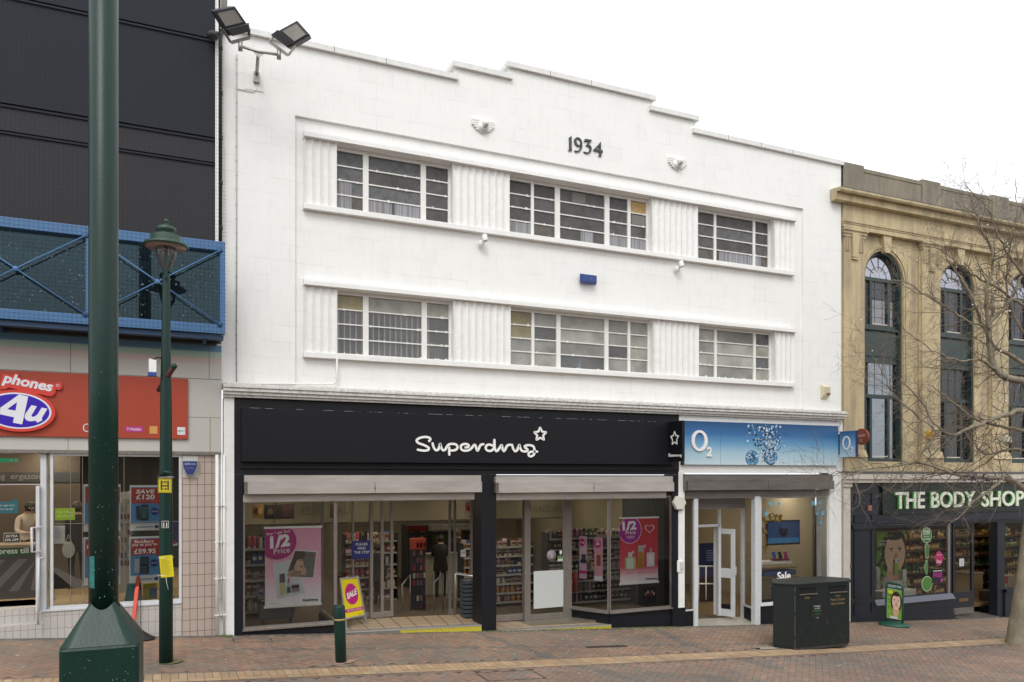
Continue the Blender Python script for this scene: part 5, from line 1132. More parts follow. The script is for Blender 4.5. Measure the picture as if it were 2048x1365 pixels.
    mb = MB(); mb.box(ol, orr, yj - .03, yj + .08, z3, z2 - .08, m_grn); mb.box(ol + .12, orr - .12, yj - .06, yj - .03, z3 + .16, z2 - .16, m_grn); mb.box(ol + .06, orr - .06, yj - .055, yj - .03, z3 + .22, z2 - .22, m_grn); mb.box(ol, orr, yj - .07, yj - .03, z3 - .02, z3 + .05, m_grn); mb.box(ol, orr, yj - .1, yj - .03, z2 - .1, z2 - .05, m_grn); mb.build('spandrel_panel', w_)
    mb = MB(); mb.box(ol - .2, orr + .2, YR + 1.2, YR + 1.25, zb_ - .3, ztop_ + .2, m_dark); mb.build('room_lining', w_)
    mb = MB(); mb.box(ol - .0, orr + .0, YW - .05, YR, zsill - .16, zsill, m_stone); mb.build('window_sill', SB)
mb = MB(); zfc = Z(1700, 950, -.15); mb.box(X0, XE, -.02, .3, zfc, zsill - .16, m_stone)
for k in range(nb): xa = X0 + k * PER; mb.box(xa + .02, xa + .80, -.05, YW, zfc + .04, zsill + .1, m_stone); mb.prism([(xa + .04, -.09, zsill + .1), (xa + .78, -.09, zsill + .1), (xa + .78, -.02, zsill + .28), (xa + .04, -.02, zsill + .28)], EN, .1, m_stone)
mb.build('plinth_course', SB)
mb = MB(); mb.box(X0, XE, .4, 7, zpl - 1.0, zpl - .9, m_dark); mb.box(XE - .1, XE, .4, 7, g(XE), zpl - .9, m_stone); mb.build('roof', SB)
# shopfront below
GS_L = X0 + .02
zft, zfb = Z(1700, 943, -.2), Z(1700, 966, -.15)
mb = MB(); mb.box(X0 - .06, XE, -.22, .1, zft - .05, zft, m_lead); mb.box(X0 - .05, XE, -.2, .1, zfb + .09, zft - .052, m_cream); mb.box(X0 - .03, XE, -.15, .1, zfb, zfb + .088, m_cream); mb.build('shop_cornice', SB)
mb = MB(); xa = X(1683); mb.box(xa + .01, X(1697), -.06, .2, g(15) - .1, zfb - .1, m_cream); mb.box(xa, X(1697) + .02, -.1, .2, zfb - .1, zfb - .002, m_cream); mb.build('cream_pilaster', SB)
xn0, xn1 = X(1697) + .003, X(1747)
mb = MB(); mb.box(xn0, xn1, -.05, .2, g(15.6) - .1, zfb - .003, m_navy)
for (a, b) in ((1015, 985), (1045, 1030), (1195, 1060), (1240, 1205)):
    z0, z1 = Z(1720, a), Z(1720, b); q0, q1 = xn0 + .12, xn1 - .12
    for (u0, u1, w0, w1) in ((q0, q1, z1 - .02, z1), (q0, q1, z0, z0 + .02), (q0, q0 + .02, z0, z1), (q1 - .02, q1, z0, z1)): mb.box(u0, u1, -.07, -.0505, w0, w1, m_navy)
mb.box(xn0 + .05, xn1, -.1, -.0505, Z(1720, 1058), Z(1720, 1050), m_navy); mb.box(xn0, xn1, -.08, -.0505, g(15.6) - .1, g(15.6) + .2, m_navy); mb.build('navy_pilaster', SB)
zlt, zlb = Z(1750, 1031), Z(1750, 1053)
mb = MB(); mb.box(xn1, XE, -.03, .2, zlb, zlt, m_navy); mb.box(xn1, XE, -.09, -.0305, zlb + .07, zlb + .13, m_navy); mb.box(xn1, XE, -.0, .2, zlt, zfb - .003, m_navy); mb.build('lintel', SB)
zs0 = Z(1900, 1189); zsw = Z(1747, 1199)
w1a, w1b = X(1750), X(1899)
mb = MB(); frame_rect(mb, (xn1 + .0, .04), (X(1903), .04), zs0, zlb, .05, m_navy, .08); mb.box(X(1895, .02), X(1899, .02), .0, .06, zs0, zlb, m_alu); w_ = mb.build('shop_window', SB)
mb = MB(); pane(mb, (xn1 + .05, .04), (X(1896), .04), zs0 + .04, zlb - .03); mb.build('pane', w_, fix=False)
mb = MB(); mb.prism([(xn1, -.12, zs0 - .1), (X(1903), -.12, zs0 - .1), (X(1903), -.02, zs0 + .03), (xn1, -.02, zs0 + .03)], EN, .06, mat('slate_blue_sill', (.10, .11, .14), .4)); mb.box(xn1, X(1903), -.05, .1, g(18) - .4, zs0 - .1, m_navy)
for zq in (.25, .45): mb.box(xn1 + .08, X(1898), -.07, -.051, g(17) + zq, g(17) + zq + .025, m_navy)
mb.box(xn1, X(1903), -.09, -.051, g(16) - .4, g(18) + .15, m_navy); mb.build('stall_riser', w_)
xd0, xd1, xo1, xp1 = X(1903, .1), X(1946, .1), X(1988, .1), X(2000, .1)
mb = MB(); frame_rect(mb, (xd0, .1), (xd1, .1), g(19) + .06, zlb, .09, m_navy, .06, bot=.62, top=.08); mb.box(xd0 + .25, xd1 - .25, .06, .072, g(19) + .42, g(19) + .50, mat('aged_brass', (.25, .17, .07), .35, .8)); mb.box(xd0 + .02, xd1 - .02, .06, .072, g(19) + .08, g(19) + .25, m_steel2); d_ = mb.build('door', SB)
mb = MB(); pane(mb, (xd0 + .09, .1), (xd1 - .09, .1), g(19) + .68, zlb - .08); mb.build('pane', d_, fix=False)
mb = MB(); mb.box(xo1, xp1, .0, .25, g(20) - .1, zlb, m_navy); mb.build('door_frame', SB); mb = MB(); mb.box(xd0 - .03, xd0, .03, .2, g(19) - .1, zlb, m_navy); mb.build('door_frame', SB)
mb = MB(); mb.prism([(xd0, -.1, g(xd0) + .02), (xo1, -.1, g(xo1) + .02), (xo1, .6, g(xo1) + .06), (xd0, .6, g(xd0) + .06)], EZ, .15, m_steel2); mb.build('threshold', SB)
zs2 = Z(2010, 1180)
mb = MB(); frame_rect(mb, (xp1, .04), (XE, .04), zs2, zlb, .05, m_navy, .08); w_ = mb.build('shop_window', SB); mb = MB(); pane(mb, (xp1 + .05, .04), (XE, .04), zs2 + .04, zlb - .03); mb.build('pane', w_, fix=False)
mb = MB(); mb.box(xp1, XE, -.05, .1, g(22) - .5, zs2, m_navy); mb.box(xp1, XE, -.1, .0, zs2 - .06, zs2 + .02, m_navy); mb.build('stall_riser', w_)
# sign board
SH = thing('shop_sign', 'dark green fascia sign with large pale raised capitals behind bare twigs', 'sign', (X(1765), -.05, zlt))
mb = MB(); mb.box(X(1765, -.05), XE - .1, -.06, -.001, zlt + .01, zfb - .004, mat('deep_green_sign', (.005, .014, .010), .4)); mb.build('panel', SH)
mb = MB(); zl0, zl1 = Z(1850, 1017, -.12), Z(1850, 984, -.12); m_bs = mat('pale_green_white_letters', (.72, .76, .64), .4); m_be = mat('bright_green_letter_edge', (.06, .30, .05), .4)
for t_, a, b in (('THE', 1792, 1850), ('BODY', 1863, 1951), ('SHOP', 1964, 2048.5)):
    xa, xb = X(a, -.12), X(b, -.12)
    mb.text(t_, ((xa + xb) / 2 - .02, -.0605, (zl0 + zl1) / 2 - .0), EX, EZ, EN, w=xb - xa, h=zl1 - zl0, m=m_be, d=.04, bold=.018)
    mb.text(t_, ((xa + xb) / 2, -.1, (zl0 + zl1) / 2), EX, EZ, EN, w=xb - xa, h=zl1 - zl0, m=m_bs, d=.02, bold=.018)
mb.build('lettering', SH, fix=False)
# small fittings
p = PT(1726, 874, -.35); t = thing('projecting_sign', 'round brown-red sign projecting from the stone pilaster beside the blue box sign', 'sign', (p.x, -.1, p.z))
mb = MB(); ax_ = (Vector((0, -1, 0)), EZ, Vector((-1, 0, 0))); mb.lathe((p.x, -.32, p.z), [(.2, -.03), (.2, .03)], 32, col('8c4a38', .4), ax=ax_, smooth=False); mb.text('ALDO', (p.x - .031, -.32, p.z + .03), Ry, EZ, Nl, w=.24, m=col('d8b7a6'), d=.003, bold=.03); mb.text('02', (p.x - .031, -.32, p.z - .09), Ry, EZ, Nl, w=.09, m=col('d8b7a6'), d=.003); mb.build('disc', t)
mb = MB(); mb.box(p.x - .01, p.x + .01, -.13, 0, p.z - .03, p.z + .03, m_dark); mb.build('bracket', t)
t, p = alarm('alarm_box', 'yellow alarm box on the second stone pilaster behind the twigs', 1862, 871, .26, .24, .09, col('d8a818', .4))
mb = MB(); mb.box(p.x - .1, p.x + .1, -.094, -.0905, p.z - .03, p.z + .02, col('a07812')); mb.build('badge', t)
alarm('alarm_box', 'white alarm box on the third stone pilaster behind the branches', 2016, 880, .24, .2, .09, col('d0d0c4', .4))
p = PT(1742, 1017, -.1); mb = MB(); t = thing('alarm_box', 'small faded red alarm box on the navy pilaster of the green-signed shop', 'alarm box', (p.x, -.05, p.z)); mb.box(p.x - .07, p.x + .05, -.09, -.051, p.z - .07, p.z + .07, col('b0675c')); mb.build('cover', t, bevel=.01)
mb = MB(); p = PT(1701, 1133, -.06); mb.box(p.x - .02, p.x + .02, -.075, -.061, p.z - .05, p.z + .05, mat('aged_brass', (.25, .17, .07), .35, .8)); tag(mb.build('letter_plate'), 'small brass bell plate on the edge of the navy pilaster', 'plate')
# ------------------------------------------------------------------ street furniture
m_gp = mat('dark_green_street_paint', (.0045, .028, .021), .36, noise=.5, nscale=7, color2=(.008, .036, .028), bump=.08, bscale=40, spec=.35)
m_chip = mat('chipped_paint', (.30, .36, .34), .7); m_teal = mat('worn_turquoise_paint', (.02, .20, .17), .5, noise=.6, nscale=25, color2=(.012, .05, .045))
def at_depth(px, py, dep):
    t = dep / FPX; u = px - CX; return Vector((t * (FPX * SP + u * CP), t * (FPX * CP - u * SP) - DIST, EYE + t * (YH - py)))
RF = random.Random(21)
# big green column: octagonal pedestal sides, pyramid shoulder, round shaft
DP = 7.0
bc = at_depth(207, 1290, DP + .12); zsh = at_depth(207, 1294, DP - .2).z; zap = at_depth(207, 1205, DP).z; gz_ = g(bc.x)
LP = thing('lighting_column', 'large dark green lighting column with square pedestal and sloping shoulders, close to the viewer', 'lighting column', (bc.x, bc.y, gz_))
yaw = math.radians(-1.5); RA = Vector((math.cos(yaw), math.sin(yaw), 0)); FA = Vector((-math.sin(yaw), math.cos(yaw), 0))
hw = .318; rs = .124
mb = MB(); mb.obox((bc.x, bc.y, gz_ - .05), RA, FA, EZ, 2 * hw, 2 * hw, zsh - gz_ + .05, m_gp); mb.build('pedestal', LP, bevel=.03)
mb = MB(); n = 32; ring0 = []; ring1 = []
for j in range(n):
    a = 2 * math.pi * j / n + math.pi / 4; c, s_ = math.cos(a), math.sin(a); k = hw * .985 / max(abs(c), abs(s_)); dip = .07 * abs(math.sin(2 * (a - math.pi / 4)))
    q = Vector((bc.x, bc.y, 0)); ring0.append(q + RA * (k * c) + FA * (k * s_) + EZ * (zsh - .004)); ring1.append(q + RA * ((rs + .012) * c) + FA * ((rs + .012) * s_) + EZ * (zap - dip))
mb.add(ring0 + ring1, [(j, (j + 1) % n, n + (j + 1) % n, n + j) for j in range(n)], m_gp, True); mb.build('shoulder', LP)
mb = MB(); mb.lathe((bc.x, bc.y, 0), [(rs, zap - .1), (rs * 1.0, zap + 2), (rs * 1.03, 14)], 40, m_gp)
mb.build('shaft', LP)
mb = MB()
for _ in range(70):   # chips on the paint
    if RF.random() < .6:
        a = RF.uniform(-2.6, -.6) + .3; z = zap + abs(RF.gauss(0, .9)) + .02; r = rs + .0012; w = RF.uniform(.002, .007); h = RF.uniform(.002, .012)
        mb.add([(bc.x + r * math.cos(a + i * w / rs), bc.y + r * math.sin(a + i * w / rs), z + jz) for i, jz in ((-.5, 0), (.5, h * .2), (.6, h), (-.4, h * .8))], [(0, 1, 2, 3)], m_chip)
    else:
        u_ = RF.uniform(-hw * .9, hw * .9); z = zsh - RF.uniform(.02, .35); w = RF.uniform(.002, .007); q = Vector((bc.x, bc.y, z)) + RA * u_ - FA * (hw + .0012); mb.add([q, q + RA * w, q + RA * w * 1.2 + EZ * w, q + EZ * w * 1.4], [(0, 1, 2, 3)], m_chip)
mb.build('paint_chips', LP, fix=False)['kind'] = 'stuff'
mb = MB(); z0, z1 = zap + .12, zap + .42
A_ = [-2.62 + .5 * i / 8 for i in range(9)]
V = [(bc.x + (rs + .0015) * math.cos(a), bc.y + (rs + .0015) * math.sin(a), z) for a in A_ for z in (z0 + .02 * RF.random(), z1)]; mb.add(V, [(2 * i, 2 * i + 2, 2 * i + 3, 2 * i + 1) for i in range(8)], m_teal); mb.build('worn_patch', LP, fix=False)
# slim lamp post
b = G(332, 1326); dep = 2.0
dl = (b.y + DIST) * CP + b.x * SP
SL = thing('street_lamp', 'slim dark green street lamp with heritage lantern and rusty banner arm', 'street lamp', tuple(b))
zl = lambda py: EYE + dl / FPX * (YH - py)
xl, yl = b.x, b.y; r0 = 13 * dl / FPX
mb = MB(); mb.lathe((xl, yl, 0), [(r0, b.z - .05), (r0 * .98, zl(1130)), (r0 * .92, zl(960)), (r0 * .82, zl(770)), (r0 * .68, zl(700)), (r0 * .55, zl(556)), (r0 * .5, zl(548))], 24, m_gp); mb.build('post', SL)
pt = X(310, yl) - xl
k_ = dl / FPX
mb = MB(); mb.lathe((xl, yl, 0), [(41 * k_, zl(495)), (43 * k_, zl(493)), (40 * k_, zl(488)), (29 * k_, zl(484)), (28.5 * k_, zl(473)), (24 * k_, zl(471)), (15 * k_, zl(469)), (14 * k_, zl(466)), (19 * k_, zl(463)), (18.5 * k_, zl(456)), (10 * k_, zl(452)), (4 * k_, zl(449)), (3.5 * k_, zl(446))], 36, mat('lantern_green_paint', (.024, .060, .043), .38))
mb.ball((xl, yl, zl(443)), 5 * k_, MC['lantern_green_paint']); mb.lathe((xl, yl, 0), [(38 * k_, zl(496.5)), (38 * k_, zl(494.5))], 36, mat('lamp_reflector2', (.30, .22, .18), .35)); mb.build('lantern_hood', SL)
mb = MB(); mb.lathe((xl, yl, 0), [(.02, zl(545)), (10 * k_, zl(535)), (17 * k_, zl(518)), (20 * k_, zl(505)), (20 * k_, zl(496))], 28, glass('clear_lantern_globe', (.80, .80, .80), .10, (.4, .4, .4))); mb.build('globe', SL)
mb = MB(); mb.box(xl - .022, xl + .022, yl - .022 - 14 * k_, yl + .01 - 14 * k_, zl(560), zl(495), m_gp); mb.lathe((xl, yl, zl(512)), [(.03, 0), (.05, .03), (.05, .08), (.03, .1)], 12, mat('lamp_bulb', (.5, .45, .4), .2)); mb.build('lamp_arm', SL)
# rusty banner arm through the post, sensor box
mb = MB(); a = Vector((xl + 15 * k_, yl - .25, zl(737))); c = Vector((xl - 14 * k_, yl + .25, zl(778))); mb.tube([a, c], .036, 12, mat('rusty_red_pipe', (.10, .025, .02), .6, noise=.6, nscale=12)); mb.lathe(tuple(a), [(.04, 0), (.04, .02)], 12, m_gp, ax=(EX, EZ, EN)); mb.build('banner_arm', SL)
mb = MB(); q = Vector((xl - 24 * k_, yl - .05, zl(735))); mb.obox(q + EZ * -.1, Vector((.97, 0, -.2)), EX.cross(EZ) * -1, EZ, .10, .10, .19, m_white); mb.box(q.x - .06, q.x + .05, q.y - .055, q.y + .05, q.z - .14, q.z - .09, col('2f4ea0')); mb.tube([q + EZ * .09, q + EZ * .13 + EX * .06, (xl - .05, yl, q.z + .12)], .012, 6, m_dark); tag(mb.build('sensor_box'), 'small white and blue sensor box strapped to the slim street lamp', 'sensor')
def plate(px0, py0, px1, py1, hx, nm, lb, cat, draw, off=None, tilt=0):
    off = off if off is not None else r0 + .012; yy = yl - off; a = at_depth(px0, py1, dl - off * CP); b_ = at_depth(px1, py0, dl - off * CP)
    w = (px1 - px0) * k_; h = (py1 - py0) * k_; Rv = Vector((CP, -SP, 0)); Uv = EZ * math.cos(tilt) + Rv * -math.sin(tilt); Rv2 = Rv * math.cos(tilt) + EZ * math.sin(tilt)
    B_ = Board(a, Rv2, Uv, w, h, col(hx), .004); draw(B_); return tag(B_.build(nm), lb, cat)
kb = col('151515')
def hyd(B_):
    for r in ((.03, .03, .97, .06), (.03, .94, .97, .97), (.03, .03, .07, .97), (.93, .03, .97, .97)): B_.rect(*r, kb, same=True)
    B_.rect(.2, .18, .3, .86, kb); B_.rect(.7, .18, .8, .86, kb, same=True); B_.rect(.3, .44, .7, .54, kb, same=True); B_.txt('175', .5, .74, w=.34, h=.16, m=kb, bold=.03); B_.txt('1.0', .5, .28, w=.3, h=.16, m=kb, bold=.03)
plate(316, 958, 343, 986, 'd9c61e', 'hydrant_plate', 'yellow fire hydrant plate with black H strapped to the slim street lamp', 'plate', hyd)
plate(323, 1042, 338, 1057, '15181c', 'number_plate', 'small black plate with white number 11 on the slim street lamp', 'plate', lambda B_: (B_.txt('11', .5, .45, w=.5, h=.55, m=m_let, bold=.02), [B_.rect(*r, m_let, same=True) for r in ((.04, .04, .96, .08), (.04, .92, .96, .96), (.04, .04, .08, .96), (.92, .04, .96, .96))]))
def notice(B_):
    B_.txt('PLANNING NOTICE', .5, .92, w=.6, m=kb); 
    for k in range(15): B_.rect(.1, .84 - k * .05, .1 + .8 * RF.uniform(.6, 1), .85 - k * .05, col('8f8420'))
plate(322, 1113, 348, 1156, 'e4d516', 'paper_notice', 'yellow paper notice tied low round the slim street lamp', 'notice', notice, tilt=math.radians(5))
mb = MB()
for z in (zl(1115), zl(1150)): mb.tube([(xl + (r0 + .006) * math.cos(a), yl + (r0 + .006) * math.sin(a), z) for a in [2 * math.pi * i / 20 for i in range(20)]], .004, 5, m_white, closed=True)
q = at_depth(332, 1156, dl - r0 - .02); mb.tube([q, q - EZ * .08 + EX * .01, q - EZ * .17 + EX * .03], .003, 5, m_white); tag(mb.build('string'), 'white string holding the yellow notice to the slim street lamp', 'string')
mb = MB(); z = zl(956); mb.tube([at_depth(315, 952, dl - .1), at_depth(330, 944, dl - .14), at_depth(343, 948, dl - .14)], [.012, .03, .022], 8, m_gp)
mb.lathe((xl, yl, z - .01), [(r0 + .008, 0), (r0 + .008, .03)], 20, m_galv); tag(mb.build('pole_clamp'), 'dark metal clamp above the hydrant plate on the slim street lamp', 'clamp')
mb = MB(); n = 26; mb.add([(xl + .30 * math.cos(2 * math.pi * i / n) * RF.uniform(.6, 1.1), yl + .16 * math.sin(2 * math.pi * i / n) * RF.uniform(.6, 1.1), b.z + .0085) for i in range(n)], [tuple(range(n))], mat('mossy_mortar', (.16, .16, .07), .9, noise=.6, nscale=20)); tag(mb.build('mortar_patch', fix=False), 'mossy mortar ring round the foot of the slim street lamp', 'mortar')
# bollard
b = G(682, 1325); dbl = (b.y + DIST) * CP + b.x * SP; kb_ = dbl / FPX; r = 11.3 * kb_; zt = EYE + kb_ * (YH - 1210)
BO_ = thing('bollard', 'dark green steel bollard with a gold band standing before the doorway', 'bollard', tuple(b))
sk = Vector((-.03, 0, 0)); H_ = zt - b.z
mb = MB(); ax = Vector((-.035, -.0, 1)).normalized(); mb.lathe((b.x, b.y, b.z), [(r * .96, -.05), (r * .98, H_ * .55), (r * 1.02, H_ * .74), (r * 1.02, H_ - .03), (r * .9, H_ - .004), (r * .3, H_ + .008), (.001, H_ + .01)], 28, m_gp, ax=(EX, Vector((0, 1, 0)), ax)); mb.build('body', BO_)
mb = MB(); mb.lathe((b.x, b.y, b.z), [(r * 1.02, H_ * .735), (r * 1.05, H_ * .737), (r * 1.05, H_ * .765), (r * 1.02, H_ * .767)], 28, mat('gold_band', (.42, .30, .12), .4, .3), ax=(EX, Vector((0, 1, 0)), ax)); mb.build('gold_band', BO_)
mb = MB(); n = 22; mb.add([(b.x + .02 + .2 * math.cos(2 * math.pi * i / n) * RF.uniform(.7, 1.3), b.y + .13 * math.sin(2 * math.pi * i / n) * RF.uniform(.7, 1.2), b.z + .0085) for i in range(n)], [tuple(range(n))], mat('pink_mortar', (.42, .28, .22), .9, noise=.5, nscale=22)); tag(mb.build('mortar_patch', fix=False), 'pinkish mortar patch round the foot of the gold-banded bollard', 'mortar')
# twin litter bin: three-sided front
f0, f1, f2 = G(1546, 1295), G(1590, 1301), G(1699, 1298)
dB = (f1.y + DIST) * CP + f1.x * SP; kB = dB / FPX; zT = EYE + kB * (YH - 1172); zB0 = g(f1.x) + .04
A0, A1 = Vector((f1.x, f1.y, 0)), Vector((f2.x, f2.y, 0)); rB = (A1 - A0).normalized(); nB = Vector((rB.y, -rB.x, 0)); WB_ = (A1 - A0).length
L0 = Vector((f0.x, f0.y, 0)); dd = L0 - A0; mir = A1 + rB * -(dd.dot(rB)) + nB * dd.dot(nB); back = -nB
pl = [L0, A0, A1, mir, mir + back * .42 - rB * .3, L0 + back * .42 + rB * .36]
LBN = thing('litter_bin', 'wide dark green twin litter and recycling bin with two slots and gold lettering', 'litter bin', (f1.x, f1.y, zB0 - .04))
mb = MB(); mb.prism([p_ + EZ * zT for p_ in pl], EZ, zT - zB0, mat('dark_green_bin_steel', (.003, .0085, .0075), .45, noise=.5, nscale=9, color2=(.006, .013, .012), stretch=(1, 1, .3), bump=.06))
mb.build('body', LBN, bevel=.008)
cen = sum(pl, Vector()) / 6
mb = MB(); mb.prism([cen + (p_ - cen) * 1.035 + EZ * (zT + .035) for p_ in pl], EZ, .033, MC['dark_green_bin_steel']); mb.build('lid', LBN, bevel=.006)
mb = MB(); mb.prism([cen + (p_ - cen) * .97 + EZ * (zB0 - .001) for p_ in pl], EZ, .05, m_dark); mb.build('plinth', LBN)
def bp(px, py): # point on the front face from the picture
    u = (px - 1590) / 109.0; return A0 + rB * (u * WB_) + nB * .003 + EZ * (EYE + kB * (YH - py) * (1 + (-.0)))
for a, b_ in ((1598, 1631), (1658.5, 1691)):
    mb = MB(); q0, q1 = bp(a, 1189), bp(b_, 1177); W_ = (q1 - q0).dot(rB); H2 = q1.z - q0.z
    o = q0; mb.add([o, o + rB * W_, o + rB * W_ + EZ * H2, o + EZ * H2], [(0, 1, 2, 3)], mat('slot_black', (.001, .001, .001), .9)); mb.build('slot', LBN, fix=False)
    mb = MB(); mb.obox(o + rB * W_ / 2 - EZ * .02 + nB * .01, rB, nB, EZ, W_ + .03, .05, .018, m_steel2); mb.obox(o + rB * W_ / 2 + EZ * H2 + nB * .004, rB, nB, EZ, W_ + .03, .025, .012, MC['dark_green_bin_steel']); mb.build('slot_lip', LBN)
m_gold = mat('worn_gold_lettering', (.17, .125, .055), .6)
mb = MB()
for t_, px, py, w in (('Litter', 1614, 1197, 15), ('Cans', 1674.5, 1197, 14), ('Plastic Bottles', 1674.5, 1205, 38), ('Glass Bottles', 1674.5, 1213, 36)): mb.text(t_, bp(px, py), rB, EZ, nB, w=w * kB * .98, h=5.2 * kB, m=m_gold, d=.0015, bold=.02)
mb.build('lettering', LBN, fix=False)
q = bp(1620, 1243); BB = Board(q + nB * .002, rB, EZ, 33 * kB, 30 * kB, col('1b1416'), .002)
BB.txt('Donated by', .5, .9, w=.5, m=m_let); BB.txt('Your M&S', .5, .76, w=.38, m=m_let); BB.txt('Bournemouth', .5, .62, w=.58, m=col('2fae4e', .5, 1)); BB.txt('Plan A', .5, .46, w=.2, m=col('2a8f43')); BB.txt('doing the right thing', .5, .36, w=.56, m=col('2a8f43')); BB.txt('M&S', .5, .13, w=.24, m=col('9a9a9a')); BB.build('notice_plate', LBN)
mb = MB()
for (a, pz0, pz1) in ((1589.5, 1174, 1299),): q = bp(a, pz1); mb.obox(q, rB, nB, EZ, .008, .012, EYE + kB * (YH - pz0) - q.z, m_steel2)
for pz in (1190, 1230, 1278): q = bp(1589, pz); mb.obox(q, rB, nB, EZ, .02, .025, .05, MC['dark_green_bin_steel'])
mb.build('door_hinge', LBN)
mb = MB()
for _ in range(46):
    q = bp(RF.uniform(1593, 1697), RF.uniform(1245, 1296)); w = RF.uniform(.002, .006); h = RF.uniform(.01, .09) if RF.random() < .5 else w * 1.5; mb.add([q, q + rB * w, q + rB * w + EZ * h, q + EZ * h], [(0, 1, 2, 3)], mat('grey_scratch', (.09, .10, .095), .7))
mb.build('scratches', LBN, fix=False)['kind'] = 'stuff'
mb = MB(); c_ = G(1535, 1297); n = 24; mb.add([(c_.x + .5 * math.cos(2 * math.pi * i / n) * RF.uniform(.4, 1.1), c_.y + .13 * math.sin(2 * math.pi * i / n) * RF.uniform(.5, 1.2), g(c_.x + .5 * math.cos(2 * math.pi * i / n)) + .009) for i in range(n)], [tuple(range(n))], mat('pale_spill', (.36, .33, .27), .9, noise=.6, nscale=14)); tag(mb.build('dried_spill', fix=False), 'pale dried spill on the paving beside the green litter bin', 'stain')
# sale board in the lobby doorway
m_yel = col('ead417', .4, .9); m_mag = col('c0227a', .4, .9)
def aboard_frame(name, lb, o, Rv, Uv, w, h, legL, cat='A-board'):
    t = thing(name, lb, cat, tuple(o)); return t
sb = PT(685, 1244, .12); zfl = FL1(3.0)
# feet on the tiled floor
f_l = Vector((X(693, .22), .22, FL1(X(693, .22)))); f_r = Vector((X(733, .62), .62, FL1(X(733, .62))))
dpt = lambda p_: (p_.y + DIST) * CP + p_.x * SP
tl = at_depth(680, 1158, dpt(f_l) + .25); tr = at_depth(716, 1155, dpt(f_r) + .22)
SBD = thing('sale_board', 'folding yellow pavement board with SALE in a magenta oval, leaning in the pharmacy doorway', 'A-board', tuple(f_l))
Rv = (f_r - f_l).normalized(); Uv = ((tl - f_l) + (tr - f_r)).normalized(); Uv = (Uv - Rv * Uv.dot(Rv)).normalized(); wS = (f_r - f_l).length; hS = (tl - f_l).length
# allow the printed frame to lean the way the picture shows
def sp_(u, v): return (f_l * (1 - u) + f_r * u) * (1 - v) + (tl * (1 - u) + tr * u) * v
mb = MB(); NS = Rv.cross(Uv).normalized()
for a, b_ in (((0, 0), (0, 1)), ((1, 0), (1, 1)), ((0, 1), (1, 1)), ((0, .2), (1, .2))): mb.bar(sp_(*a), sp_(*b_), .03, .02, mat('silver_snap_frame', (.55, .55, .55), .3, .6), up=NS)
mb.build('snap_frame', SBD)
class QB(Board):
    def __init__(s, fn, N, lo, base): s.fn = fn; s.N = N; s.mb = MB(); s.k = 0; s.lo = lo; s.w, s.h = 1.0, 1.0; s.mb.prism([s.p(0, 0), s.p(1, 0), s.p(1, 1), s.p(0, 1)], N, .008, base)
    def p(s, u, v): a, b_, c, d = s.lo; return s.fn(a + (b_ - a) * u, c + (d - c) * v) + s.N * (s.k * .0018)
    def txt(s, t, u, v, w, h, m, bold=0, rot=0):
        s.k += 1; c = s.p(u, v); Rr = (s.p(u + .1, v + .1 * math.tan(rot)) - c).normalized(); Uu = (s.p(u, v + .1) - c).normalized(); s.mb.text(t, c, Rr, Uu, s.N, w=(s.p(u + w / 2, v) - s.p(u - w / 2, v)).length, h=(s.p(u, v + h / 2) - s.p(u, v - h / 2)).length, m=m, d=.0008, bold=bold)
q = QB(sp_, NS, (.04, .96, .21, .98), m_yel)
q.poly([(.5 + .37 * math.cos(a), .60 + .28 * math.sin(a)) for a in [2 * math.pi * i / 40 for i in range(40)]], m_mag); q.txt('SALE', .5, .60, .62, .16, m_let, .04, math.radians(10)); q.rect(.0, .14, 1, .22, m_mag); q.txt('GREAT SAVINGS INSTORE NOW', .5, .18, .8, .04, m_let); q.txt('pharmacy', .78, .05, .25, .03, kb); q.mb.build('poster', SBD, fix=False)
mb = MB()
for a, c in ((f_l, tl), (f_r, tr)): mb.bar(a + Vector((.05, .42, .0)), c + Vector((0, .01, -.03)), .025, .015, MC['silver_snap_frame'])
mb.build('rear_leg', SBD)
# swing board of the green shop
fb = G(1779, 1252); dW = dpt(fb); kW = dW / FPX
WBD = thing('swing_sign', 'dark green curved-top pavement sign with a portrait poster in front of the green shop', 'A-board', tuple(fb))
a_l, a_r = at_depth(1771, 1243, dW + .1), at_depth(1805, 1249, dW - .12)
t_l, t_r = at_depth(1773, 1166, dW + .1), at_depth(1806, 1173, dW - .12)
def sw(u, v): return (a_l * (1 - u) + a_r * u) * (1 - v) + (t_l * (1 - u) + t_r * u) * v
Rw = (a_r - a_l).normalized(); Nw = Rw.cross(EZ).normalized(); m_wb = mat('bottle_green_plastic', (.008, .075, .045), .4)
mb = MB(); mb.tube([sw(0, 0), sw(0, .5), sw(0, .94), sw(.05, 1.0), sw(.16, 1.03), sw(.84, 1.03), sw(.95, 1.0), sw(1, .94), sw(1, .5), sw(1, 0)], .022, 10, m_wb); mb.prism([sw(.03, .87), sw(.97, .87), sw(.97, 1.02), sw(.03, 1.02)], Nw, .03, m_wb); mb.build('frame', WBD)
q = QB(sw, Nw, (.06, .97, .1, .87), col('dfe6da')); q.fn = lambda u, v: sw(u, v) + Nw * .004
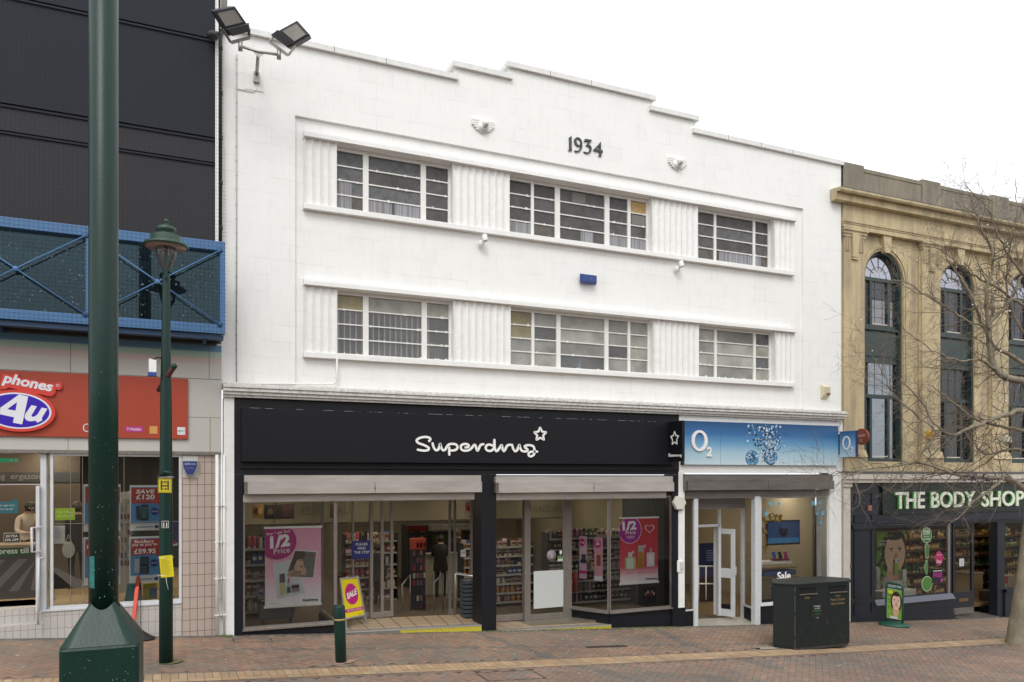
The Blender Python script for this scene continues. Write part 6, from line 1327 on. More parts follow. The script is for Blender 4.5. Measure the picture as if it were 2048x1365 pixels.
def portrait(q, sx=1.0, ks=1.0):
    q.rect(.02, .01, .98, .99, col('7fae3a')); 
    for k in range(9): q.ell(.08 + .10 * (k % 3), .15 + .09 * k, .09, .035, col(('4f8f2a', 'a9cf5c', '6aa632')[k % 3]), rot=.6 + k, same=True) if not isinstance(q, QB) else q.poly([(min(.98, max(.02, .10 + .07 * (k % 3) + .07 * math.cos(t_ * .7854))), .15 + .08 * k + .02 * math.sin(t_ * .7854)) for t_ in range(8)], col(('4f8f2a', 'a9cf5c', '6aa632')[k % 3]))
    E_ = lambda u, v, a, b_, m, rot=0: (lambda u, v, a, b_: q.poly([(min(.98, max(.02, u + a * math.cos(t) * math.cos(rot) - b_ * math.sin(t) * math.sin(rot))), min(.985, max(.015, v + (a * math.cos(t) * math.sin(rot) + b_ * math.sin(t) * math.cos(rot))))) for t in [2 * math.pi * i / 30 for i in range(30)]], m))(.6 + (u - .6) * ks, .6 + (v - .6) * ks, a * ks, b_ * ks)
    E_(.62, .60, .36, .34, col('2a211f')); E_(.60, .30, .20, .22, col('dcae90')); E_(.62, .60, .27, .275, col('eec8ac')); E_(.60, .83, .22, .05, col('2a211f'))
    for s_ in (-1, 1): E_(.63 + s_ * .11, .665, .06, .010, col('3a2a25'), s_ * -.1); E_(.63 + s_ * .11, .635, .05, .014, col('f2ece4')); E_(.63 + s_ * .11, .635, .022, .013, col('2d1f1a'))
    E_(.645, .57, .03, .035, col('cf9f80')); E_(.645, .55, .05, .010, col('b98468')); E_(.64, .49, .085, .020, col('b8484c')); E_(.64, .494, .05, .006, col('f2e6e0'))
portrait(q)
q.poly([(.24 + .17 * math.cos(t), .90 + .07 * math.sin(t)) for t in [2 * math.pi * i / 24 for i in range(24)]], col('d9d62a')); q.poly([(.2, .02), (.8, .02), (.72, .1), (.3, .11)], col('cfd9cf')); q.mb.build('poster', WBD, fix=False)
mb = MB(); mb.text('THE BODY SHOP', sw(.5, .95) + Nw * .002, Rw, EZ, Nw, w=(a_r - a_l).length * .8, h=.055, m=m_let, d=.002); mb.build('lettering', WBD, fix=False)
mb = MB(); c_ = (a_l + a_r) / 2; gzb = g(c_.x); mb.lathe((0, 0, 0), [(.30, .0), (.31, .02), (.28, .07), (.2, .10), (.02, .11)], 28, m_wb)
mb.v = [(c_.x + x * Rw.x * 1.15 - y * Rw.y * .8, c_.y + x * Rw.y * 1.15 + y * Rw.x * .8, gzb + z) for x, y, z in mb.v]; mb.build('base', WBD)
# leaning red barrier post on its rubber foot
f_ = G(283, 1279); dR = dpt(f_); RP = thing('barrier_post', 'leaning orange-red barrier post on a round black rubber foot by the phone shop', 'barrier post', tuple(f_))
top_ = at_depth(278, 1140, dR + .3); bot_ = at_depth(266, 1253, dR)
mb = MB(); mb.bar(bot_, top_, .062, .035, mat('orange_red_plastic', (.60, .055, .02), .4, noise=.3, nscale=10, color2=(.35, .05, .03))); mb.build('post', RP, bevel=.01)
mb = MB(); mb.tube([top_ - EZ * .03, top_ + EZ * .04], [.035, .012], 10, MC['orange_red_plastic']); mb.tube([at_depth(281, 1150, dR + .3), at_depth(281, 1268, dR)], .005, 5, m_dark); mb.build('cord', RP)
mb = MB(); mb.lathe((f_.x, f_.y, g(f_.x)), [(.20, .0), (.205, .02), (.13, .06), (.05, .12), (.03, .14)], 28, mat('black_rubber', (.012, .012, .012), .6)); mb.build('rubber_foot', RP)
# ------------------------------------------------------------------ bare street tree at the right edge
m_bark = mat('plane_bark', (.27, .23, .165), .85, noise=.8, nscale=6, color2=(.12, .105, .07), stretch=(1, 1, .5), bump=.5, bscale=18)
m_bark2 = mat('twig_bark', (.15, .115, .085), .8, noise=.5, nscale=10, color2=(.22, .18, .14))
TB = G(2036, 1288); dT = dpt(TB); TT = random.Random(77)
TR = thing('street_tree', 'bare street tree with drooping twigs before the stone building', 'tree', tuple(TB))
def tp(px, py, dd=0): return at_depth(px, py, dT + dd)
kT = dT / FPX
trunk = [(2036, 1300, 0, 26), (2036, 1288, 0, 23), (2037, 1250, 0, 17.5), (2044, 1180, 0, 14), (2052, 1110, 0, 12.5), (2060, 1040, 0, 12), (2068, 960, 0, 13), (2070, 880, 0, 13), (2078, 800, 0, 12)]
mb = MB(); c_ = catmull([(*tp(a, b_, d), r * kT) for a, b_, d, r in trunk], 5); pts = [Vector(q_[:3]) for q_ in c_]; rad = [max(.02, q_[3]) for q_ in c_]
mb.tube(pts, [r * TT.uniform(.97, 1.04) for r in rad], 14, m_bark); mb.build('trunk', TR)
limbs = [[(2078, 810, 0, 10), (2048, 766, 0, 9), (2019, 758, -.1, 8.5), (1993, 741, -.1, 8), (1980, 702, 0, 7), (1977, 663, 0, 6), (1986, 641, .1, 5), (2009, 615, .2, 4.5), (2030, 585, .3, 4), (2046, 540, .4, 3.4), (2052, 470, .5, 2.4), (2046, 400, .6, 1.4)],
 [(1977, 663, 0, 5), (1973, 579, -.2, 4.2), (1985, 541, -.2, 3.6), (1983, 502, -.2, 3), (1961, 457, -.3, 2.2), (1950, 420, -.3, 1.6), (1938, 385, -.3, 1)],
 [(2080, 760, .2, 7), (2048, 728, .2, 5.4), (1993, 695, .1, 4.8), (1967, 653, 0, 4.2), (1944, 599, -.2, 3.2), (1928, 566, -.3, 2.4), (1906, 534, -.3, 1.6), (1885, 500, -.3, 1)],
 [(2090, 640, .3, 5), (2048, 611, .3, 3.6), (1986, 573, .2, 2.8), (1931, 540, .1, 2), (1890, 505, 0, 1.3), (1850, 490, 0, .9)],
 [(2080, 830, -.2, 9), (2048, 822, -.3, 7), (2003, 832, -.5, 6), (1963, 848, -.6, 5), (1924, 864, -.7, 4), (1903, 869, -.8, 3.2), (1870, 850, -.9, 2.4), (1840, 800, -.9, 1.8), (1800, 760, -.9, 1.2)],
 [(2080, 880, 0, 6), (2048, 862, 0, 4.4), (1990, 850, -.2, 3.6), (1950, 838, -.3, 2.6), (1900, 800, -.4, 1.8), (1860, 770, -.4, 1.2)],
 [(2075, 1000, -.3, 9), (2048, 978, -.4, 7.5), (2015, 958, -.5, 6), (1980, 955, -.6, 5), (1924, 952, -.7, 4), (1871, 936, -.8, 3.3), (1829, 925, -.9, 2.8), (1787, 933, -1, 2.4), (1739, 938, -1, 1.9), (1705, 950, -1.1, 1.5), (1673, 944, -1.1, 1), (1650, 965, -1.1, .7)],
 [(1829, 925, -.9, 2.8), (1860, 885, -1, 2.4), (1871, 867, -1, 2.2), (1855, 848, -1, 2), (1818, 819, -1, 1.7), (1787, 788, -1, 1.3), (1765, 745, -1.1, 1), (1752, 719, -1.1, .7)],
 [(2080, 920, .2, 5), (2048, 902, .2, 4), (2010, 900, .1, 3.4), (1974, 909, 0, 3), (1950, 890, 0, 2.2), (1925, 860, 0, 1.6), (1895, 845, 0, 1.1)],
 [(2060, 560, .4, 4), (2030, 530, .3, 3.4), (2005, 490, .2, 2.6), (1985, 440, .2, 1.8), (1962, 400, .1, 1.2), (1930, 375, 0, .8)],
 [(2080, 700, .5, 4.5), (2048, 665, .5, 3.4), (2022, 620, .5, 2.8), (2012, 560, .4, 2.2), (2020, 490, .4, 1.6), (2034, 420, .3, 1.1), (2030, 360, .3, .7)],
 [(1993, 741, -.1, 4), (1960, 720, -.4, 3), (1925, 722, -.6, 2.4), (1885, 712, -.7, 1.8), (1850, 690, -.8, 1.3), (1805, 655, -.9, .9)],
 [(1967, 653, 0, 3), (1930, 640, -.3, 2.5), (1895, 615, -.4, 2.2), (1850, 590, -.5, 1.8), (1815, 565, -.6, 1.4), (1775, 560, -.7, 1)],
 [(2003, 954, -.5, 4), (1975, 985, -.8, 3), (1950, 1000, -.9, 2.2), (1925, 1030, -1, 1.6), (1900, 1045, -1, 1)]]
bm2 = MB(); tw = MB(); cnt = [0]
def twig(p, d, L, r, lv):
    if cnt[0] > 8000: return
    cnt[0] += 1; n = 4 if lv < 2 else 3; pts = [p]; q = p.copy(); dd = d.normalized()
    segs = max(3, int(L / .11)); rr = [r]
    for i in range(segs):
        dd = (dd + Vector((TT.gauss(0, .20), TT.gauss(0, .20), TT.gauss(0, .20) + (.05 if i > segs * .6 and lv < 2 else -.02)))).normalized(); q = q + dd * (L / segs); pts.append(q.copy()); rr.append(max(.0021, r * (1 - .85 * (i + 1) / segs)))
    (bm2 if r > .006 else tw).tube(pts, rr, n, m_bark if r > .012 else m_bark2, cap=False)
    if lv < 3:
        for i in range(1, len(pts) - 1):
            if TT.random() < (.70, .55, .36)[lv]:
                side = Vector((TT.gauss(0, 1), TT.gauss(0, .7), TT.gauss(0, 1))).normalized(); nd = (pts[i + 1] - pts[i]).normalized() * .8 + side * .75; twig(pts[i], nd, L * TT.uniform(.35, .62), max(.0023, rr[i] * .6), lv + 1)
for li, L_ in enumerate(limbs):
    c_ = catmull([(*tp(a, b_, d), r * kT * .80) for a, b_, d, r in L_], 5); pts = [Vector(q_[:3]) + Vector((TT.gauss(0, .012), TT.gauss(0, .012), TT.gauss(0, .012))) for q_ in c_]; rad = [max(.004, q_[3]) for q_ in c_]
    bm2.tube(pts, rad, 8, m_bark)
    for i in range(3, len(pts) - 1):
        if TT.random() < .9:
            t = (pts[i + 1] - pts[i]).normalized(); side = Vector((TT.gauss(-.35, .8), TT.gauss(0, .6), TT.gauss(0, .8))).normalized(); twig(pts[i], t * .7 + side * .9, TT.uniform(.45, 1.25), min(.012, rad[i] * .5), 0 if TT.random() < .6 else 1)
# long drooping leaders over the shop sign
for (px, py) in ((1829, 925), (1787, 933), (1745, 940), (1871, 936), (1924, 952), (1960, 955), (1990, 960), (1850, 930), (1705, 950), (1810, 930), (1905, 948), (2010, 958)):
    d = -1.0 if px < 1900 else -.7; L = TT.uniform(.7, 1.5); p = tp(px, py, d); q = p.copy(); dd = Vector((TT.uniform(-.6, .1), TT.gauss(0, .2), -.7)); pts = [p]; rr = [.009]
    for i in range(12): dd = (dd + Vector((TT.gauss(-.02, .16), TT.gauss(0, .1), TT.gauss(.015 * i, .1)))).normalized(); q = q + dd * L / 12; pts.append(q.copy()); rr.append(.009 * (1 - i / 14))
    tw.tube(pts, rr, 4, m_bark2, cap=False)
    for i in range(3, 12, 2): twig(pts[i], (pts[i + 1 if i < 11 else i] - pts[i - 1]) + Vector((TT.gauss(0, .3), TT.gauss(0, .3), TT.gauss(0, .2))), TT.uniform(.2, .5), .004, 2)
bm2.build('branches', TR, fix=False); tw.build('twigs', TR, fix=False)['kind'] = 'stuff'
mb = MB(); wire = [tp(*q_) for q_ in ((1972, 1000, -.7), (1985, 960, -.7), (2005, 955, -.6), (1990, 880, -.6), (2010, 800, -.4), (2000, 700, -.3), (2018, 620, -.1), (1992, 560, 0), (2010, 480, 0))]
mb.tube(wire, .006, 5, m_dark)
for p_ in wire[1:]: mb.ball(p_ + Vector((0, -.02, -.03)), .018, m_let, n=6)
for (a, b_) in ((1913, 535), (1835, 520), (1945, 610), (1745, 702), (1722, 640), (2020, 395), (1975, 450)): mb.ball(tp(a, b_, -.3), .016, m_let, n=6)
tag(mb.build('fairy_lights'), 'string of small white bulbs on black wire wound through the bare tree', 'string lights')
mb = MB(); q_ = [tp(1880, 1000 - 60, -.85), tp(1900, 955, -.9), tp(1955, 960, -.9), tp(1975, 950, -.85)]
for k in range(40):
    p_ = tp(TT.uniform(1925, 1975), TT.uniform(948, 962), -.75 + TT.uniform(-.05, .05)); s_ = TT.uniform(.03, .09); mb.add([p_, p_ + Vector((s_, TT.gauss(0, .03), TT.gauss(0, .03))), p_ + Vector((s_ * .6, TT.gauss(0, .03), -s_ * .5))], [(0, 1, 2)], mat('torn_blue_plastic', (.012, .015, .05), .4))
tag(mb.build('torn_bag', fix=False), 'torn dark blue plastic bag caught on the lower branch of the bare tree', 'plastic bag')
# ------------------------------------------------------------------ shop interiors
RI = random.Random(99)
m_cw = mat('cream_shop_wall', (.24, .21, .145), .7, noise=.2, nscale=2); m_fl2 = mat('pale_shop_floor', (.17, .15, .105), .35, noise=.4, nscale=2)
m_shelf = mat('grey_shelf_metal', (.30, .29, .27), .4, .3); m_shelfd = mat('dark_shelf_back', (.03, .035, .04), .6)
def room(nm, parent, xa, xb, ya, yb, z0, z1, mw, mf, mc=None):
    mb = MB(); mb.box(xa, xb, ya, yb, z0 - .08, z0, mf); mb.box(xa, xb, yb, yb + .1, z0, z1, mw); mb.box(xa - .08, xa, ya, yb + .1, z0 - .08, z1, mw); mb.box(xb, xb + .08, ya, yb + .1, z0 - .08, z1, mw); mb.box(xa, xb, ya, yb, z1, z1 + .06, mc or mw); return mb.build(nm, parent)
def ceiling_lamp(pts, z, w, d, em, label, group, hexc=(1, .86, .64)):
    first = None
    for (x, y) in pts:
        if first is None:
            t = thing('ceiling_light', label, 'ceiling light', (x, y, z), group); mb = MB(); mb.box(-w / 2 - .02, w / 2 + .02, -d / 2 - .02, d / 2 + .02, -.03, 0, m_white); fr = mb.build('frame', t, local=True)
            mb = MB(); mb.box(-w / 2, w / 2, -d / 2, d / 2, -.036, -.031, mat('lit_diffuser_' + str(em), hexc, .5, emit=em)); df = mb.build('diffuser', t, local=True); first = (t, fr, df)
        else:
            t = first[0].copy(); C.objects.link(t); t.location = (x, y, z)
            for ch in first[1:]: c_ = ch.copy(); C.objects.link(c_); c_.parent = t
ZF = EYE - 3.08
room('shop_interior', WB, X(470), 10.25, .32, 9.0, ZF, zG + .22, m_cw, m_fl2)
ceiling_lamp([(x, y) for x in (2.0, 4.4, 6.8, 9.2) for y in (2.2, 4.2, 6.4)], zG + .215, .6, .6, 8.0, 'square light panel in the ceiling of the pharmacy', 'ceiling panels of the pharmacy')
mb = MB(); mb.box(10.2, 10.245, .36, 2.4, ZF, zG + .2, m_shelfd); mb.build('display_side_wall', WB)
# bulkhead with department names
mb = MB(); yb_k = 5.3; zk0 = Z(900, 1040, yb_k); mb.box(X(470) + .01, 10.24, yb_k, yb_k + .15, zk0, zG + .21, mat('beige_bulkhead', (.20, .18, .125), .7)); mb.box(X(470) + .01, 10.24, yb_k - .01, yb_k + .16, zk0 - .03, zk0 - .001, m_shelfd); mb.build('bulkhead', WB)
for t_, px, py, w, ww in (('ESSENTIALS', 655, 1022, 1.25, 'essentials lettering high on the pharmacy bulkhead at left'), ('FRAGRANCE', 1100, 1018, 1.2, 'fragrance lettering high on the pharmacy bulkhead at right')):
    p = PT(px, py, yb_k); mb = MB(); mb.text(t_, (p.x, yb_k, p.z), EX, EZ, EN, w=w, h=.19, m=mat('grey_wall_letters', (.13, .12, .09), .5), d=.015); tag(mb.build('wall_lettering', fix=False), ww, 'lettering')
# products: a dozen kinds of small pack copied onto the shelves
protos = []
def proto(kind, hx, hx2):
    mb = MB(); a, b_ = col(hx), col(hx2)
    if kind == 'box': mb.box(-.035, .035, -.03, .03, 0, .12, a); mb.box(-.03, .03, -.0315, -.0301, .05, .09, b_)
    elif kind == 'bottle': mb.lathe((0, 0, 0), [(.028, 0), (.03, .01), (.03, .10), (.012, .125), (.012, .135)], 10, a); mb.lathe((0, 0, .135), [(.014, 0), (.014, .03)], 8, b_)
    elif kind == 'jar': mb.lathe((0, 0, 0), [(.035, 0), (.037, .005), (.037, .05)], 12, a); mb.lathe((0, 0, .05), [(.038, 0), (.038, .025)], 12, b_)
    elif kind == 'tube': mb.lathe((0, 0, 0), [(.016, 0), (.018, .03), (.024, .05), (.026, .14), (.004, .15)], 10, a); mb.lathe((0, 0, -.0), [(.02, 0), (.02, .028)], 8, b_)
    elif kind == 'carton': mb.box(-.06, .06, -.035, .035, 0, .09, a); mb.box(-.05, .05, -.0365, -.0351, .02, .07, b_)
    me_ = mb.build('toiletry', fix=False); d_ = me_.data; bpy.data.objects.remove(me_); return d_
PAL = {'pharm': [('box', 'b8a890', '7a2f3c'), ('bottle', 'c8883a', 'f0e8d8'), ('jar', 'c8b8a0', '3a3030'), ('tube', 'd04868', 'f4ecec'), ('carton', '8a4a78', 'f0d8e0'), ('box', '2f5a9a', 'e8e8f0'), ('bottle', 'd8d0c0', '2a2a30'), ('box', '8a2838', 'e0c8b0'), ('carton', 'b09878', '5a3a30')],
       'perf': [('box', '2c2c34', 'a89868'), ('bottle', 'b8b0a0', '2a2a2a'), ('box', 'd8d4c8', '6a6a70'), ('carton', '5a1c24', 'c8a8a0'), ('box', '48604c', 'd0d0c0'), ('bottle', '8c6c8c', 'd0c8d0'), ('box', 'c0b8a8', '883848')],
       'body': [('jar', '5a7a34', 'c8c098'), ('bottle', 'a8843c', '3a3020'), ('box', '7a5a34', 'd0b880'), ('tube', '3c6a3c', 'd0d0b0'), ('carton', '6a4a34', 'c8a878'), ('jar', 'a88040', '40301c')]}
PM = {k: [proto(*q) for q in v] for k, v in PAL.items()}
NP = {'pharm': ('toiletry', 'small boxed or bottled toiletry on the pharmacy shelves behind the glass', 'toiletry', 'toiletries on the pharmacy shelves'),
      'perf': ('perfume_pack', 'small perfume box or bottle on the dark fragrance shelves behind the right display window', 'perfume', 'perfumes on the fragrance shelves'),
      'body': ('toiletry', 'small jar, bottle or box on the wooden shelves of the green shop', 'toiletry', 'toiletries on the green shop shelves')}
def shelf_unit(lb, xa, xb, y, z0, z1, rows, kind, dens, depth=.35, back=None, group='shelf units', edge=None, name='shelf_unit'):
    t = thing(name, lb, 'shelving', ((xa + xb) / 2, y, z0), group); mb = MB(); mb.box(xa, xb, y + depth, y + depth + .03, z0, z1, back or m_shelfd); mb.build('back_panel', t)
    for x in (xa, xb): mb = MB(); mb.box(x - .015, x + .015, y, y + depth, z0, z1, m_shelfd); mb.build('end_panel', t)
    H = (z1 - z0) / rows; nm, plb, pc, pg = NP[kind]
    for r in range(rows):
        zz_ = z0 + .1 + r * H; mb = MB(); mb.box(xa + .016, xb - .016, y - .01, y + depth - .001, zz_ - .02, zz_, m_shelf); s_ = mb.build('shelf', t)
        mb = MB(); mb.box(xa + .016, xb - .016, y - .018, y - .011, zz_ - .03, zz_ + .015, edge or mat('price_strip', (.42, .41, .37), .4)); mb.build('price_strip', s_)
        mb = MB(); x = xa + .04
        while x < xb - .08:
            w_ = RI.uniform(.035, .08) * dens; mb.box(x, x + w_, y + depth * .55, y + depth * .8, zz_ + .001, zz_ + min(H - .04, RI.uniform(.10, .24)), col(RI.choice(PAL[kind])[RI.choice((1, 2))])); x += w_ + .006
        mb.build('rear_stock', t)['kind'] = 'stuff'
        x = xa + .06; me_ = RI.choice(PM[kind]); run = RI.randint(2, 5)
        while x < xb - .08:
            if run <= 0: me_ = RI.choice(PM[kind]); run = RI.randint(2, 5)
            run -= 1
            if RI.random() < .92:
                o_ = bpy.data.objects.new(nm, me_); C.objects.link(o_); o_.location = (x, y + .06 + RI.uniform(0, .05), zz_ + .001); s1 = RI.uniform(.85, 1.5) * min(1.5, H / .17); o_.scale = (RI.uniform(.9, 1.15) * dens, dens, min(s1, (H - .05) / .15)); tag(o_, plb, pc, pg)
            x += .085 * dens + RI.uniform(0, .02)
shelf_unit('dark toiletries shelving unit behind the left display window of the pharmacy', 1.05, 2.05, 1.9, ZF, Z(500, 1078, 1.9), 6, 'pharm', 1.25)
shelf_unit('toiletries shelving unit in the middle of the pharmacy behind the glass doors', X(690, 4.2), X(795, 4.2), 4.2, ZF, Z(740, 1068, 4.2), 6, 'pharm', 1.35, back=m_cw)
xp0, xp1 = 6.1, 7.9
shelf_unit('fragrance shelving unit behind the doors of the right lobby', xp0, xp1, 2.7, ZF, Z(1080, 1082, 2.7), 7, 'pharm', 1.35)
shelf_unit('dark fragrance shelving unit behind the right display window', 7.95, 10.2, 2.0, ZF, Z(1220, 1062, 2.0), 7, 'perf', 1.3, back=mat('teal_shelf_back', (.012, .04, .055), .5))
# drinks fridges at the back
t0 = None
for k, (tt, lb) in enumerate((('', 'red-topped chilled food cabinet left of the drinks fridges at the back of the pharmacy'), ('Coca-Cola', 'left drinks fridge with pale script header at the back of the pharmacy'), ('Coca-Cola', 'right drinks fridge with pale script header at the back of the pharmacy'))):
    xa = X((815, 857, 905)[k], 6.4); xb = X((855, 903, 952)[k], 6.4); zt = Z(880, 1050, 6.4); t = thing('drinks_fridge', lb, 'fridge', ((xa + xb) / 2, 6.4, ZF), 'fridges at the back of the pharmacy')
    mb = MB(); mb.box(xa, xb, 6.4, 7.0, ZF, zt, m_shelfd); mb.build('cabinet', t)
    mb = MB(); mb.box(xa, xb, 6.36, 6.4, zt - .16, zt, col('8c2a24') if k == 0 else mat('pale_header', (.42, .40, .36), .4))
    if tt: mb.text(tt, ((xa + xb) / 2, 6.36, zt - .08), EX, EZ, EN, w=.48, m=m_let, d=.003, bold=.02, shear=.35)
    mb.build('header', t, fix=False)
    for q in range(2):
        x0_, x1_ = xa + .04 + q * (xb - xa) / 2, xa - .04 + (q + 1) * (xb - xa) / 2; mb = MB(); frame_rect(mb, (x0_, 6.38), (x1_, 6.38), ZF + .25, zt - .2, .03, m_dark, .03); d_ = mb.build('door', t)
        mb = MB(); 
        for r in range(5):
            z = ZF + .35 + r * .30; mb.box(x0_ + .03, x1_ - .03, 6.395, 6.399, z - .01, z, m_shelf); x = x0_ + .06
            while x < x1_ - .05: mb.box(x, x + .035, 6.385, 6.399, z, z + .18, col(RI.choice(['3c5c3a', '8a3a2a', 'a89858', '2a4a6a', '707a70', 'b0b0a8']), .3)); x += .05
        o_ = mb.build('drinks', d_); o_['kind'] = 'stuff'
# people in the shops
def person(lb, x, y, z, H, face, skin, top, trou, hair, pose='stand', coat=True, lean=0.0, longhair=False):
    """one skinned body posed by joints, hair and coat as children; face = heading angle"""
    k = H / 1.7; t = thing('person', lb, 'person', (x, y, z)); t.rotation_euler = (0, 0, face)
    J = {'pel': (0, 0, .93), 'waist': (0, 0, 1.06), 'chest': (0, -.01 - lean * .3, 1.28), 'neckb': (0, -lean * .6, 1.44), 'neck': (0, -.01 - lean * .75, 1.50), 'head': (0, -.02 - lean * .9, 1.60), 'crown': (0, -.01 - lean * .95, 1.67)}
    for s_, n_ in ((-1, 'l'), (1, 'r')):
        st = .04 * s_ if pose == 'stand' else .10 * s_
        J.update({'hip' + n_: (.09 * s_, 0, .90), 'knee' + n_: (.10 * s_, -.02 - st * .5, .49), 'ank' + n_: (.10 * s_, .02 + st * .6, .09), 'toe' + n_: (.115 * s_, -.13 + st * .6, .03), 'sh' + n_: (.17 * s_, -lean * .5, 1.40)})
        if pose == 'carry' or (pose == 'lean'): J.update({'el' + n_: (.23 * s_, -.12 - lean * .5, 1.16), 'wr' + n_: (.13 * s_, -.33 - lean * .5, 1.13), 'pm' + n_: (.11 * s_, -.39 - lean * .5, 1.13)})
        else: J.update({'el' + n_: (.22 * s_, .02, 1.13), 'wr' + n_: (.22 * s_, -.06, .90), 'pm' + n_: (.22 * s_, -.085, .83)})
        px_, py_, pz_ = J['pm' + n_]; wx, wy, wz = J['wr' + n_]; d_ = Vector((px_ - wx, py_ - wy, pz_ - wz)).normalized()
        for f_ in range(4): q = Vector((px_, py_, pz_)) + Vector((0, 1, 0)).cross(d_) * 0 + Vector(((f_ - 1.5) * .018 if pose != 'stand' else 0, (f_ - 1.5) * .018 if pose == 'stand' else 0, 0)); J['f%d%s' % (f_, n_)] = tuple(q + d_ * (.07 + (.0, .012, .008, -.01)[f_]) + Vector((-.012 * s_, 0, 0)))
        J['th' + n_] = tuple(Vector((px_, py_, pz_)) + d_ * .01 + Vector((-.025 * s_, -.03, 0)))
    names = list(J); E_ = [('pel', 'waist'), ('waist', 'chest'), ('chest', 'neckb'), ('neckb', 'neck'), ('neck', 'head'), ('head', 'crown')]
    for n_ in 'lr': E_ += [('pel', 'hip' + n_), ('hip' + n_, 'knee' + n_), ('knee' + n_, 'ank' + n_), ('ank' + n_, 'toe' + n_), ('neckb', 'sh' + n_), ('sh' + n_, 'el' + n_), ('el' + n_, 'wr' + n_), ('wr' + n_, 'pm' + n_), ('wr' + n_, 'th' + n_)] + [('pm' + n_, 'f%d%s' % (f_, n_)) for f_ in range(4)]
    RAD = {'pel': .135, 'waist': .125, 'chest': .145, 'neckb': .08, 'neck': .052, 'head': .092, 'crown': .07, 'hip': .095, 'knee': .062, 'ank': .042, 'toe': .035, 'sh': .062, 'el': .043, 'wr': .027, 'pm': .026, 'th': .009}
    me_ = bpy.data.meshes.new('body'); me_.from_pydata([tuple(c * k for c in J[n_]) for n_ in names], [(names.index(a), names.index(b_)) for a, b_ in E_], []); o_ = bpy.data.objects.new('body', me_); C.objects.link(o_); o_.parent = t
    for m_ in (mat('skin_' + lb[:8], skin, .5), mat('top_' + lb[:12], top, .8), mat('trousers_' + lb[:12], trou, .8), m_dark): me_.materials.append(m_)
    sk = o_.modifiers.new('skin', 'SKIN'); sk.use_smooth_shade = True; sv = me_.skin_vertices[0].data
    for i, n_ in enumerate(names):
        r = RAD.get(n_) or RAD.get(n_[:-1]) or .0085; sv[i].radius = (r * k, r * k * (.72 if n_ in ('pel', 'waist', 'chest') else 1)); sv[i].use_root = (n_ == 'pel')
    ss = o_.modifiers.new('sub', 'SUBSURF'); ss.levels = ss.render_levels = 2
    dg = bpy.context.evaluated_depsgraph_get(); em_ = bpy.data.meshes.new_from_object(o_.evaluated_get(dg)); o_.modifiers.clear(); o_.data = em_
    for m_ in (mat('skin_' + lb[:8], skin, .5), mat('top_' + lb[:12], top, .8), mat('trousers_' + lb[:12], trou, .8), m_dark):
        if m_.name not in [q.name for q in em_.materials if q]: em_.materials.append(m_)
    hw_ = [Vector(J['wr' + n_]) * k for n_ in 'lr']; nz = J['neck'][2] * k
    for p_ in em_.polygons:
        c = p_.center; mi_ = 1
        if c.z > nz - .015 or any((c - h).length < .12 * k and (c - h).dot(Vector(J['pm' + n_]) * k - h) > 0 for h, n_ in zip(hw_, 'lr')): mi_ = 0
        elif c.z < .07 * k: mi_ = 3
        elif c.z < .97 * k: mi_ = 2
        if mi_ == 2 and abs(c.x) > .19 * k: mi_ = 1
        p_.material_index = mi_; p_.use_smooth = True
    hc = Vector(J['head']) * k; mb = MB(); hm = mat('hair_' + lb[:12], hair, .6)
    mb.ball((hc.x, hc.y + .018 * k, hc.z + .025 * k), .107 * k, hm, (.95, 1.0, 1.02))
    if longhair: mb.ball((hc.x, hc.y + .06 * k, hc.z - .10 * k), .085 * k, hm, (1.1, .6, 1.6))
    mb.build('hair', t, local=True)
    mb = MB(); hy = hc.y - .088 * k
    for s_ in (-1, 1): mb.ball((hc.x + s_ * .034 * k, hy + .004 * k, hc.z + .002), .011 * k, m_let, n=6); mb.ball((hc.x + s_ * .034 * k, hy - .005 * k, hc.z + .002), .0055 * k, m_dark, n=5); mb.ball((hc.x + s_ * .098 * k, hc.y + .005, hc.z - .005), .02 * k, mat('skin_' + lb[:8], skin, .5), (.35, .7, 1.1), n=6)
    mb.ball((hc.x, hy - .006 * k, hc.z - .022 * k), .013 * k, mat('skin_' + lb[:8], skin, .5), (.8, 1, 1.3), n=6); mb.ball((hc.x, hy + .008 * k, hc.z - .052 * k), .02 * k, mat('lips', (.35, .10, .09), .5), (1, .35, .3), n=6); mb.build('face', t, local=True)
    if coat:
        mb = MB(); cm = mat('coat_' + lb[:12], top, .85, noise=.4, nscale=9); n = 20; V = []; Fc = []
        for zz_, a, b_, yo in ((.74, .20, .155, .01), (.80, .205, .155, .0), (.95, .19, .145, 0), (1.08, .175, .135, 0), (1.25, .195, .14, -lean * .25), (1.38, .19, .125, -lean * .5), (1.45, .10, .09, -lean * .6)):
            V += [(a * k * math.cos(2 * math.pi * j / n), (yo + b_ * math.sin(2 * math.pi * j / n)) * k, zz_ * k) for j in range(n)]
        for i in range(6): Fc += [(i * n + j, i * n + (j + 1) % n, (i + 1) * n + (j + 1) % n, (i + 1) * n + j) for j in range(n)]
        mb.add(V, Fc, cm, True); mb.build('coat', t, local=True, fix=False)
    return t
def floor_pt(px, Yd, z): p = PT(px, 1000, Yd); return p.x, Yd, z
x_, y_, z_ = floor_pt(881, 4.6, ZF); person('shopper in a dark coat and jeans with back turned inside the open doorway', x_, y_, z_, 1.56, math.radians(160), (.35, .22, .16), (.012, .011, .010), (.02, .03, .06), (.02, .014, .01), 'carry', True, .08)
x_, y_, z_ = floor_pt(757, 3.4, ZF); person('shopper in dark clothes standing behind the sliding glass doors', x_, y_, z_, 1.52, math.radians(120), (.33, .2, .15), (.015, .017, .022), (.012, .013, .018), (.03, .02, .012), 'stand')
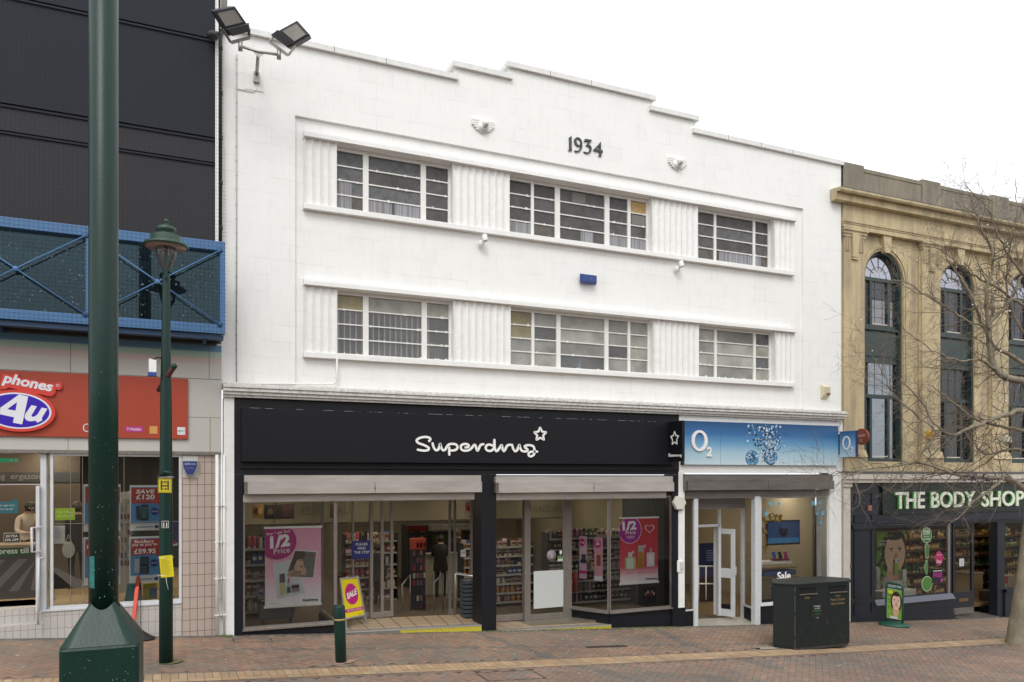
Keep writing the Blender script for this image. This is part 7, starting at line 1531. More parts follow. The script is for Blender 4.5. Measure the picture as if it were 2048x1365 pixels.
x_, y_, z_ = floor_pt(916, 5.6, ZF); person('shop assistant with pale face facing out from behind the till', x_, y_, z_, 1.62, math.radians(-15), (.40, .27, .20), (.02, .02, .025), (.02, .02, .02), (.10, .05, .03), 'stand', False)
# till counter, accessory stand, rails
mb = MB(); t = thing('till_counter', 'cream till counter inside the pharmacy beside the shopper in the dark coat', 'counter', (X(880, 5.0), 5.0, ZF)); xa, xb = X(850, 5.0), X(915, 5.0); zt = Z(880, 1110, 5.0); mb.box(xa, xb, 5.0, 5.25, ZF, zt, mat('cream_laminate', (.42, .39, .30), .4)); mb.build('body', t, bevel=.01)
mb = MB(); mb.box(xa - .03, xb + .03, 4.95, 5.28, zt, zt + .04, m_shelf); mb.build('top', t)
t = thing('accessory_stand', 'tall dark accessory stand with red header and magenta cards inside the doorway', 'display stand', (X(837, 2.6), 2.6, ZF)); xc = X(837, 2.6); mb = MB(); mb.box(xc - .16, xc + .16, 2.6, 2.75, ZF, Z(837, 1092, 2.6), m_dark); mb.build('body', t)
mb = MB(); mb.box(xc - .17, xc + .17, 2.57, 2.77, Z(837, 1100, 2.6), Z(837, 1077, 2.6), col('a8402c')); mb.build('header', t, bevel=.02)
mb = MB()
for r in range(9):
    for c in range(4):
        if RI.random() < .8: z = ZF + .12 + r * .17; x = xc - .13 + c * .08; mb.box(x, x + .05, 2.57, 2.6, z, z + .11, col(RI.choice(['7a2250', '3a3038', '8c6a5a', '2a2a2e', '6a5a6a', '9a3050', 'b0a8a0'])))
mb.build('hanging_cards', t)['kind'] = 'stuff'
def rail(name, lb, pts, r=.022):
    mb = MB(); mb.tube(pts, r, 10, m_alu); return tag(mb.build(name), lb, 'handrail')
yr = 1.6; zfl2 = FL1(4.2)
rail('handrail', 'low steel handrail left of the open doorway', [PT(805, 1223, yr), PT(804, 1170, yr), PT(820, 1150, yr + .0), PT(820, 1223, yr)], .018)
rail('handrail', 'low steel handrail right of the open doorway', [PT(868, 1221, yr), PT(868, 1166, yr), PT(886, 1147, yr), PT(886, 1221, yr)], .018)
rail('handrail', 'steel guard rail beside the dark pier at the doorway', [PT(911, 1226, 1.2), PT(911, 1149, 1.2), PT(915, 1147, 1.2), PT(950, 1154, .7)], .025)
rail('handrail', 'lower steel guard bar beside the dark pier at the doorway', [PT(911, 1198, 1.2), PT(950, 1208, .7)], .022)
t = thing('basket_stack', 'stack of grey wire shopping baskets behind the dark pier', 'baskets', (X(938, .9), .9, FL1(5.3))); mb = MB(); xc = X(938, .85)
for k in range(9): z = FL1(5.3) + .02 + k * .085; w = .14 + .003 * (k % 2); mb.box(xc - w, xc + w, .72, 1.02, z, z + .06, mat('grey_basket_plastic', (.06, .075, .09), .5, noise=.8, nscale=60, color2=(.02, .025, .03)))
mb.build('baskets', t)
t = thing('fire_extinguisher', 'red fire extinguisher just inside the angled glass of the right lobby', 'extinguisher', (X(1151, 1.3), 1.3, FL2(8))); xc = X(1151, 1.3); zb1, zt1_ = Z(1151, 1184, 1.3), Z(1151, 1146, 1.3); r = 6.5 * .0107
mb = MB(); mb.lathe((xc, 1.3, zb1), [(r, 0), (r, zt1_ - zb1 - .05), (r * .6, zt1_ - zb1), (r * .3, zt1_ - zb1 + .03)], 18, col('b03020', .35)); mb.build('cylinder', t); mb = MB(); mb.tube([(xc, 1.3, zt1_ + .02), (xc + .05, 1.28, zt1_ + .08), (xc + .07, 1.26, zt1_ - .1)], .012, 6, m_dark); mb.build('hose', t)
t = thing('storage_trolley', 'grey plastic storage trolley under the pink hanging poster', 'trolley', (X(553, .8), .8, ZF)); xa, xb = X(516, .8), X(590, .8); mb = MB(); mb.box(xa + .02, xb - .02, .75, 1.1, Z(550, 1238, .8), Z(550, 1206, .8), mat('grey_tray_plastic', (.10, .105, .11), .4)); mb.build('bin', t, bevel=.02)
mb = MB(); mb.box(xa, xb, .73, 1.12, Z(550, 1206, .8), Z(550, 1196, .8), m_dark); mb.box(xa + .05, xb - .08, .725, .729, Z(550, 1201, .8), Z(550, 1198, .8), m_shelf); mb.build('lid', t, bevel=.01)
for x in (xa + .08, xb - .08): mb = MB(); mb.box(x - .02, x + .02, .8, .84, ZF, Z(550, 1238, .8), m_dark); mb.build('leg', t)
# ------------------------------------------------------------------ posters and notices
def px_board(tl_, br_, Y, base, th=.01):
    a = PT(tl_[0], br_[1], Y); b_ = PT(br_[0], tl_[1], Y); return Board((a.x, Y, a.z), EX, EZ, b_.x - a.x, b_.z - a.z, base, th)
def hung_poster(name, lb, tl_, br_, Y, base, draw, chain=None):
    t = thing(name, lb, 'poster', tuple(PT(tl_[0], br_[1], Y))); B_ = px_board(tl_, br_, Y, base); draw(B_); B_.build('sheet', t)
    x0, z0, x1, z1 = B_.o.x, B_.o.z, B_.o.x + B_.w, B_.o.z + B_.h
    mb = MB(); mb.box(x0 - .02, x1 + .02, Y - .018, Y + .012, z1 - .005, z1 + .03, m_white); mb.build('top_rail', t); mb = MB(); mb.box(x0 - .02, x1 + .02, Y - .018, Y + .012, z0 - .03, z0 + .005, m_white); mb.build('bottom_rail', t)
    if chain:
        for q in (.15, .85): mb = MB(); mb.tube([(x0 + (x1 - x0) * q, Y, z1 + .03), (x0 + (x1 - x0) * (q + (.5 - q) * .2), Y, zG + .2)], .004, 4, m_galv); mb.build('chain', t)
m_pk = 'd98aa8'
def d1(B_):
    z0, z1 = B_.o.z, B_.o.z + B_.h; gm = ramp_mat('pink_poster_print', z0, z1, [(0, 'eceef2'), (.22, 'e9d3dd'), (.4, 'e4a9c0'), (1, 'd896ac')], .5); B_.rect(0, 0, 1, 1, gm)
    B_.poly([(.13, .55), (.55, .60), (.71, .145), (.135 + .08, .09)], col('d8e2e6')); B_.poly([(.37, .36), (.87, .33), (.93, .69), (.52, .72)], col('e8e6e2'))
    B_.poly([(.385, .375), (.855, .345), (.91, .675), (.53, .705)], col('4a4f49')); B_.poly([(.60, .37), (.855, .345), (.91, .675), (.72, .69)], col('6a7068'))
    B_.poly([(.385, .375), (.62, .36), (.60, .48), (.50, .62), (.45, .55)], col('a88a6c')); B_.ell(.585, .53, .095, .135, col('cfae90'), rot=.25); B_.poly([(.53, .70), (.69, .695), (.72, .64), (.66, .60), (.56, .58), (.50, .46), (.40, .44), (.46, .56)], col('4b3526')); B_.poly([(.60, .50), (.66, .52), (.73, .46), (.72, .38), (.62, .385), (.64, .46)], col('c4a084'))
    B_.ell(.62, .575, .02, .008, col('3a2a20')); B_.ell(.635, .50, .025, .014, col('8c4a44')); B_.ell(.83, .64, .03, .03, col('b0284a'))
    B_.poly([(.265, .14), (.36, .145), (.35, .30), (.25, .30)], col('c9bf88')); B_.poly([(.25, .30), (.35, .30), (.345, .42), (.25, .41)], col('3c4246')); B_.poly([(.38, .16), (.45, .165), (.44, .24), (.385, .24)], col('30343a')); B_.poly([(.385, .24), (.44, .24), (.43, .30), (.39, .30)], col('b4b8ba')); B_.poly([(.39, .30), (.43, .30), (.425, .36), (.40, .36)], col('b4484a')); B_.poly([(.47, .17), (.61, .18), (.60, .225), (.465, .22)], col('a08c88')); B_.poly([(.465, .22), (.60, .225), (.595, .265), (.46, .26)], col('4a3c40'))
    B_.ell(.22, .83, .33, .32, col('b4157e'), clip=(.0, 1, 0, .995), n=40)
    B_.txt('buy 1 get 2nd', .23, .945, w=.4, m=m_let, rot=.12); B_.txt('1/2', .25, .835, w=.36, h=.16, m=m_let, bold=.045, rot=.12, shear=.1); B_.txt('Price', .29, .715, w=.28, m=m_let, rot=.1); B_.txt('superdrug.com', .16, .035, w=.16, m=col('8a8f98'))
    for s_ in script: B_.mb.stroke([((q[0] - 980) / 1650 * .27 * B_.w, -(q[1] - 450) / 1650 * .27 * B_.w) for q in catmull(s_, 3)], .012, B_.p(.80, .055), B_.R, B_.U, B_.N, .002, col('50565e'), cap=0)
hung_poster('hanging_poster', 'pink half-price poster with a portrait and cosmetics hanging in the left display window', (530, 1055), (642, 1214), .32, col('e0b0c4'), d1, True)
def d2(B_):
    z0, z1 = B_.o.z, B_.o.z + B_.h; B_.rect(0, 0, 1, 1, ramp_mat('red_poster_print', z0, z1, [(0, 'ecebf0'), (.1, 'e8cfd6'), (.25, 'cc4560'), (.5, 'c42440'), (1, 'b82a30')], .5))
    B_.ell(.26, .82, .30, .30, col('f0dbe8'), clip=(0, 1, 0, .995), n=40); B_.ell(.26, .82, .285, .285, col('a8159a'), clip=(0, 1, 0, .995), n=40); B_.txt('1/2', .24, .89, w=.36, h=.14, m=m_let, bold=.045, rot=.05); B_.txt('Price', .27, .785, w=.26, m=m_let, rot=.05); B_.txt('on selected', .27, .725, w=.22, m=m_let); B_.txt('fragrance', .27, .70, w=.18, m=m_let)
    for rr, c in ((.135, 'f0c8d0'), (.10, 'c42440')): B_.poly([(.765 + rr * .065 * 16 * math.sin(t) ** 3 * .95, .835 + rr * .036 * (13 * math.cos(t) - 5 * math.cos(2 * t) - 2 * math.cos(3 * t) - math.cos(4 * t))) for t in [2 * math.pi * i / 30 for i in range(30)]], col(c))
    B_.rect(.12, .22, .39, .40, col('a9cf72')); B_.rect(.16, .22, .34, .39, col('d9e6d9')); B_.rect(.2, .40, .31, .48, col('d8dcd0')); B_.rect(.45, .23, .61, .58, col('c9a040')); B_.rect(.47, .23, .59, .48, col('b07f18')); B_.rect(.46, .48, .60, .58, col('b8bcc0')); B_.rect(.68, .24, .89, .46, col('e4dfe2')); B_.rect(.73, .27, .84, .42, col('f3f1f2')); B_.rect(.76, .46, .81, .53, col('b0b4b8'))
    B_.ell(.32, .48, .035, .035, col('e9b7c4')); B_.ell(.62, .565, .035, .035, col('e9b7c4'))
    for t_, u in (('NOW £17.99', .22), ('NOW £21', .53), ('NOW £22', .78)): B_.txt(t_, u, .155, w=.2, m=col('b02440'))
    for s_ in script: B_.mb.stroke([((q[0] - 980) / 1650 * .3 * B_.w, -(q[1] - 450) / 1650 * .3 * B_.w) for q in catmull(s_, 3)], .012, B_.p(.80, .05), B_.R, B_.U, B_.N, .002, col('50565e'), cap=0)
hung_poster('hanging_poster', 'red half-price fragrance poster with three bottles hanging in the right display window', (1240, 1036), (1316, 1168), .32, col('c42440'), d2, True)
def on_line(px, p0, p1, py):
    u = px - CX; dx, dy = FPX * SP + u * CP, FPX * CP - u * SP; ex, ey = p1[0] - p0[0], p1[1] - p0[1]; x0, y0 = p0[0], p0[1] + DIST
    t = (x0 * ey - y0 * ex) / (dx * ey - dy * ex); return Vector((t * dx, t * dy - DIST, EYE + t * (YH - py)))
def glass_board(name, lb, px0, px1, pyt, pyb, p0, p1, base, draw, off=.012, cat='poster'):
    d = Vector((p1[0] - p0[0], p1[1] - p0[1], 0)).normalized(); N_ = Vector((d.y, -d.x, 0)); o_ = N_ * off
    a = on_line(px0, p0, p1, pyb); b_ = on_line(px1, p0, p1, pyb); h = on_line(px0, p0, p1, pyt).z - a.z
    B_ = Board(a + o_, d, EZ, (b_ - a).length, h, base, .004); draw(B_); return tag(B_.build(name), lb, cat)
RG0, RG1 = (7.93, .94), (8.42, .05)
def s1(B_): B_.ell(.35, .86, .42, .46, m_mag, clip=(0, 1, 0, 1)); B_.txt('Free', .4, .86, w=.6, m=m_let, bold=.02); B_.rect(.3, .45, .85, .58, col('3c3258')); B_.rect(.15, .37, .95, .45, col('2c2a40')); B_.rect(0, .12, 1, .19, m_mag)
def s2(B_): B_.ell(.38, .86, .42, .46, m_mag, clip=(0, 1, 0, 1)); B_.txt('only', .38, .93, w=.4, m=m_let, bold=.02); B_.txt('£3', .4, .86, w=.4, m=m_let, bold=.03); B_.rect(.3, .35, .75, .6, col('9c5c34')); B_.rect(0, 0, 1, .12, col('e2e4e8'))
glass_board('window_poster', 'narrow pale pink poster headed Free on the angled glass of the right lobby', 1158, 1173, 1073, 1157, RG0, RG1, col('d8bcc8'), s1, -.012)
glass_board('window_poster', 'narrow pink poster headed only £3 on the angled glass of the right lobby', 1188, 1205, 1075, 1162, RG0, RG1, col('dca4b4'), s2, -.012)
flat = lambda Y: ((0, Y), (1, Y))
glass_board('notice', 'blue notice reading please mind the step on the sliding glass door', 703.5, 741, 1082, 1119, *flat(LY - .05), col('1f2f7c'), lambda B_: [B_.txt(t_, .52, v, w=w, h=.14, m=m_let) for t_, v, w in (('PLEASE', .80, .62), ('MIND', .58, .42), ('THE STEP', .36, .8))], cat='notice')
glass_board('door_panel', 'plain white panel filling the lower part of the right lobby door', 1067, 1126, 1143, 1218, *flat(L2 - .08), mat('white_panel', (.55, .58, .56), .4), lambda B_: None, cat='panel')
glass_board('notice', 'small white notice on the mirrored post at the right of the open doorway', 921, 931, 1100, 1114, *flat(1.15), col('dcdcdc'), lambda B_: (B_.rect(.1, .6, .9, .7, kb), B_.rect(.2, .35, .8, .42, kb)), cat='notice')
mb = MB(); p = PT(1103, 1111, L2 - .08); mb.lathe(tuple(p), [(.115, 0), (.115, .004)], 28, mat('frosted_disc', (.30, .26, .27), .4), ax=(EX, EZ, EN)); mb.box(p.x - .02, p.x + .03, p.y - .008, p.y - .0045, p.z - .06, p.z + .06, col('b8b0b4')); tag(mb.build('door_sticker'), 'round frosted opening-hours sticker on the right lobby door', 'sticker')
glass_board('door_sticker', 'small green and white sticker beside the round sticker on the right lobby door', 1115, 1125, 1113, 1123, *flat(L2 - .08), col('d8dcd4'), lambda B_: B_.rect(.0, .5, 1, 1, col('5a9a4a')), cat='sticker')
glass_board('door_sticker', 'small white shield sticker above the green sticker on the right lobby door', 1117, 1125, 1101, 1111, *flat(L2 - .08), col('3a3a3e'), lambda B_: B_.poly([(.2, .9), (.8, .9), (.75, .4), (.5, .1), (.25, .4)], m_let), cat='sticker')
glass_board('wall_poster', 'gold-toned portrait poster high on the wall behind the left display window', 504, 527, 1010, 1036, *flat(2.2), col('b08a4a'), lambda B_: (B_.ell(.35, .5, .2, .3, col('5a3c20')), B_.ell(.7, .5, .2, .28, col('d4b070'))))
glass_board('wall_poster', 'dark photographic poster high on the wall behind the pink hanging poster', 528, 588, 1010, 1039, *flat(2.2), col('2a2220'), lambda B_: (B_.rect(.6, .1, .98, .9, col('503430')), B_.ell(.2, .5, .1, .12, col('6a5a50'))))
glass_board('window_poster', 'red and white half-price card hanging at the top right of the open doorway', 930, 944, 1004, 1030, *flat(1.35), col('e0d0d0'), lambda B_: (B_.ell(.6, .6, .5, .6, col('b8304a'), clip=(0, 1, 0, 1)), B_.txt('1/2', .6, .75, w=.6, m=m_let)))
glass_board('window_poster', 'black beauty poster with small portraits low in the right display window', 1286, 1312, 1176, 1208, *flat(.5), col('14110f'), lambda B_: [B_.ell(.2 + .15 * k, .6 + .12 * (k % 2), .07, .1, col(('b08068', 'd0b0a0', 'a02830')[k % 3])) for k in range(5)])
# ------------------------------------------------------------------ second phone shop interior
xi0, xi1 = 10.36, X(1684) - .1; ZO = EYE - 3.42
room('shop_interior', WB, xi0, xi1, .85, 7.5, ZO, zo + .25, mat('warm_cream_wall', (.42, .37, .28), .7, noise=.2, nscale=1), mat('oak_floor', (.20, .14, .08), .4, noise=.5, nscale=5, stretch=(.5, 3, 1)))
ceiling_lamp([(11.6, 2.2), (11.6, 4.6), (13.2, 2.0), (13.2, 4.2), (14.4, 1.8)], zo + .245, .5, .5, 11.0, 'square light panel in the ceiling of the blue-signed phone shop', 'ceiling panels of the blue-signed phone shop')
ys = 1.0
t = thing('television', 'wall television showing a heart outline on a blue screen in the phone shop window', 'television', tuple(PT(1566, 1066, ys))); a, b_ = PT(1533, 1092, ys), PT(1600, 1040, ys); mb = MB(); mb.box(a.x, b_.x, ys, ys + .05, a.z, b_.z, m_dark); mb.build('casing', t, bevel=.01)
B_ = Board((a.x + .04, ys - .003, a.z + .05), EX, EZ, b_.x - a.x - .08, b_.z - a.z - .09, mat('lit_screen', (.012, .03, .075), .2, emit=.6), .002)
for rr, c in ((.20, '8c4a68'), (.185, '1c2c50')): B_.poly([(.5 + rr * .065 * 16 * math.sin(t_) ** 3 * .75, .5 + rr * .09 * (13 * math.cos(t_) - 5 * math.cos(2 * t_) - 2 * math.cos(3 * t_) - math.cos(4 * t_))) for t_ in [2 * math.pi * i / 30 for i in range(30)]], col(c))
B_.txt('THE PERFECT GIFT', .5, .5, w=.22, m=col('9098b0')); B_.rect(0, 0, 1, .25, mat('lit_screen_low', (.02, .08, .16), .2, emit=.6)); B_.build('screen', t)
mb = MB(); path = [(1529, 1126, -5), (1530, 1105, 5), (1530, 1083, 15), (1531, 1060, 40), (1542, 1040, 15), (1552, 1038, 0), (1560, 1038, -10)]
for ch, (px, py, rt_) in zip('TICKETS', [(1530, 1100, 5), (1530, 1081, 8), (1528, 1062, 35), (1529, 1040, 60), (1541, 1034, 10), (1550, 1037, -3), (1559, 1037, -10)]):
    p = PT(px, py, .4); a_ = math.radians(rt_); mb.text(ch, (p.x, .4, p.z), EX * math.cos(a_) + EZ * math.sin(a_), EZ * math.cos(a_) - EX * math.sin(a_), EN, h=.19, w=.11 if ch != 'I' else .04, m=mat('gold_foil_letter', (.42, .30, .06), .3, .4), d=.03, bold=.06)
tag(mb.build('hanging_letters', fix=False), 'gold foil letters spelling tickets hanging round the television', 'lettering')
m_sf = col('5fb0d0', .4, .9)
for i, (px, py, r) in enumerate(((1541, 1007, .11), (1557, 1008, .1), (1533, 1028, .1), (1626, 1007, .11), (1639, 1006, .1), (1634, 1028, .08), (1646, 1026, .11), (1641, 1046, .08))):
    p = PT(px, py, .04); mb = MB(); n = 16 if i % 3 == 0 else 8; mb.add([(p.x + (r if j % 2 == 0 else r * .3) * math.cos(2 * math.pi * j / n) * .8, .038, p.z + (r if j % 2 == 0 else r * .3) * math.sin(2 * math.pi * j / n)) for j in range(n)], [tuple(range(n))], m_sf); tag(mb.build('star_sticker', fix=False), 'pale blue star sticker on the upper glass of the phone shop window', 'sticker', 'blue star stickers on the phone shop window')
mb = MB(); p = PT(1568, 1152, .035); mb.text('Sale', tuple(p), EX, EZ, EN, w=X(1582) - X(1555), m=m_let, d=.001, bold=.03); tag(mb.build('window_lettering', fix=False), 'white word Sale on the phone shop window glass above the litter bin', 'lettering')
t = thing('display_shelf', 'white display shelf with coloured phone cases below the television', 'shelf', tuple(PT(1554, 1125, .8))); a, b_ = PT(1525, 1130, .7), PT(1584, 1122, .7); mb = MB(); mb.box(a.x, b_.x, .7, 1.1, a.z, b_.z, m_white); mb.build('board', t)
for i, (px, hx_, nm) in enumerate(((1551, '2b62b8', 'blue'), (1563, '15151a', 'black'), (1574, 'c02a8a', 'magenta'))):
    p = PT(px, 1122, .8); mb = MB(); mb.box(p.x - .07, p.x + .06, .78, .9, p.z, p.z + .05, col('8c3030')); mb.prism([(p.x - .05, .80, p.z + .05), (p.x + .04, .80, p.z + .05), (p.x + .02, .84, p.z + .22), (p.x - .07, .84, p.z + .22)], EN, .03, col(hx_, .3)); tag(mb.build('phone_case'), nm + ' phone case on the white display shelf below the television', 'phone case')
t = thing('display_table', 'stepped wooden and blue display plinth in the phone shop window', 'plinth', tuple(PT(1555, 1180, .6))); m_wood = mat('limed_wood', (.26, .19, .12), .5, noise=.7, nscale=9, color2=(.15, .11, .07), stretch=(.4, 1, 4))
for (x0_, y0_, x1_, y1_, m_, Yk) in ((1528, 1140, 1594, 1134, m_wood, .9), (1530, 1154, 1592, 1140, col('5a72a8'), .93), (1522, 1160, 1598, 1153, m_wood, .6), (1542, 1176, 1597, 1160, col('4a60a0'), .63), (1520, 1200, 1542, 1160, m_wood, .62), (1542, 1215, 1597, 1176, mat('dark_plinth', (.05, .045, .045), .6), .64)):
    a, b_ = PT(x0_, y0_, Yk), PT(x1_, y1_, Yk); mb = MB(); mb.box(a.x, b_.x, Yk, Yk + .35, a.z, b_.z, m_); mb.build('step', t)
glass_board('standing_poster', 'tall navy poster fading to brown just inside the open phone shop door', 1398, 1428, 1087, 1205, *flat(1.6), col('1e2c54'), lambda B_: (B_.rect(0, .0, 1, .42, col('4a3a32')), B_.rect(0, .42, 1, .6, col('4a4a70')), [B_.rect(.45, .86 - k * .04, .95, .875 - k * .04, col('8a94b4')) for k in range(5)]))
mb = MB(); y_ = 1.1
for (p0_, p1_) in (((1397, 1133), (1428, 1133)), ((1397, 1168), (1428, 1168)), ((1412, 1133), (1412, 1200)), ((1397, 1133), (1397, 1200))): mb.tube([PT(*p0_, y_), PT(*p1_, y_)], .018, 8, m_cream)
tag(mb.build('guard_rail'), 'cream metal guard rail inside the open phone shop door', 'guard rail')
# ------------------------------------------------------------------ red-signed phone shop interior
ZL = Z(40, 1216, .5)
room('shop_interior', LB, -6.5, .6, .55, 6.0, ZL, zD + .18, mat('yellowish_wall', (.42, .38, .25), .7), mat('sandy_shop_floor', (.36, .26, .14), .4, noise=.4, nscale=3), mat('ceiling_tiles', (.40, .38, .33), .7))
ceiling_lamp([(-3.8, 1.5), (-2.3, 1.5), (-.9, 1.5), (-3.8, 3.5), (-2.3, 3.5), (-.6, 3.5)], zD + .175, .5, .5, 18.0, 'square light panel in the ceiling of the red-signed phone shop', 'ceiling panels of the red-signed phone shop')
mb = MB(); a, b_ = X(0, 4.0) - 3, X(160, 4.0); mb.box(a, b_, 4.0, 4.1, ZL, zD + .17, mat('taupe_wall_panel', (.085, .065, .05), .6, noise=.3, nscale=2)); mb.box(a, b_, 3.98, 3.999, Z(50, 965, 4.0), Z(50, 945, 4.0), m_shelfd); mb.text('amazing  ergazone', ((X(20, 3.97)), 3.975, Z(50, 955, 4.0)), EX, EZ, EN, h=.14, m=mat('pale_panel_text', (.2, .19, .17), .5), d=.004); mb.build('feature_wall', LB)
t = thing('till_counter', 'dark till counter with diagonal stripes and a green express till strip', 'counter', tuple(PT(20, 1180, 1.6))); xa, xb = X(0, 1.6) - 1.2, X(74, 1.6); z1_, z0_ = Z(30, 1096, 1.6), Z(30, 1192, 1.6)
mb = MB(); mb.box(xa, xb, 1.6, 2.2, ZL, z1_, mat('brown_counter', (.055, .045, .04), .5)); mb.build('body', t)
mb = MB()
for k in range(9): x0_ = xa + .0 + k * .33; mb.add([(max(xa, x0_), 1.597, z0_ + .08), (min(xb, x0_ + .15), 1.597, z0_ + .08), (min(xb, x0_ + .62), 1.597, z1_ - .2), (min(xb, x0_ + .47), 1.597, z1_ - .2)], [(0, 1, 2, 3)], mat('grey_counter_stripe', (.12, .105, .10), .5))
mb.build('stripe_print', t, fix=False)
B_ = Board((xa, 1.59, Z(30, 1112, 1.59)), EX, EZ, X(64, 1.59) - xa, Z(30, 1095, 1.59) - Z(30, 1112, 1.59), col('2f5a34'), .01); B_.txt('express till', .80, .5, w=.34, m=col('d6dcc8'), bold=.02); B_.build('till_strip', t)
mb = MB(); mb.box(xa, xb + .03, 1.56, 2.25, z1_, z1_ + .05, m_wood); mb.build('top', t)
B_ = Board((X(7, 1.55), 1.55, Z(20, 1087, 1.55)), EX, EZ, X(41, 1.55) - X(7, 1.55), Z(20, 1066, 1.55) - Z(20, 1087, 1.55), col('c8c0a8'), .03); B_.rect(.04, .08, .96, .92, col('4a443c')); B_.txt('EXTRA', .5, .68, w=.7, m=m_let, bold=.02); B_.txt('10% OFF', .5, .32, w=.8, m=m_let, bold=.02); tag(B_.build('counter_card'), 'small dark card reading extra 10% off on the striped till counter', 'card')
B_ = Board((X(-40, 3.0), 3.0, Z(20, 1027, 3.0)), EX, EZ, X(35, 3.0) - X(-40, 3.0), Z(20, 1004, 3.0) - Z(20, 1027, 3.0), col('2f7fa0'), .04); B_.poly([(.8, 1), (1, 1), (.98, 1.3)], col('2f7fa0')); B_.txt('How can I get more', .62, .68, w=.62, m=m_let); B_.txt('from my top up?', .62, .36, w=.52, m=m_let); tag(B_.build('hanging_sign'), 'blue speech-bubble sign hanging above the striped till counter', 'sign')
B_ = Board((X(-10, .9), .9, Z(10, 925, .9)), EX, EZ, X(36, .9) - X(-10, .9), Z(10, 917, .9) - Z(10, 925, .9), mat('lit_green_exit', (.02, .22, .10), .4, emit=.5), .03); B_.poly([(.6, .3), (.75, .7), (.8, .3)], m_let); B_.poly([(.85, .3), (.95, .3), (.95, .7), (.85, .7)], m_let); tag(B_.build('exit_sign'), 'green emergency exit sign at the top of the red-signed phone shop doorway', 'sign')
x_, y_, z_ = floor_pt(52, 2.9, ZL); person('phone shop assistant in a pale shirt leaning over the striped till counter', x_, y_, z_, 1.62, math.radians(25), (.30, .18, .12), (.42, .36, .30), (.02, .02, .02), (.012, .01, .008), 'lean', False, .25)
x_, y_, z_ = floor_pt(155, 2.4, ZL); person('customer in dark clothes standing behind the red-signed phone shop window', x_, y_, z_, 1.62, math.radians(200), (.25, .16, .11), (.012, .012, .014), (.012, .012, .014), (.03, .02, .015), 'stand')
YPp = .10
def phone_poster(head, sub, price, big):
    def f_(B_):
        B_.rect(.04, .16, .96, .96, col('4f8fc4')); B_.poly([(.06, .60), (.98, .60), (.98, .94), (.06, .94)], col('b2332c')); B_.poly([(.85, .60), (.97, .60), (.95, .55)], col('b2332c'))
        if big: B_.txt(head, .5, .86, w=.62, h=.09, m=m_let, bold=.03, shear=.2); B_.txt(price, .5, .74, w=.6, h=.11, m=m_let, bold=.03); B_.rect(.12, .645, .9, .655, col('d89088'))
        else: B_.txt(head, .48, .88, w=.62, m=m_let, bold=.02); B_.txt(sub, .5, .81, w=.8, m=m_let, bold=.02); B_.txt(price, .5, .68, w=.7, h=.11, m=m_let, bold=.03)
        if big: B_.poly([(.22, .24), (.34, .24), (.32, .54), (.20, .54)], col('2a3038')); B_.poly([(.34, .22), (.60, .22), (.58, .57), (.36, .57)], col('20262c')); B_.poly([(.37, .27), (.56, .27), (.56, .52), (.38, .52)], col('3f6a62'))
        else: B_.poly([(.16, .22), (.32, .22), (.32, .52), (.16, .52)], col('b8bcc4')); B_.poly([(.34, .20), (.62, .20), (.62, .56), (.36, .56)], col('15181c')); B_.rect(.39, .40, .58, .53, col('3a4652')); [B_.rect(.38 + .07 * c, .22 + .05 * r, .42 + .07 * c, .25 + .05 * r, col('6a7076'), same=True) for c in range(3) for r in range(3)]
        B_.ell(.80, .42, .13, .13, col('26307a')); B_.txt('£15.50' if big else '£60 OFF', .80, .42, w=.2, m=m_let); B_.rect(.2, .07, .75, .09, col('8a8f98')); B_.ell(.86, .08, .07, .06, col('26307a'))
    return f_
for (x0_, x1_, yt, yb__, fn, lb) in ((259.5, 322, 971, 1062, phone_poster('SAVE', '', '£120', True), 'red and blue window poster headed save £120 beside the slim street lamp'), (258.5, 321, 1074, 1167, phone_poster('BlackBerry', 'pay as you go', '£59.95', False), 'red and blue pay as you go poster below the save £120 poster'),
                                     (167, 241, 969, 1064, phone_poster('SAVE', '', '£60', True), 'upper window poster mostly hidden behind the large green column'), (167, 241, 1075, 1172, phone_poster('Phones', 'pay monthly', '£21', False), 'lower window poster mostly hidden behind the large green column')):
    glass_board('window_poster', lb, x0_, x1_, yt, yb__, *flat(YPp), col('dfe3e6'), fn)
glass_board('window_poster', 'small purple poster in the right corner of the red-signed phone shop window', 341, 355, 1045, 1092, *flat(YPp), col('d4d8e4'), lambda B_: (B_.rect(0, .12, 1, 1, col('3c3080')), B_.poly([(.1, .4), (.5, .6), (.9, .9), (.6, .5), (.7, .2)], m_dark), B_.ell(.6, .15, .3, .3, col('a03040'), clip=(0, 1, 0, 1))))
glass_board('notice', 'white sheet of opening hours on the phone shop glass left of the large column', 107, 130, 1052, 1088, *flat(YPp - .02), col('dcdedc'), lambda B_: [B_.rect(.2, .85 - k * .06, .2 + .6 * RI.uniform(.5, 1), .865 - k * .06, col('7a7c80'), same=True) for k in range(11)], cat='notice')
glass_board('hanging_sign', 'lime green sign hanging inside the red-signed phone shop', 110, 150, 1017, 1041, *flat(2.0), col('8fb82a'), lambda B_: (B_.txt('Can I help', .5, .65, w=.8, m=col('d8e8b0')), B_.txt('you choose?', .5, .35, w=.8, m=col('d8e8b0'))), cat='sign')
mb = MB(); p = PT(137, 1100, .5); mb.ball((p.x, .5, p.z), .11, mat('white_plastic_bag', (.40, .42, .36), .4), (.85, .3, 1.25), n=8); mb.tube([(p.x - .05, .5, p.z + .1), (p.x, .5, p.z + .25), (p.x + .05, .5, p.z + .1)], .006, 5, m_white); tag(mb.build('plastic_bag'), 'pale plastic bag hanging inside the red-signed phone shop window', 'bag')
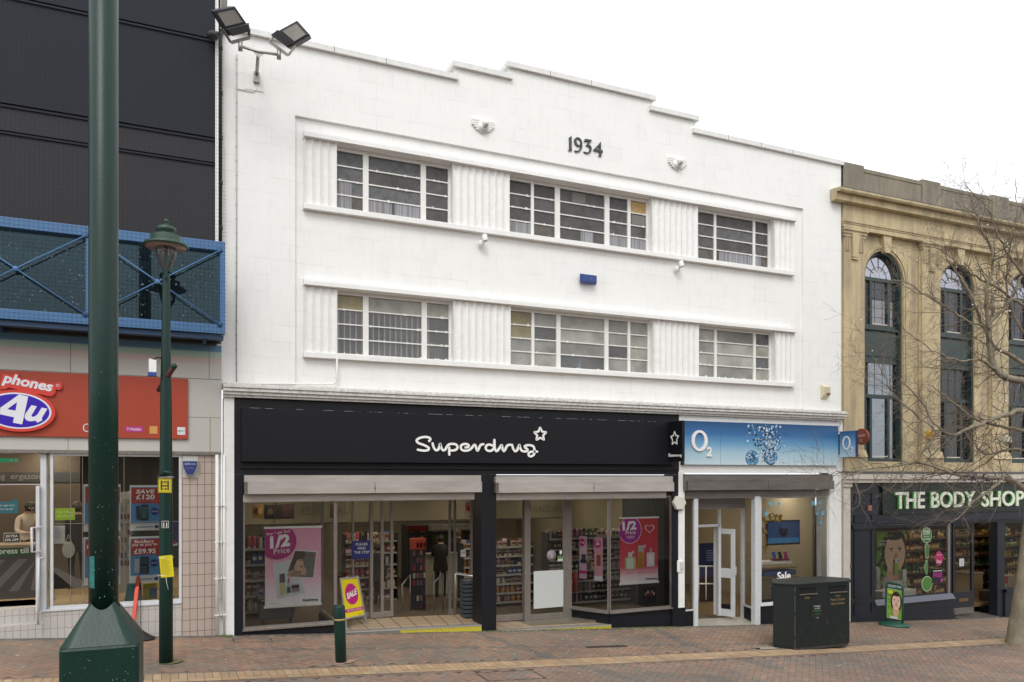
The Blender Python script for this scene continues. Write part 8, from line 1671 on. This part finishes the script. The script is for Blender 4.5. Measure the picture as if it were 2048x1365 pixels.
mb = MB(); a, b_ = PT(248, 1205, .35), PT(284, 1168, .35); mb.prism([(a.x, .35, a.z), (b_.x, .35, a.z), (b_.x - .02, .38, b_.z), (a.x + .05, .38, b_.z)], EN, .2, col('1f6a70')); tag(mb.build('display_box'), 'teal display box on the floor of the phone shop window', 'box')
mb = MB(); a, b_ = PT(286, 1203, .4), PT(314, 1167, .4); mb.prism([(a.x, .4, a.z), (b_.x, .4, a.z), (b_.x, .43, b_.z), (a.x, .43, b_.z)], EN, .2, col('9a9420')); mb.box(a.x + .1, a.x + .22, .19, .199, a.z + .08, a.z + .25, col('30506a')); tag(mb.build('display_box'), 'mustard yellow display box on the floor of the phone shop window', 'box')
t = thing('display_stand', 'slim shop display of phone accessories behind the red and blue posters', 'display stand', tuple(PT(244, 1100, 1.6))); xa, xb = X(238, 1.6), X(262, 1.6); mb = MB(); mb.box(xa, xb, 1.6, 1.8, ZL, Z(250, 985, 1.6), m_shelf); mb.build('body', t); mb = MB()
for r in range(9):
    for c in range(4): z = ZL + .5 + r * .14; x = xa + .02 + c * .06; mb.box(x, x + .035, 1.57, 1.6, z, z + .09, col(RI.choice(['30343a', '8a8470', '6a3a3a', '50708a', 'a0a0a0'])))
mb.build('hanging_packs', t)['kind'] = 'stuff'
# ------------------------------------------------------------------ green-signed shop interior
ZB = EYE - 3.86; xq0, xq1 = X(1697) + .1, XE - .2
room('shop_interior', SB, xq0, xq1, .6, 6.0, ZB + .25, zlb + .2, mat('warm_brown_wall', (.10, .075, .04), .7, noise=.3, nscale=2), mat('oak_boards', (.22, .14, .07), .4, noise=.5, nscale=6))
ceiling_lamp([(x, y) for x in (17.3, 19.3, 21.3, 23.4) for y in (1.3, 3.2)], zlb + .195, .3, .3, 18.0, 'small bright ceiling panel inside the green-signed shop', 'ceiling panels of the green-signed shop', (1, .85, .55))
m_ws = mat('brown_wood_shelving', (.10, .06, .03), .5)
for i, (a, b_, y_, lb) in enumerate(((X(1757, 1.9), X(1897, 1.9), 1.9, 'wooden shelving unit behind the display window of the green shop'), (X(1908, 2.6), X(1986, 2.6), 2.6, 'wooden shelving unit seen through the door of the green shop'), (X(2004, 1.7), 24.6, 1.7, 'wooden shelving unit behind the far window of the green shop'))):
    shelf_unit(lb, a, b_, y_, ZB + .25, Z(1850, 1062, y_) if i == 0 else Z(1950, 1060, y_), 6, 'body', 1.6, .3, m_ws, 'wooden shelving in the green shop', edge=m_ws)
def pf(B_):
    portrait(B_, ks=1.3); B_.txt('Go for it', .3, .93, w=.42, m=col('b8d048'), shear=.3); B_.txt('WITH NATURE\'S', .22, .83, w=.36, m=m_let, bold=.02); B_.txt('FINEST', .15, .77, w=.22, m=m_let, bold=.02)
    for k in range(14): B_.ell(.10 + .09 * (k % 2), .05 + .055 * k, .05, .02, col(('3f7f2a', 'a0c850', '2f6a20')[k % 3]), rot=.7 * k)
    B_.rect(.56, .22, .70, .42, col('9cc850')); B_.rect(.58, .42, .68, .52, col('d8e0d8'))
glass_board('window_poster', 'large portrait poster among green leaves in the green shop display window', 1752, 1810, 1064, 1176, *flat(.35), col('6a9a3a'), pf)
def disc(px, py, rx, rz, hx, lb, txt=None, cat='sticker', hx2='dfe8c8'):
    p = PT(px, py, .03); mb = MB(); P = lambda s_: [(p.x + rx * s_ * math.cos(t_), 0, p.z + rz * s_ * math.sin(t_)) for t_ in [2 * math.pi * i / 28 for i in range(28)]]
    mb.prism([(a, .028, c) for a, _, c in P(1)], EN, .004, col(hx2)); mb.add([(a, .0262, c) for a, _, c in P(.93)], [tuple(range(28))], col(hx))
    if txt:
        for i, t_ in enumerate(txt): mb.text(t_, (p.x, .0255, p.z + rz * (.5 - i * (1.0 / max(1, len(txt) - 1 or 1)))), EX, EZ, EN, w=rx * 1.2, m=m_let, d=.0008)
    return tag(mb.build('window_sticker', fix=False), lb, cat)
disc(1853, 1071, .20, .20, '3f7a36', 'round green beauty consultation sticker at the top of the green shop window', ['FREE', 'BEAUTY', 'CONSULTATION', 'IN STORE'])
disc(1854, 1102, .075, .20, '4a7a40', 'tall narrow green oval sticker between the round stickers, upper one'); disc(1853, 1135, .06, .19, '4a8a44', 'tall narrow green oval sticker between the round stickers, lower one')
disc(1854, 1168, .20, .20, '4f8a3c', 'round green sticker with pictured products low in the green shop window'); disc(1878, 1117, .15, .19, 'b8286a', 'magenta valentine balloon sticker in the green shop window', ["Valentine's", 'Day'], hx2='b8286a')
glass_board('window_poster', 'black poster with magenta word free in the green shop window', 1864, 1886, 1138, 1166, *flat(.02), col('191420'), lambda B_: (B_.txt('FREE', .5, .52, w=.8, m=col('c83aa0'), bold=.01), B_.rect(.1, .8, .9, .84, m_let), B_.ell(.85, .14, .1, .1, col('c83aa0'))), .004)
glass_board('notice', 'small white notice on the glass door of the green shop', 1919, 1928, 1118, 1133, *flat(.09), col('dcdedc'), lambda B_: [B_.rect(.2, .8 - k * .15, .8, .84 - k * .15, col('8a8c90'), same=True) for k in range(5)], .0, cat='notice')
mb = MB(); a, b_ = PT(1762, 1192, .3), PT(1830, 1178, .3); mb.box(a.x, b_.x, .25, .6, zs0 - .02, b_.z, m_white); tag(mb.build('display_plinth', bevel=.01), 'white display plinth along the bottom of the green shop window', 'plinth')
for i, (px, h_, hx_, lb) in enumerate(((1756, .55, 'd0d4c8', 'tall white tube pack at the left end of the green shop window'), (1773, .3, 'd8b8c4', 'pale pink star-shaped gift box in the green shop window'), (1793, .22, 'd8dcd4', 'large white carton under the portrait poster'), (1809, .5, 'e0e4d8', 'tall white tube pack leaning right of the portrait poster'))):
    p = PT(px, 1178, .22); w = (.06, .15, .22, .07)[i]; mb = MB(); mb.prism([(p.x - w, .2, p.z), (p.x + w, .2, p.z), (p.x + w * (.6 if i == 1 else .95), .22, p.z + h_), (p.x - w * (.6 if i == 1 else .95), .22, p.z + h_)], EN, .1, col(hx_)); mb.box(p.x - w * .6, p.x + w * .6, .096, .0995, p.z + h_ * .2, p.z + h_ * .5, col('9ab080')); tag(mb.build('gift_pack'), lb, 'pack')
t = thing('basket_stack', 'tall stack of woven brown baskets inside the green shop doorway', 'baskets', (X(1969, .9), .9, ZB + .25)); xc = X(1969, .9); mb = MB(); zb_0 = Z(1969, 1224, .9)
for k in range(11): z = zb_0 + k * .058; mb.lathe((xc, .9, z), [(.13, 0), (.15, .05), (.155, .056)], 16, mat('woven_cane', (.16, .12, .08), .8, noise=.8, nscale=50, color2=(.06, .04, .03)))
mb.build('baskets', t)
mb = MB(); xa, xb = X(1947, 1.4), X(1966, 1.4); mb.box(xa, xb, 1.4, 2.0, ZB + .25, Z(1955, 1150, 1.4), mat('pine_counter', (.30, .19, .08), .5)); mb.box(xa - .02, xb + .02, 1.38, 2.02, Z(1955, 1150, 1.4), Z(1955, 1146, 1.4), m_wood); tag(mb.build('counter', bevel=.01), 'small pine counter inside the green shop doorway', 'counter')
mb = MB(); a, b_ = X(2003, .4), X(2030, .4); mb.box(a, b_, .4, .7, zs2, Z(2015, 1152, .4), mat('cardboard_tray', (.30, .24, .16), .7)); mb.box(a + .12, a + .28, .39, .399, zs2 + .1, zs2 + .3, col('b0302a')); mb.box(a + .02, a + .1, .39, .399, zs2 + .12, zs2 + .28, col('b8a828')); tag(mb.build('display_box', bevel=.006), 'cardboard tray with red and yellow labels in the far window behind the trunk', 'box')
